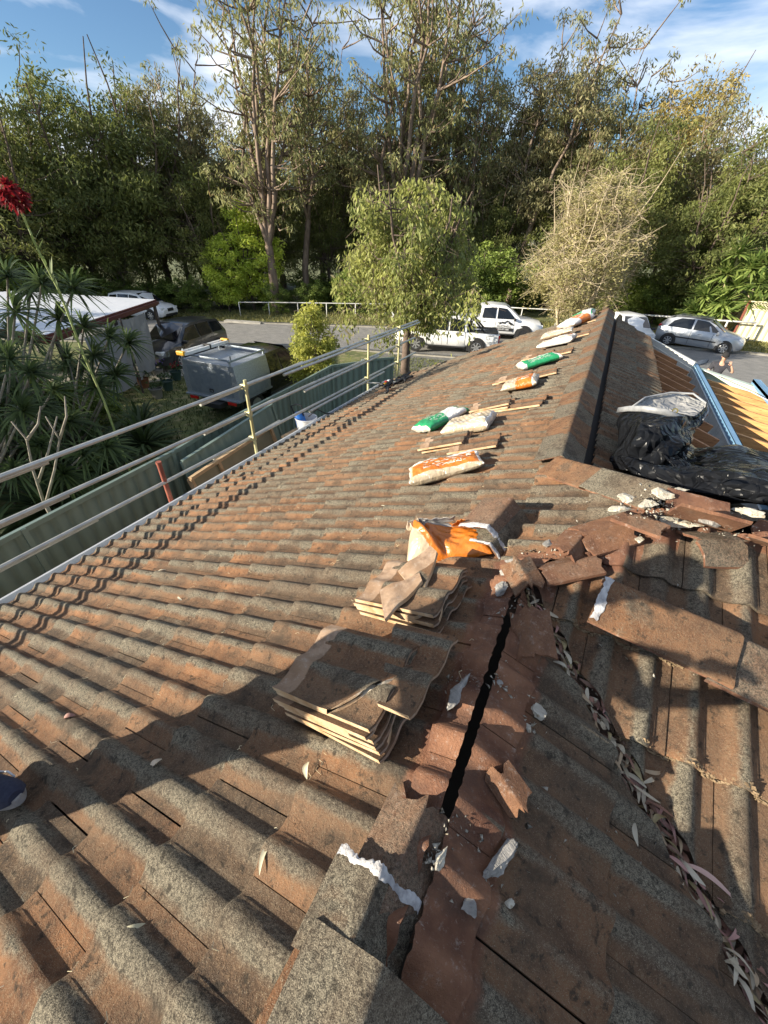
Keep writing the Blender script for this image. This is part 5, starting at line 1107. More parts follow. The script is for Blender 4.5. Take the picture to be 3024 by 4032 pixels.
def wbag(label, pa, pb, **k):                                        # from photo end points (left end, right end), lying on the west slope
    a = Vector(p1(*pa, .04)); b = Vector(p1(*pb, .04)); n = Vector(N1); d = (b-a).normalized(); d = (d-n*d.dot(n)).normalized(); v = n.cross(d)
    M_ = Matrix.Translation((a+b)/2+n*(.0+k.pop('lift', 0.0))) @ Matrix((d, v, n)).transposed().to_4x4() @ Matrix.Rotation(k.pop('tx', 0.0), 4, 'X') @ Matrix.Rotation(k.pop('ty', 0.0), 4, 'Y'); k.setdefault('L', (b-a).length*1.03)
    return bag(label, M_, **k)
b1 = wbag('plump orange and clear plastic bag lying alone in the middle of the roof', (1625, 1893), (1890, 1822), W_=.33, H=.12, pat='o', seed=1)
bag_text(b1, '20', .05, .20, -.01, .098, bm_w, RAD(90)); 
m_ = MB(); m_.box((-.19, -.06, .092), (.045, .05, .002)); m_.build('label_patch', bm_w, b1)
b2 = wbag('beige bag with white stripes leaning on the green bag', (1768, 1700), (1938, 1672), W_=.36, H=.14, pat='s', seed=2)
b3 = wbag('long green and white bag pointing down the slope beside the beige bag', (1632, 1722), (1838, 1612), W_=.30, H=.12, pat='g', seed=3, L=.62)
for k_, (sx, tw) in enumerate(((-.22, 'BLENDED'), (-.17, 'SAND'))): bag_text(b3, tw, .032, sx+.02, -.02, .090, bm_w, RAD(90))
b4 = wbag('orange and beige bag on tiles above the beige striped bag', (1988, 1540), (2118, 1512), W_=.38, H=.11, pat='oo', seed=4, lift=.02)
bag_text(b4, 'MORTAR', .035, .06, -.08, .088, bm_w)
b5 = wbag('small green bag with a white end above the orange and beige bag', (2052, 1462), (2195, 1416), W_=.36, H=.11, pat='gg', seed=5, lift=.02)
bag_text(b5, 'GREEN', .04, -.05, -.05, .088, bm_w)
b6 = wbag('front one of two striped white bags near the ridge end', (2130, 1375), (2262, 1345), W_=.36, H=.11, pat='sw', seed=6, lift=.03)
b7 = wbag('rear one of two striped white bags near the ridge end', (2140, 1348), (2255, 1318), W_=.36, H=.10, pat='s', seed=7, lift=.06)
b8 = wbag('orange bag standing near the far end of the ridge', (2230, 1300), (2305, 1268), W_=.42, H=.16, pat='og', seed=8, lift=.03)
b9 = wbag('green and white bag at the far end of the ridge, farthest of all', (2262, 1272), (2340, 1252), W_=.42, H=.16, pat='g', seed=9, lift=.05)
# the opened and folded orange bag in the foreground
def open_bag():
    a = Vector(p1(1615, 2178, .02)); b = Vector(p1(1930, 2120, .02)); n = Vector(N1); d = (b-a).normalized(); d = (d-n*d.dot(n)).normalized(); v = n.cross(d)
    o = thing('open_bag', 'opened orange and clear plastic bag with its rolled top flopped over, nearest the camera', 'bag', (0, 0, 0)); o.matrix_world = Matrix.Translation(a*.5+b*.5+n*.0) @ Matrix((d, v, n)).transposed().to_4x4()
    L = (b-a).length*1.0; R_ = random.Random(4)
    # body: a sand-filled pillow, propped up at its left end, with a fold sweeping across it
    nu, nv = 90, 60; V_, F_, MI = [], [], []
    for j in range(nv+1):
        v = 2*j/nv-1
        for i in range(nu+1):
            u = i/nu; e = max(0, (1-abs(2*u-1)**5)*(1-abs(v)**3.2))**.45; top = .10+.075*math.exp(-((u-.22)/.22)**2)-.03*u
            f = (u-.30)-.22*(-v); fold = -.035*math.exp(-(f/.045)**2)+.022*math.exp(-((f+.08)/.05)**2)
            wr_ = .005*math.sin(11*u+4*v)+.0025*math.sin(21*u-9*v+1)+.0015*math.sin(43*u+19*v+2)+.002*math.sin(9*u+23*v)
            V_.append(((u-.5)*L, v*.165*(1-.10*u), max(0, (top+fold*(v < .7)+wr_)*e)))
    K = nu+1
    for j in range(nv):
        for i in range(nu):
            u = (i+.5)/nu; v = 2*(j+.5)/nv-1; f = (u-.30)-.22*(-v); F_.append((j*K+i, j*K+i+1, (j+1)*K+i+1, (j+1)*K+i))
            m = 3 if f < -.16 else 0
            if v > .30 and -.05 < f < .38: m = 5
            if .42 < f and v > .45: m = 3
            MI.append(m)
    gcf = mat('grey_clear_film', (.30, .29, .28), (.46, .45, .43), rough=.22, scale=12, bump=.6, bscale=25, transl=.2)
    link('bag_film', arr_mesh('bag_film', V_, F_, BM+[gcf], smooth=True, midx=MI), o)
    def lip(x0, x1, y0, z0, hgt, dirv, mt, sd):
        vs, fs = [], []; ni, nj = 30, 10
        for j in range(nj+1):
            for i in range(ni+1):
                s = i/ni; t = j/nj; vs.append((x0+(x1-x0)*s+.006*math.sin(t*5+s*9+sd), y0+dirv*(t**1.5)*.05+.007*math.sin(s*15+t*3+sd)*t, z0+hgt*t*(.8+.2*math.sin(s*4+sd))+.003*math.sin(s*33)*t))
        for j in range(nj):
            for i in range(ni): a_ = j*(ni+1)+i; fs.append((a_, a_+1, a_+ni+2, a_+ni+1))
        q_ = link('bag_lip', arr_mesh('bag_lip', vs, fs, [mt], smooth=True), o); sm = q_.modifiers.new('thickness', 'SOLIDIFY'); sm.thickness = .002
    lip(-.19, .06, .09, .10, .07, -.6, gcf, 1); lip(-.20, -.13, .02, .13, .06, .5, bm_c, 3); lip(.04, .12, .05, .09, .05, -.8, bm_o, 5)
    m_ = MB(); m_.box((-.15, -.150, .060), (.05, .004, .035), Matrix.Rotation(-.7, 3, 'X')); m_.build('label_patch', bm_y, o)
    return o
open_bag()

# ---- loose ridge caps
def loose_cap(nm, label, M_, seed=0, L=.42, w=.15, h=.10, ragged=.0, clean=0.0, mort=None, grp='loose ridge caps', taper=0.0):
    me = cap_mesh(L=L, w=w, h=h, seed=seed, ragged=ragged, clean=clean, name=nm, taper=taper)
    if mort is None: o = link(nm, me); o.matrix_world = M_; return tag(o, label, 'ridge cap', grp)
    o = thing(nm, label, 'ridge cap', (0, 0, 0), 0, grp); o.matrix_world = M_; link('cap', me, o)
    lo_, hi_ = mort; rq_ = random.Random(seed+5); m2 = MB(); w2 = w; n_ = 44
    pts = []
    for k in range(n_+1):                                            # ragged strip of old mortar across the cap
        t = k/n_; x = (t-.5)*2*w*.98; z = h*(1-abs(x)/w)+.004; pts.append((x, z))
    vs, fs = [], []
    for k, (x, z) in enumerate(pts): a_, b_ = lo_+rq_.uniform(-.0025, .0025)+.003*math.sin(k*.5), hi_+rq_.uniform(-.003, .003)+.005*math.sin(k*.33+seed); vs += [(x, a_, z), (x, (a_+b_)/2, z+.006+rq_.uniform(-.003, .004)), (x, b_, z)]
    for k in range(n_): 
        for q_ in (0, 1): a_ = 3*k+q_; fs.append((a_, a_+1, a_+4, a_+3))
    link('mortar', arr_mesh('mortar', vs, fs, mat('white_mortar', (.30, .29, .29), (.55, .54, .53), rough=.95, scale=30, bump=.9, bscale=70), smooth=True), o); return o
def at_dir(p, d, roll=0.0, pitch=0.0):
    d = Vector([float(q) for q in d]).normalized(); x = d.cross(Vector((0, 0, 1))).normalized(); z = x.cross(d)
    return Matrix.Translation(Vector([float(q) for q in p])) @ Matrix((x, d, z)).transposed().to_4x4() @ Matrix.Rotation(roll, 4, 'Y') @ Matrix.Rotation(pitch, 4, 'X')
# long loose pair on the south slope
z4 = lambda y: ZR+TT*(y-YS)
loose_cap('ridge_cap', 'long loose ridge cap on the sunny slope, left end edged with white mortar', at_dir((.30, 1.44, z4(1.42)+.055), (1, -.13, -.02), roll=RAD(-10)), 21, L=.46, w=.165, h=.11, ragged=.008, mort=(.0, .03))
loose_cap('ridge_cap', 'right hand loose ridge cap overlapping the long one, broken and reddish', at_dir((.70, 1.385, z4(1.38)+.050), (1, -.10, -.07), roll=RAD(-10)), 22, L=.36, w=.17, h=.11, ragged=.05, clean=.46)
# two nested caps leaning on the open bag
loose_cap('ridge_cap', 'upper of two nested ridge caps propped beside the open orange bag', at_dir((-.235, 1.70, p1(1940, 2000)[2]+.075), (.22, .95, .12), roll=RAD(8), pitch=RAD(6)), 23, L=.26, w=.15, h=.11, clean=.5, mort=(-.01, .025))
loose_cap('ridge_cap', 'lower of two nested ridge caps beside the open orange bag', at_dir((-.205, 1.64, p1(1940, 2000)[2]+.022), (.25, .95, .12), roll=RAD(12), pitch=RAD(4)), 24, L=.32, w=.16, h=.11, clean=.2, mort=(-.004, .012))
# upturned cap with mortar on the rubble
o = loose_cap('ridge_cap', 'upturned red ridge cap full of cream mortar on the peak of the rubble', at_dir((.50, 1.93, QZ+.105), (1, .02, -.03), roll=RAD(166)), 25, L=.25, w=.135, h=.085, clean=.55)
# bottom seated caps on the near ridge
loose_cap('ridge_cap', 'ridge cap near the bottom edge with white mortar along its upper lip', at_dir((-.10, .075, ZR-.005), (.02, 1, .03), roll=RAD(4)), 26, L=.19, w=.112, h=.075, ragged=.012, mort=(.172, .192))
loose_cap('ridge_cap', 'reddish broken ridge cap tucked under the big one at the bottom', at_dir((-.07, .20, ZR-.012), (.06, 1, .01), roll=RAD(4)), 27, L=.24, w=.095, h=.066, ragged=.035, clean=.48)
loose_cap('ridge_cap', 'grey ridge cap cut by the bottom edge of the photo', at_dir((-.12, -.27, ZR-.022), (.06, 1, .02), roll=RAD(3)), 28, L=.42, w=.105, h=.068)
# broken cap shards near the meeting of the ridges
loose_cap('cap_shard', 'tilted reddish cap shard at the corner where the ridges meet', at_dir((.07, 1.22, ZR+.055), (.35, -.9, -.25), roll=RAD(25)), 31, L=.19, w=.075, h=.05, ragged=.03, clean=.52, grp='broken cap shards')
loose_cap('cap_shard', 'red cap shard above the crack, left of the long loose cap', at_dir((.20, 1.70, ZR+TT*.2+.05), (.75, .6, .22), roll=RAD(5)), 32, L=.23, w=.095, h=.045, ragged=.035, clean=.52, grp='broken cap shards')
loose_cap('cap_shard', 'dark brown cap shard lying along the crack below the red one', at_dir((.07, 1.47, ZR+.055), (.75, .55, .15), roll=RAD(-8)), 33, L=.26, w=.075, h=.03, ragged=.03, clean=.52, grp='broken cap shards')
loose_cap('cap_shard', 'small orange cap corner among the rubble at the right edge', at_dir((.95, 1.72, z4(1.72)+.05), (1, .1, .05), roll=RAD(20)), 34, L=.22, w=.09, h=.05, ragged=.03, clean=.5, grp='broken cap shards')

for i, (p_, d_, rl_, L_, w_, c_, lb) in enumerate([((.14, 1.56, ZR+TT*.14+.06), (.3, 1, .1), 20, .16, .07, .52, 'small reddish shard standing across the crack'), ((.33, 1.86, QZ-.02), (1, -.4, .1), -15, .18, .08, .5, 'brown shard left of the rubble peak'), ((.62, 1.80, z4(1.80)+.05), (1, .5, .0), 10, .20, .10, .45, 'grey shard between the upturned cap and the long loose cap'),
     ((.82, 1.93, QZ+.05), (.9, -.3, .1), 175, .20, .10, .5, 'upturned shard right of the rubble peak'), ((1.02, 1.50, z4(1.50)+.05), (.8, .6, .2), 15, .16, .08, .5, 'orange shard at the right edge beside the loose caps'), ((.05, 1.36, ZR+.05), (-.6, .8, .1), -20, .15, .07, .46, 'dark shard at the top of the open ridge gap'), ((.10, .62, ZR-TT*.1+.05), (.9, -.5, -.2), 25, .10, .045, .5, 'scooped tile shard on the shaded slope')]):
    loose_cap('cap_shard', lb, at_dir(p_, d_, roll=RAD(rl_)), 60+i, L=L_, w=w_, h=w_*.55, ragged=.04, clean=c_, grp='broken cap shards')
# ---- mortar lumps and crumbs
creamm = mat('cream_mortar', (.34, .31, .25), (.54, .50, .41), rough=.95, scale=18, c3=(.33, .28, .2), s3=30, p3_=.6, bump=1.0, bscale=60)
greym = mat('grey_mortar', (.22, .21, .19), (.38, .36, .33), rough=.95, scale=14, bump=1.0, bscale=60, stretch=(3, 1, 1))
def lump(nm, label, p, d, size, seed, m=None, group='lumps of old mortar', sink=.25):
    rg_ = random.Random(seed); bm = bmesh.new(); bmesh.ops.create_icosphere(bm, subdivisions=4, radius=.55)
    pl = [(Vector((rg_.gauss(0, 1), rg_.gauss(0, 1), rg_.gauss(0, 1))).normalized(), rg_.uniform(.18, .36)) for _ in range(15)]
    for v in bm.verts:
        for n_, dd in pl:
            q_ = v.co.dot(n_)
            if q_ > dd: v.co -= n_*(q_-dd)
        v.co *= 1+.12*hnoise(v.co.x*9, v.co.y*9+v.co.z*7, seed)+.07*hnoise(v.co.x*24, v.co.y*27+v.co.z*21, seed)
        v.co.x *= size[0]; v.co.y *= size[1]; v.co.z *= size[2]
    me = bpy.data.meshes.new(nm); bm.to_mesh(me); bm.free(); me.materials.append(m or creamm); me.shade_smooth(); me.set_sharp_from_angle(angle=RAD(28))
    o = link(nm, me); p = Vector([float(q) for q in p]); d = Vector([float(q) for q in d]).normalized(); n_ = Vector(N1); sd = n_.cross(d)
    o.matrix_world = Matrix.Translation(p+Vector((0, 0, size[2]*sink))) @ Matrix((d, sd, n_)).transposed().to_4x4(); return tag(o, label, 'mortar', group)
def ppx(u, v, l=.03):
    for f in (p1,):
        q = f(u, v, l)
    x, y = q[0], q[1]
    if x > .02 and y-x < YS-.02: q = p4(u, v, l) if True else q
    if q[0] > .02 and q[0]+q[1] < YS-.02: q = p3(u, v, l)
    if q[1] > QY-.10 and u > 2380 and v < 2170: q = on(u, v, (0, 0, 1), QZ+.055)
    return q
LM = [((2430, 2010), (.14, .05, .035), 'cream mortar stick lying left of the rubble peak', creamm, (1, .4, 0)), ((2540, 1995), (.12, .11, .06), 'cream mortar lump leaning against the upturned red cap', creamm, (.6, .8, 0)),
      ((2600, 1955), (.13, .09, .06), 'large cream mortar lump behind the upturned cap', creamm, (1, -.2, 0)), ((2670, 1935), (.12, .06, .04), 'flat cream mortar slab farthest back in the rubble', creamm, (1, -.3, 0)),
      ((2570, 2090), (.14, .09, .05), 'pale mortar lump sliding down in front of the upturned cap', creamm, (.5, -.8, 0)), ((2235, 2160), (.12, .055, .04), 'pointed pale mortar piece left of the red shard', greym, (1, .3, 0)),
      ((2155, 2150), (.10, .07, .04), 'leaf shaped pale mortar piece beside the pointed one', greym, (.3, 1, 0)), ((2030, 2215), (.17, .055, .04), 'long ribbed mortar strip above the ridge corner', greym, (1, .35, 0)),
      ((1990, 2260), (.10, .06, .04), 'grey mortar lump under the long ribbed strip', greym, (1, -.3, 0)), ((1975, 2330), (.09, .07, .05), 'dark mortar lump at the ridge corner', greym, (.4, 1, 0)),
      ((2440, 2375), (.05, .03, .02), 'thin mortar sliver beneath the long loose cap', creamm, (.2, 1, 0)), ((2780, 2060), (.12, .10, .05), 'grey mortar lump right of the upturned cap', greym, (1, .2, 0)),
      ((2655, 2060), (.19, .13, .03), 'broad cream mortar slab filling the hollow of the upturned cap', creamm, (1, .1, 0)), ((2455, 1965), (.10, .08, .05), 'cream mortar chunk at the left end of the rubble peak', creamm, (.4, 1, 0)), ((2510, 2130), (.09, .07, .04), 'cream mortar wedge between the red shard and the upturned cap', creamm, (.6, .6, 0)), ((2950, 2030), (.16, .08, .04), 'cream mortar slab at the right edge of the ridge', creamm, (1, -.3, 0)), ((1960, 3400), (.135, .06, .045), 'grey mortar block on the shaded slope near the camera', greym, (.5, .87, -.2)),
      ((1850, 3570), (.06, .045, .03), 'small grey mortar piece near the bottom cap', greym, (.3, -.9, 0)), ((2000, 3560), (.035, .022, .02), 'tiny pale mortar piece below the grey block', creamm, (.5, .8, 0)),
      ((2080, 2740), (.03, .02, .02), 'tiny pale stone beside the scooped tile', creamm, (1, .2, 0)), ((2075, 2870), (.035, .03, .02), 'small cream cube of mortar below the curled shard', creamm, (1, .6, 0)),
      ((1790, 2760), (.24, .06, .05), 'long grey ribbed mortar strip right of the tall stack', greym, (.20, 1, 0)), ((1735, 3385), (.06, .035, .03), 'small cream mortar stub beside the open ridge', creamm, (.2, 1, 0)),
      ((1965, 2690), (.035, .03, .02), 'small bluish stone beside the crack', greym, (1, .2, 0)), ((2120, 3040 if False else 2810), (.10, .05, .03), 'curled mortar shell on the shaded slope', creamm, (.9, -.4, 0)),
      ((740, 2270), (.06, .04, .015), 'flat beige flake lying alone on the left part of the roof', greym, (1, .3, 0))]
for i, (pp, sz, lb, m_, d_) in enumerate(LM): lump('mortar_lump', lb, ppx(*pp), d_, sz, 100+i, m_)
# crumbs
rg = random.Random(31); vs, fs = [], []
def crumb(p, s):
    o_ = len(vs); pts = [Vector((rg.gauss(0, 1), rg.gauss(0, 1), rg.gauss(0, 1))).normalized()*s*rg.uniform(.6, 1) for _ in range(4)]
    for q_ in pts: vs.append(tuple(Vector([float(a) for a in p])+q_))
    fs.extend([(o_, o_+1, o_+2), (o_, o_+2, o_+3), (o_, o_+3, o_+1), (o_+1, o_+3, o_+2)])
for (u, v, su, n_) in [(2600, 2010, 130, 150), (2150, 2200, 130, 70), (2000, 2380, 90, 40), (1800, 2700, 60, 50), (2080, 2850, 70, 30), (1900, 3500, 120, 30), (2850, 2080, 140, 60), (2400, 2100, 150, 60), (1700, 3380, 60, 25), (2000, 2700, 120, 30), (2250, 3300, 350, 40), (2500, 2500, 250, 25), (1750, 3250, 120, 40)]:
    for _ in range(n_):
        q = ppx(u+rg.gauss(0, su*.5), v+rg.gauss(0, su*.33), .03); crumb(q, rg.choice((.004, .006, .009, .014)))
tag(link('mortar_crumbs', arr_mesh('mortar_crumbs', vs, fs, creamm)), 'scattered crumbs of cream mortar round the open ridges', 'crumbs', kind='stuff')

# ---- dead leaves: litter in the valley plus single curled leaves on the tiles
def leaf_blade(vs, fs, cs, p, d, L, w, n, curl, col, seg=6):
    p = Vector([float(q) for q in p]); d = Vector(d).normalized(); n = Vector(n).normalized(); s = d.cross(n).normalized(); o_ = len(vs)
    for j in range(seg+1):
        t = j/seg; c_ = p+d*L*t+n*(curl*math.sin(t*3.1))+s*(.12*L*math.sin(t*2.6)); ww = w*.5*math.sin(math.pi*min(.06+t*.92, 1))**.8
        vs.append(tuple(c_-s*ww+n*ww*.4)); vs.append(tuple(c_)); vs.append(tuple(c_+s*ww+n*ww*.4)); cs.extend([col]*3)
    for j in range(seg): a_ = o_+3*j; fs.extend([(a_, a_+1, a_+4, a_+3), (a_+1, a_+2, a_+5, a_+4)])
vs, fs, cs = [], [], []; lc = [(.36, .26, .16), (.25, .13, .09), (.45, .38, .27), (.40, .22, .19), (.30, .24, .12), (.16, .09, .06), (.50, .44, .33)]
rg = random.Random(17)
for i in range(620):
    t = rg.random()**.9; x = .04+t*1.15; k_ = rg.gauss(0, .016+.014*t); y_ = YS-x+k_*.7; p = (x+k_*.7, y_, ZR-TT*x+rg.uniform(-.045, .035))
    a_ = rg.gauss(-.78, .7)+(3.14 if rg.random() < .5 else 0); leaf_blade(vs, fs, cs, p, (math.cos(a_), math.sin(a_), rg.uniform(-.18, .10)), rg.uniform(.03, .085), rg.uniform(.008, .018), (rg.uniform(-.6, .6), rg.uniform(-.6, .6), 1), rg.uniform(-.01, .02), rg.choice(lc))
leafdry = mat('dry_leaf', (1, 1, 1), rough=.6, tint='tint', transl=.15)
for i in range(160):
    t = rg.random(); x = .04+t*1.15; k_ = rg.gauss(0, .02); p = (x+k_, YS-x+k_, ZR-TT*x+rg.uniform(-.04, .03)); a_ = rg.uniform(0, 6.28); l_ = rg.uniform(.01, .035); leaf_blade(vs, fs, cs, p, (math.cos(a_), math.sin(a_), rg.uniform(-.3, .3)), l_, l_*rg.uniform(.3, .8), (rg.uniform(-1, 1), rg.uniform(-1, 1), 1), 0, rg.choice([(.12, .07, .045), (.20, .13, .08), (.30, .24, .17)]), 2)
tag(link('leaf_litter', arr_mesh('leaf_litter', vs, fs, leafdry, np.array(cs), smooth=True)), 'curled dry gum leaves packed along the valley', 'leaf litter', kind='stuff')
SL = [((1090, 3290), (.25, -1, .1), .09, .015, (.45, .42, .29), 'pale green dry leaf lying on the tiles below the camera'), ((1215, 3000), (.4, -.6, 0), .05, .018, (.6, .57, .4), 'cream leaf under the front of the tall stack'), ((590, 3030), (.1, .7, 0), .045, .025, (.62, .5, .36), 'tan oval leaf in the photographer shadow'),
      ((470, 3680), (.5, .6, 0), .06, .016, (.50, .46, .30), 'small pale leaf stuck at a tile edge near the bottom left'), ((250, 2830), (.6, .7, 0), .05, .03, (.34, .18, .14), 'curled reddish leaf right of the shoe'), ((700, 2350), (1, -.1, 0), .075, .012, (.62, .58, .42), 'thin pale leaf below the beige flake'),
      ((80, 2725), (.8, .4, 0), .04, .025, (.7, .66, .5), 'pale round leaf above the shoe'), ((2230, 2080), (1, .3, 0), .16, .016, (.55, .20, .17), 'long pink dry leaf near the nested caps'), ((2330, 2090), (.2, 1, 0), .10, .02, (.50, .17, .14), 'short red leaf standing beside the long pink one'),
      ((2900, 3550), (-.9, .1, 0), .14, .016, (.55, .36, .30), 'pink leaf lying across the end of the valley litter'), ((2500, 3240), (.2, -1, 0), .06, .014, (.45, .4, .30), 'broad tan leaf on the valley litter'), ((1210, 1690), (.6, .8, 0), .06, .015, (.7, .66, .5), 'small straw leaf left of the long green bag'),
      ((620, 2250), (.7, .7, 0), .07, .012, (.6, .55, .4), 'thin straw leaf left of the beige flake'), ((330, 2480), (1, .1, 0), .08, .01, (.6, .55, .42), 'thin straw twig near the rail shadows at left'), ((900, 2130), (.7, .7, 0), .07, .014, (.62, .58, .42), 'slim pale leaf midway down the roof'), ((1500, 1990), (1, .05, 0), .09, .010, (.7, .68, .5), 'thin white leaf left of the open bag')]
for pp, d_, L, w_, c_, lb in SL:
    vs, fs, cs = [], [], []; p = ppx(*pp, l=.035); leaf_blade(vs, fs, cs, (0, 0, 0), d_, L, w_, (-.3, 0, 1), .012, c_, 8)
    o = link('dry_leaf', arr_mesh('dry_leaf', vs, fs, leafdry, np.array(cs), smooth=True)); o.location = p; tag(o, lb, 'leaf', 'single leaves on the roof')
# tiny twigs and lichen fluff over the roof
vs, fs = [], []; rg = random.Random(99); mb = MB()
for i in range(900):
    x = -rg.random()*4; x = (v01+round((x/CT-v01)/GA)*GA)*CT+rg.uniform(-.004, .012) if rg.random() < .7 else x; y_ = -.6+rg.random()**1.3*9; p = np.array([x, y_, ZR+TT*x+.03+.02*rg.random()]); a_ = rg.uniform(0, 6.28); l = rg.uniform(.008, .03)
    mb.tube([p, p+np.array([math.cos(a_), math.sin(a_), .2])*l*.5, p+np.array([math.cos(a_+.8), math.sin(a_+.8), .0])*l], .0009, 3, cap=False)
tag(mb.build('twig_litter', mat('straw', (.60, .50, .30), (.75, .68, .45), rough=.8, scale=30)), 'fine straw coloured twigs strewn over the tiles', 'twigs', kind='stuff')

# ---- sagging dark line of the opened bedding: fibrous straw at the course edges of the south slope
fib = mat('coir_fibre', (.14, .095, .05), (.27, .19, .11), rough=.95, scale=40); mb = MB(); rg = random.Random(12)
for c in range(-3, 1):
    yb_ = 1.33+c*GA*CT
    for i in range(900):
        x = rg.uniform(YS-yb_+.05, 1.5); h_ = .038*prof((x-(.01+(.15 if c % 2 == 0 else 0))) % .15); y0_ = yb_-.004+rg.uniform(-.006, .010); z0_ = z4(y0_)+h_+.012+rg.uniform(-.006, .008); a_ = rg.gauss(0, .5)
        mb.tube([(x, y0_, z0_-.004), (x+.009*math.cos(a_), y0_+.009*math.sin(a_), z0_+rg.uniform(-.006, .0))], rg.uniform(.0015, .0045), 4)
tag(mb.build('moss_fibre', fib), 'tan fibrous moss along the course edges of the sunny slope', 'moss', kind='stuff')

# ---- black harness heap by the far post
hs_ = thing('safety_harness', 'tangled black safety harness with buckles beside the far scaffold posts', 'harness', p1(1540, 1520, .03)); HO = np.array(hs_.location); rg = random.Random(8)
for k in range(9):
    pts = []; p = np.array([rg.uniform(-.3, .3), rg.uniform(-.5, .5), 0]); a_ = rg.uniform(0, 6.28)
    for j in range(9): a_ += rg.gauss(0, .9); p = p+np.array([math.cos(a_)*.07, math.sin(a_)*.12, 0]); pts.append(p*np.array([.75, .75, 1])+np.array([0, 0, p[0]*.75*TT+.04+.05*rg.random()]))
    mb = MB(); mb.tube(pts, .024, 6); mb.build('webbing', blackp, hs_, smooth=True)
for k in range(4): mb = MB(); q = (rg.uniform(-.25, .25), rg.uniform(-.4, .4), .1); mb.box((q[0], q[1], q[0]*TT+.10), (.05, .08, .02)); mb.build('buckle', [chrome, redl, yel, wp][k], hs_, bevel=.005)

# ---- black tarpaulin
tarpb = mat('black_tarp', (.006, .0065, .008), (.010, .011, .013), rough=.27, spec=.10, scale=5, bump=.3, bscale=16); tarps = mat('silver_tarp_underside', (.22, .22, .21), (.36, .35, .33), rough=.5, scale=5, bump=.4, bscale=18)
hem = mat('grey_hem', (.18, .185, .19), (.28, .285, .29), rough=.4, scale=20)
def crinkle(m, sc, dist):
    t = m.node_tree; n = t.nodes; b = n['Principled BSDF']; c = n.new('ShaderNodeTexCoord'); nz_ = n.new('ShaderNodeTexNoise'); nz_.inputs['Scale'].default_value = 3.0; vm = n.new('ShaderNodeVectorMath'); vm.operation = 'MULTIPLY_ADD'
    vm.inputs[1].default_value = (.25, .25, .25); t.links.new(c.outputs['Object'], nz_.inputs['Vector']); t.links.new(nz_.outputs['Color'], vm.inputs[0]); t.links.new(c.outputs['Object'], vm.inputs[2]); last = None
    for k, (s_, d_) in enumerate(((sc, dist), (sc*2.7, dist*.4))):
        v_ = n.new('ShaderNodeTexVoronoi'); v_.feature = 'DISTANCE_TO_EDGE'; v_.inputs['Scale'].default_value = s_; t.links.new(vm.outputs[0], v_.inputs['Vector']); u_ = n.new('ShaderNodeBump'); u_.inputs['Strength'].default_value = 1.0; u_.inputs['Distance'].default_value = d_
        t.links.new(v_.outputs['Distance'], u_.inputs['Height'])
        if last: t.links.new(last, u_.inputs['Normal'])
        last = u_.outputs[0]
    t.links.new(last, b.inputs['Normal'])
crinkle(tarpb, 4.5, .09); crinkle(tarps, 7, .04); crinkle(bm_o, 22, .005); crinkle(bm_g, 22, .005); crinkle(bm_w, 24, .005); crinkle(bm_c, 24, .005)
tp = thing('tarpaulin', 'crumpled black plastic tarpaulin with silver underside draped over the broken hip', 'tarpaulin', (.9, 3.2, -1.4)); TO = np.array(tp.location)
def cloth_grid(rows, nu=90, nv=60, amp=.03, seed=0, m=tarpb, name='sheet', freq=1.0, thick=.004):
    R_ = np.random.RandomState(seed); G = np.array(rows, float); nr, nc = G.shape[:2]
    def cm(P, t):                                                    # Catmull-Rom along axis 0
        n_ = len(P); i = np.clip(np.floor(t).astype(int), 0, n_-2); f = (t-i)[:, None, None] if P.ndim == 3 else (t-i)[:, None]
        a, b, c, d = P[np.clip(i-1, 0, n_-1)], P[i], P[i+1], P[np.clip(i+2, 0, n_-1)]
        return b*(1-f)+c*f+.35*(.5*((2*b)+(-a+c)*f+(2*a-5*b+4*c-d)*f**2+(-a+3*b-3*c+d)*f**3)-(b*(1-f)+c*f))
    A = cm(G, np.linspace(0, nr-1, nv+1)); A = cm(A.transpose(1, 0, 2), np.linspace(0, nc-1, nu+1)).transpose(1, 0, 2)
    x = np.linspace(0, 1, nu+1)[None, :]; y = np.linspace(0, 1, nv+1)[:, None]; d = 0
    for k in range(9):
        fx, fy = R_.randn(2)*7*freq*(1+k*.35); ph = R_.rand()*6.28; d = d+(1-np.abs(((fx*x+fy*y+ph)/3.14159) % 2-1)*2)*.5/(1+.5*k)
    dn_ = np.cross(np.gradient(A, axis=1), np.gradient(A, axis=0)); dn_ /= np.linalg.norm(dn_, axis=2)[..., None]+1e-9
    A = A+dn_*(d*amp)[..., None]*np.minimum(1, 1.0)
    V_ = A.reshape(-1, 3)-TO; K = nu+1; F_ = [(j*K+i, j*K+i+1, (j+1)*K+i+1, (j+1)*K+i) for j in range(nv) for i in range(nu)]
    o = link(name, arr_mesh(name, V_, F_, [m] if not isinstance(m, list) else m, smooth=True), tp); o.data.set_sharp_from_angle(angle=RAD(22)); sd = o.modifiers.new('thickness', 'SOLIDIFY'); sd.thickness = thick; sd.offset = 0; return o, A
def Pz(u, v, y): return on(u, v, (0, 1, 0), y)                        # point on the vertical plane y = const
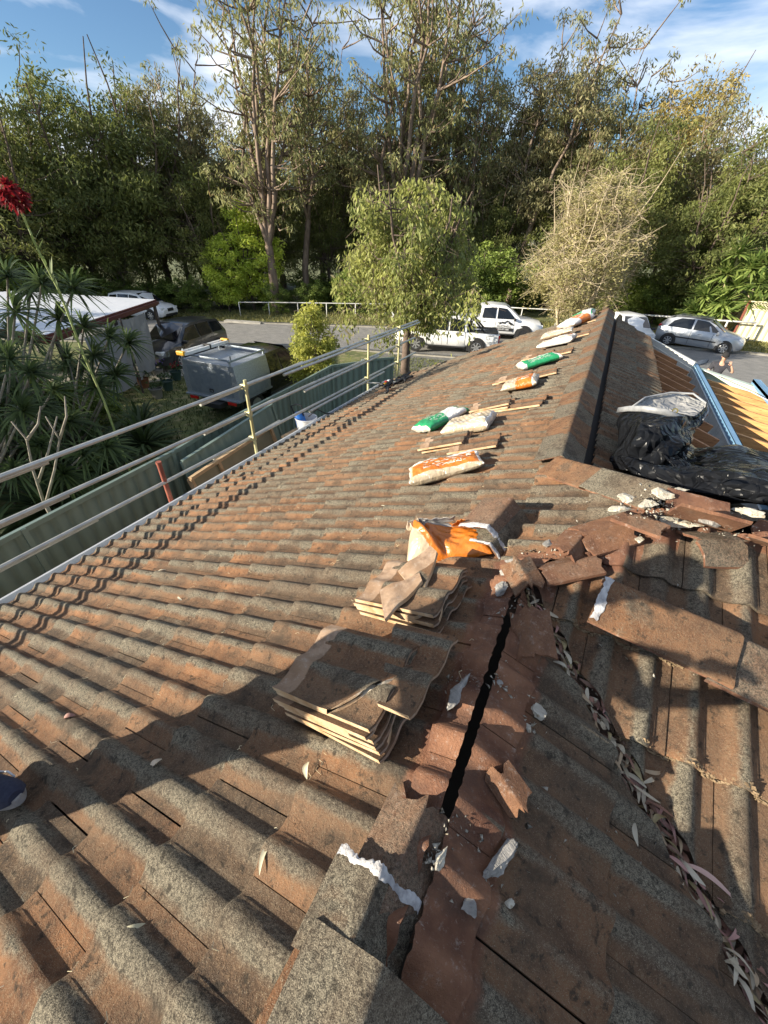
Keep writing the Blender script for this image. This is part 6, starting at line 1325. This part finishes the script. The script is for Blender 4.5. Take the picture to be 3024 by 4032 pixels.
# the upright bundle standing on the roof
rows = [[Pz(2440, 1612, 3.65), Pz(2520, 1600, 3.45), Pz(2620, 1612, 3.4), Pz(2700, 1640, 3.5), Pz(2725, 1675, 3.8)],
        [Pz(2425, 1690, 3.45), Pz(2520, 1665, 3.15), Pz(2600, 1680, 3.1), Pz(2690, 1690, 3.25), Pz(2735, 1700, 3.6)],
        [Pz(2405, 1780, 3.25), Pz(2480, 1760, 3.0), Pz(2600, 1760, 2.98), Pz(2680, 1750, 3.1), Pz(2720, 1730, 3.4)],
        [Pz(2398, 1840, 3.1), Pz(2450, 1850, 2.95), Pz(2560, 1860, 2.9), Pz(2640, 1850, 3.0), Pz(2700, 1800, 3.2)]]
cloth_grid(rows, nu=60, nv=44, amp=.040, seed=2, freq=.6)
# silver lined loop behind it
rows = [[Pz(2492, 1598, 3.75), Pz(2560, 1560, 4.1), Pz(2680, 1548, 4.3), Pz(2780, 1590, 4.2), Pz(2770, 1650, 3.9)],
        [Pz(2500, 1605, 3.75), Pz(2575, 1590, 4.0), Pz(2680, 1590, 4.15), Pz(2760, 1610, 4.1), Pz(2755, 1655, 3.85)],
        [Pz(2530, 1615, 3.6), Pz(2600, 1625, 3.75), Pz(2680, 1640, 3.85), Pz(2740, 1650, 3.85), Pz(2745, 1660, 3.8)]]
cloth_grid(rows, nu=60, nv=30, amp=.012, seed=3, m=tarps, name='underside')
rows = [[Pz(2600, 1625, 3.55), Pz(2660, 1625, 3.6), Pz(2730, 1640, 3.75), Pz(2780, 1600, 3.95), Pz(2785, 1570, 4.1)],
        [Pz(2640, 1660, 3.5), Pz(2690, 1665, 3.55), Pz(2735, 1670, 3.7), Pz(2770, 1650, 3.85), Pz(2780, 1620, 4.0)],
        [Pz(2690, 1700, 3.45), Pz(2715, 1695, 3.5), Pz(2735, 1690, 3.6), Pz(2755, 1680, 3.75), Pz(2775, 1650, 3.9)]]
cloth_grid(rows, nu=50, nv=24, amp=.012, seed=4)
def band(pts, wv, m, name='hem'):
    mb = MB(); P = [np.array(p)-TO for p in pts]; vs, fs = [], []
    for p in P: vs += [p+np.array([0, -.012, 0]), p+np.array([0, -.012, -wv])]
    for i in range(len(P)-1): fs.append((2*i, 2*i+2, 2*i+3, 2*i+1))
    o = link(name, arr_mesh(name, vs, fs, m, smooth=True), tp); s_ = o.modifiers.new('thickness', 'SOLIDIFY'); s_.thickness = .006; s_.offset = 0
band([Pz(2435, 1603, 3.58), Pz(2480, 1596, 3.45), Pz(2540, 1596, 3.35), Pz(2620, 1608, 3.3), Pz(2690, 1635, 3.42), Pz(2722, 1668, 3.7)], .042, hem)
mb = MB(); mb.tube([np.array(Pz(u, v, y_))-TO for u, v, y_ in [(2492, 1600, 3.7), (2540, 1566, 4.0), (2640, 1546, 4.2), (2730, 1550, 4.2), (2783, 1590, 4.1), (2786, 1620, 4.0), (2765, 1655, 3.8)]], .009, 6); mb.build('hem', hem, tp, smooth=True)
mb = MB(); ey = np.array(Pz(2658, 1618, 3.46))-TO; mb.lathe([(.012, 0), (.02, 0), (.02, .004), (.012, .004)], ey, 14, Matrix.Rotation(RAD(80), 3, 'X')); mb.build('eyelet', mat('brass', (.5, .38, .12), rough=.3, metal=.9), tp)
# sheet running down to the right over the broken hip
rows = [[Pz(2660, 1690, 3.9), Pz(2740, 1760, 3.7), Pz(2800, 1755, 3.7), Pz(2900, 1750, 3.6), Pz(3000, 1775, 3.5), Pz(3200, 1810, 3.4)],
        [Pz(2590, 1770, 3.3), Pz(2700, 1830, 3.2), Pz(2790, 1820, 3.2), Pz(2880, 1810, 3.2), Pz(3000, 1830, 3.1), Pz(3200, 1870, 3.0)],
        [Pz(2500, 1840, 3.0), Pz(2640, 1870, 2.9), Pz(2740, 1865, 2.85), Pz(2860, 1840, 2.85), Pz(3000, 1850, 2.8), Pz(3200, 1900, 2.75)],
        [Pz(2450, 1800, 2.95), Pz(2560, 1850, 2.75), Pz(2690, 1880, 2.68), Pz(2850, 1868, 2.62), Pz(3010, 1885, 2.55), Pz(3200, 1925, 2.5)],
        [Pz(2440, 1815, 2.92), Pz(2550, 1885, 2.68), Pz(2690, 1930, 2.60), Pz(2850, 1940, 2.55), Pz(3010, 1960, 2.5), Pz(3200, 1985, 2.45)],
        [Pz(2470, 1850, 2.96), Pz(2600, 1930, 2.75), Pz(2720, 1975, 2.68), Pz(2860, 1995, 2.6), Pz(3010, 2000, 2.55), Pz(3200, 2020, 2.5)]]
cloth_grid(rows, nu=90, nv=54, amp=.042, seed=6, freq=.7)
cloth_grid([[Pz(2560, 1730, 3.35), Pz(2620, 1740, 3.3), Pz(2680, 1790, 3.2)], [Pz(2600, 1790, 3.0), Pz(2660, 1810, 3.0), Pz(2720, 1840, 3.0)], [Pz(2680, 1870, 2.82), Pz(2700, 1862, 2.82), Pz(2740, 1868, 2.82)]], nu=30, nv=30, amp=.02, seed=8)
# second white film roll further along the new joists
mb = MB(); mb.tube([(3.0, 8.0, -1.93), (3.6, 7.8, -2.0), (4.4, 7.6, -2.1)], [.08, .10, .07], 10); tag(mb.build('plastic_roll', mat('white_sheet', (.55, .57, .60), (.68, .7, .72), rough=.35, scale=6, bump=.6), smooth=True), 'roll of white plastic sheet lying on the new joists at the right edge', 'roll')

# ================================================================ people
skin = mat('skin', (.42, .24, .16), (.48, .28, .19), rough=.55, scale=30); shirt = mat('dark_shirt', (.022, .022, .028), (.04, .04, .05), rough=.9, scale=20, bump=.3); trou = mat('navy_trousers', (.025, .03, .05), (.04, .045, .07), rough=.9, scale=20); hairm = mat('black_cap', (.015, .014, .014), rough=.9)
def skinned(name, joints, edges, parent, m, sub=2):
    me = bpy.data.meshes.new(name); me.from_pydata([j[:3] for j in joints], edges, []); o = link(name, me, parent)
    md = o.modifiers.new('skin', 'SKIN'); 
    for i, j in enumerate(joints): me.skin_vertices[0].data[i].radius = (j[3], j[4] if len(j) > 4 else j[3]); me.skin_vertices[0].data[i].use_root = (i == 0)
    s = o.modifiers.new('sub', 'SUBSURF'); s.levels = s.render_levels = sub; md.use_smooth_shade = True
    me.materials.append(m); return o
def hand(par, p, d, n, m):
    """palm plus five separate fingers rooted in it; d: pointing direction, n: back of hand"""
    p = Vector(p); d = Vector(d).normalized(); n = Vector(n).normalized(); s = d.cross(n).normalized(); J = [(*p, .026, .018), (*(p+d*.05), .032, .014), (*(p+d*.085), .034, .013)]; E = [(0, 1), (1, 2)]
    for k, (o_, l) in enumerate(((-.030, .060), (-.010, .072), (.011, .068), (.031, .052))):
        a = p+d*.088+s*o_; b = a+d*l*.5-n*l*.18; c = b+d*l*.3-n*l*.32; J += [(*a, .009), (*b, .008), (*c, .007)]; i = len(J)-3; E += [(2, i), (i, i+1), (i+1, i+2)]
    a = p+d*.03-s*.036; b = a+d*.030-s*.022-n*.01; c = b+d*.028-n*.012; J += [(*a, .012), (*b, .0105), (*c, .009)]; i = len(J)-3; E += [(1, i), (i, i+1), (i+1, i+2)]
    return skinned('hand', J, E, par, m, 1)
def person(name, label, loc, rz, pose, cols=(shirt, trou), hat=True, group=None):
    """pose: joint dict in local coordinates, facing +x, z up from the feet"""
    o = thing(name, label, 'person', loc, rz, group); P = pose
    J = [(*P['pelvis'], .135, .10), (*P['waist'], .125, .095), (*P['chest'], .155, .105), (*P['neck0'], .075, .07), (*P['neck'], .052, .055), (*P['head0'], .070, .080), (*P['head1'], .078, .095), (*P['head2'], .055, .065)]
    E = [(0, 1), (1, 2), (2, 3), (3, 4), (4, 5), (5, 6), (6, 7)]
    for s in ('l', 'r'):
        i = len(J); J += [(*P['sh_'+s], .062), (*P['el_'+s], .043), (*P['wr_'+s], .028)]; E += [(2, i), (i, i+1), (i+1, i+2)]
        i = len(J); J += [(*P['hip_'+s], .095), (*P['kn_'+s], .060), (*P['an_'+s], .040)]; E += [(0, i), (i, i+1), (i+1, i+2)]
    skinned('body', J, E, o, skin)
    J2 = [(*P['pelvis'], .15, .115), (*P['waist'], .15, .115), (*P['chest'], .178, .128), (*P['neck0'], .088, .08)]; E2 = [(0, 1), (1, 2), (2, 3)]
    for s in ('l', 'r'): i = len(J2); m_ = Vector(P['sh_'+s]).lerp(Vector(P['el_'+s]), .85); J2 += [(*P['sh_'+s], .078), (*m_, .062)]; E2 += [(2, i), (i, i+1)]
    skinned('shirt', J2, E2, o, cols[0])
    J3 = [(*P['pelvis'], .155, .12)]; E3 = []
    for s in ('l', 'r'): i = len(J3); m_ = Vector(P['kn_'+s]).lerp(Vector(P['an_'+s]), .9); J3 += [(*P['hip_'+s], .112), (*P['kn_'+s], .078), (*m_, .062)]; E3 += [(0, i), (i, i+1), (i+1, i+2)]
    skinned('trousers', J3, E3, o, cols[1])
    for s in ('l', 'r'): w = Vector(P['wr_'+s]); d = (w-Vector(P['el_'+s])).normalized(); hand(o, w, d, Vector((0, 0, 1)) if abs(d.z) < .8 else Vector((1, 0, 0)), skin)
    h = Vector(P['head1']); f = (Vector((1, 0, -.1))).normalized(); nb = MB(); nb.tube([h+f*.07+Vector((0, 0, .02)), h+f*.105+Vector((0, 0, -.02)), h+f*.085+Vector((0, 0, -.03))], [.008, .015, .010], 6); nb.build('nose', skin, o, smooth=True)
    for sy in (-1, 1):
        e_ = MB(); e_.lathe([(0, .004), (.009, .002), (.011, 0)], h+f*.086+Vector((0, sy*.03, .02)), 10, Matrix.Rotation(RAD(90), 3, 'Y')); e_.build('eye', hairm, o); e_ = MB(); e_.tube([h+Vector((0, sy*.078, .03)), h+Vector((-.01, sy*.088, .0)), h+Vector((0, sy*.078, -.03))], [.008, .014, .008], 6); e_.build('ear', skin, o, smooth=True)
    mo = MB(); mo.tube([h+f*.085+Vector((0, -.022, -.055)), h+f*.093+Vector((0, 0, -.057)), h+f*.085+Vector((0, .022, -.055))], .005, 5); mo.build('mouth', mat('lips', (.30, .12, .10), rough=.6), o)
    vs_ = MB(); hh = Vector(P['head2']); vs_.lathe([(.100, -.02), (.104, .02), (.092, .07), (.05, .105), (0, .115)], hh+Vector((0, 0, -.04)), 20)
    if hat: vs_.box(hh+f*.13+Vector((0, 0, -.045)), (.11, .15, .012))
    vs_.build('cap', hairm, o, smooth=True, angle=50); return o
stand = dict(pelvis=(0, 0, .96), waist=(0, 0, 1.10), chest=(.01, 0, 1.32), neck0=(0, 0, 1.44), neck=(.01, 0, 1.50), head0=(.025, 0, 1.56), head1=(.03, 0, 1.64), head2=(.02, 0, 1.71), sh_l=(0, .19, 1.40), el_l=(-.02, .27, 1.13), wr_l=(.14, .26, .95), sh_r=(0, -.19, 1.40), el_r=(.02, -.26, 1.13), wr_r=(.06, -.27, .90), hip_l=(0, .10, .90), kn_l=(.03, .11, .50), an_l=(0, .11, .09), hip_r=(0, -.10, .90), kn_r=(.04, -.11, .50), an_r=(-.03, -.11, .09))
q = ray(2850, 1400); q = q*(12.6/1.0); px_, py_ = q[0], q[1]
q = ray(2866, 1384); k = (gz(4)+1.80)/q[2]; q = q*k; pz = gz(q[0])
pose = dict(stand); pose.update(sh_l=(0, .19, 1.40), el_l=(.10, .40, 1.20), wr_l=(.12, .26, 1.42), el_r=(.06, -.28, 1.14), wr_r=(.10, -.30, .90))
per = person('person', 'person in dark shirt and cap on the road, dark bundle over one shoulder', (q[0], q[1], pz), RAD(-95), pose)
for nm in ('shoe', 'shoe'):
    sgn = 1 if nm and not any(c.name.startswith('shoe') for c in per.children) else -1
    b = MB(); b.box((.05, sgn*.11, .045), (.28, .10, .09)); b.build('shoe', blackp, per, bevel=.03)
bd = MB(); R3 = [Vector((-.10, .30, 1.46)), Vector((.10, .55, 1.35)), Vector((-.05, .85, 1.05)), Vector((.0, 1.1, .80))]; M3 = Matrix.Translation(per.location) @ Matrix.Rotation(RAD(-95), 4, 'Z')
b_ = thing('dark_bundle', 'dark netting bundle slung from the shoulder of the person on the road', 'bundle', M3 @ Vector((0, -.3, 1.0)), RAD(-95)); 
for k in range(4): bd = MB(); bd.tube([Vector((.05*k-.1, -(p.y-.2)*(.8+.12*k), p.z-1.0-.06*k*(p.y))) for p in R3], [.04, .06, .05, .02], 7); bd.build('fold', mat('blue_black_net', (.02, .03, .05), (.05, .07, .10), rough=.8, scale=14), b_, smooth=True)
# the photographer, standing on the slope left of the frame and leaning in: only one shoe shows, the body throws the shadow on the tiles
ZF = ZR-TT*1.60
fz = lambda x: ZR+TT*x
pp = dict(pelvis=(-.10, -.22, .86), waist=(-.02, -.22, .98), chest=(.08, -.10, 1.18), neck0=(.16, -.06, 1.30), neck=(.19, -.04, 1.35), head0=(.22, -.02, 1.40), head1=(.25, -.02, 1.47), head2=(.24, -.02, 1.54),
          sh_l=(.14, .07, 1.27), el_l=(.46, .02, 1.22), wr_l=(.72, -.04, 1.32), sh_r=(.14, -.28, 1.27), el_r=(.46, -.28, 1.22), wr_r=(.72, -.20, 1.30), hip_l=(-.10, -.12, .82), kn_l=(.02, .02, .47), an_l=(-.02, .0, .10), hip_r=(-.10, -.32, .82), kn_r=(-.12, -.30, .48), an_r=(-.22, -.28, .03))
ph = person('person', 'photographer in navy trousers at the left edge, only one navy canvas shoe in the frame', (-1.62, -.16, fz(-1.62)+.02), 0.0, pp, hat=True)
navy = mat('navy_suede', (.018, .022, .045), (.03, .035, .06), rough=.9, scale=60, bump=.3); sole = mat('grey_rubber', (.22, .21, .20), (.30, .29, .27), rough=.7, scale=30); lace = mat('white_stitch', (.55, .56, .58), rough=.7)
def shoe(p, par, M_):
    s_ = link('shoe', None, par); 
    prof_s = [(-.13, .036, .075), (-.10, .040, .085), (-.04, .040, .075), (.03, .046, .062), (.09, .050, .050), (.13, .044, .040), (.155, .025, .028)]
    m2 = MB(); vs, fs = [], []; K = 9
    for x, w, h in prof_s:
        for k in range(K): a_ = math.pi*k/(K-1); vs.append((x, math.cos(a_)*w, .028+math.sin(a_)**.7*h))
    for i in range(len(prof_s)-1):
        for k in range(K-1): a_ = i*K+k; fs.append((a_, a_+1, a_+K+1, a_+K))
    fs += [tuple(range(K)), tuple((len(prof_s)-1)*K+k for k in range(K))]
    m2.add(vs, fs); up = m2.build('shoe', navy, par, smooth=True, angle=50); bpy.data.objects.remove(s_)
    m3 = MB(); n_ = 28; ol = []
    for k in range(n_): a_ = 6.2832*k/n_; c_ = math.cos(a_); w = .052*(1-.25*max(0, -c_))*(1+.0*c_); ol.append((.012+.155*c_, w*math.sin(a_)*(1 if c_ < .3 else 1-.12*(c_-.3)), 0))
    m3.prism(ol, (0, 0, .002), (0, 0, .032)); so = m3.build('sole', sole, up, bevel=.004)
    for sg in (1, -1):
        m4 = MB(); m4.tube([(-.11, sg*.036, .075), (-.07, sg*.047, .050), (-.02, sg*.049, .058), (.04, sg*.050, .075), (.07, sg*.048, .055)], .0035, 5); m4.build('stripe', lace, up, smooth=True)
    up.matrix_basis = M_; return up
PL = Vector(ph.location)
def mslope(x, y, yaw): 
    n = Vector(N1); u = Vector(V1); v = n.cross(u); return Matrix.Translation(Vector((x, y, fz(x)))-PL+n*.045) @ Matrix((u, v, n)).transposed().to_4x4() @ Matrix.Rotation(yaw, 4, 'Z')
shoe(None, ph, mslope(-1.535, -.085, RAD(8))); shoe(None, ph, mslope(-1.80, -.44, RAD(-10)))
b = MB(); b.box((0, 0, 0), (.012, .075, .15)); t_ = b.build('phone', blackp, None, bevel=.004); t_.location = (-.10, -.045, -.02); t_.rotation_euler = (RAD(-30), 0, RAD(64)); tag(t_, 'black phone held out by the photographer', 'phone')

# ================================================================ next-door house and trees to the south-west: they shade the yard beyond the fence
nh = thing('neighbour_house', 'low brick house next door, left of the frame, shading the yard', 'house', (-19, -3, gz(-19))); NO = np.array(nh.location)
mb = MB(); mb.box((0, 0, 1.25), (9, 8, 2.5)); mb.build('wall', brick, nh)
mb = MB(); mb.add([(-5, -4.6, 2.5), (5, -4.6, 2.5), (5, 4.6, 2.5), (-5, 4.6, 2.5), (-2.2, 0, 4.2), (2.2, 0, 4.2)], [(0, 1, 5, 4), (1, 2, 5), (2, 3, 4, 5), (3, 0, 4)]); mb.build('roof', mat('neighbour_tiles', (.10, .06, .045), (.16, .10, .07), rough=.9, scale=6), nh)
SH = [('darkB', -19.5, 3.0, 6.4, 1.0), ('darkB', -17.6, .8, 6.2, .9), ('darkA', -24, -2.0, 5.2, .9), ('darkB', -28.5, 2.5, 5.5, 1.0), ('darkB', -22.0, 4.0, 6.0, .9), ('bushA', -14.5, -1.0, 4.3, .9), ('bushA', -16.2, 2.0, 5.6, .9)]
for i, (k, x, y_, h, w) in enumerate(SH): tree(k, 0, 0, 0, w, 'garden tree next door, outside the left edge, shading the yard', 'garden trees next door', base=(x, y_), Hh=h)
tree('darkB', 0, 0, 0, .42, 'slim tree left of the frame throwing the shadow streak over the roof', base=(-12.0, -.6), Hh=7.3)
tree('darkB', 0, 0, 0, .5, 'slim tree left of the frame shading the harness', base=(-13.6, .2), Hh=6.6)
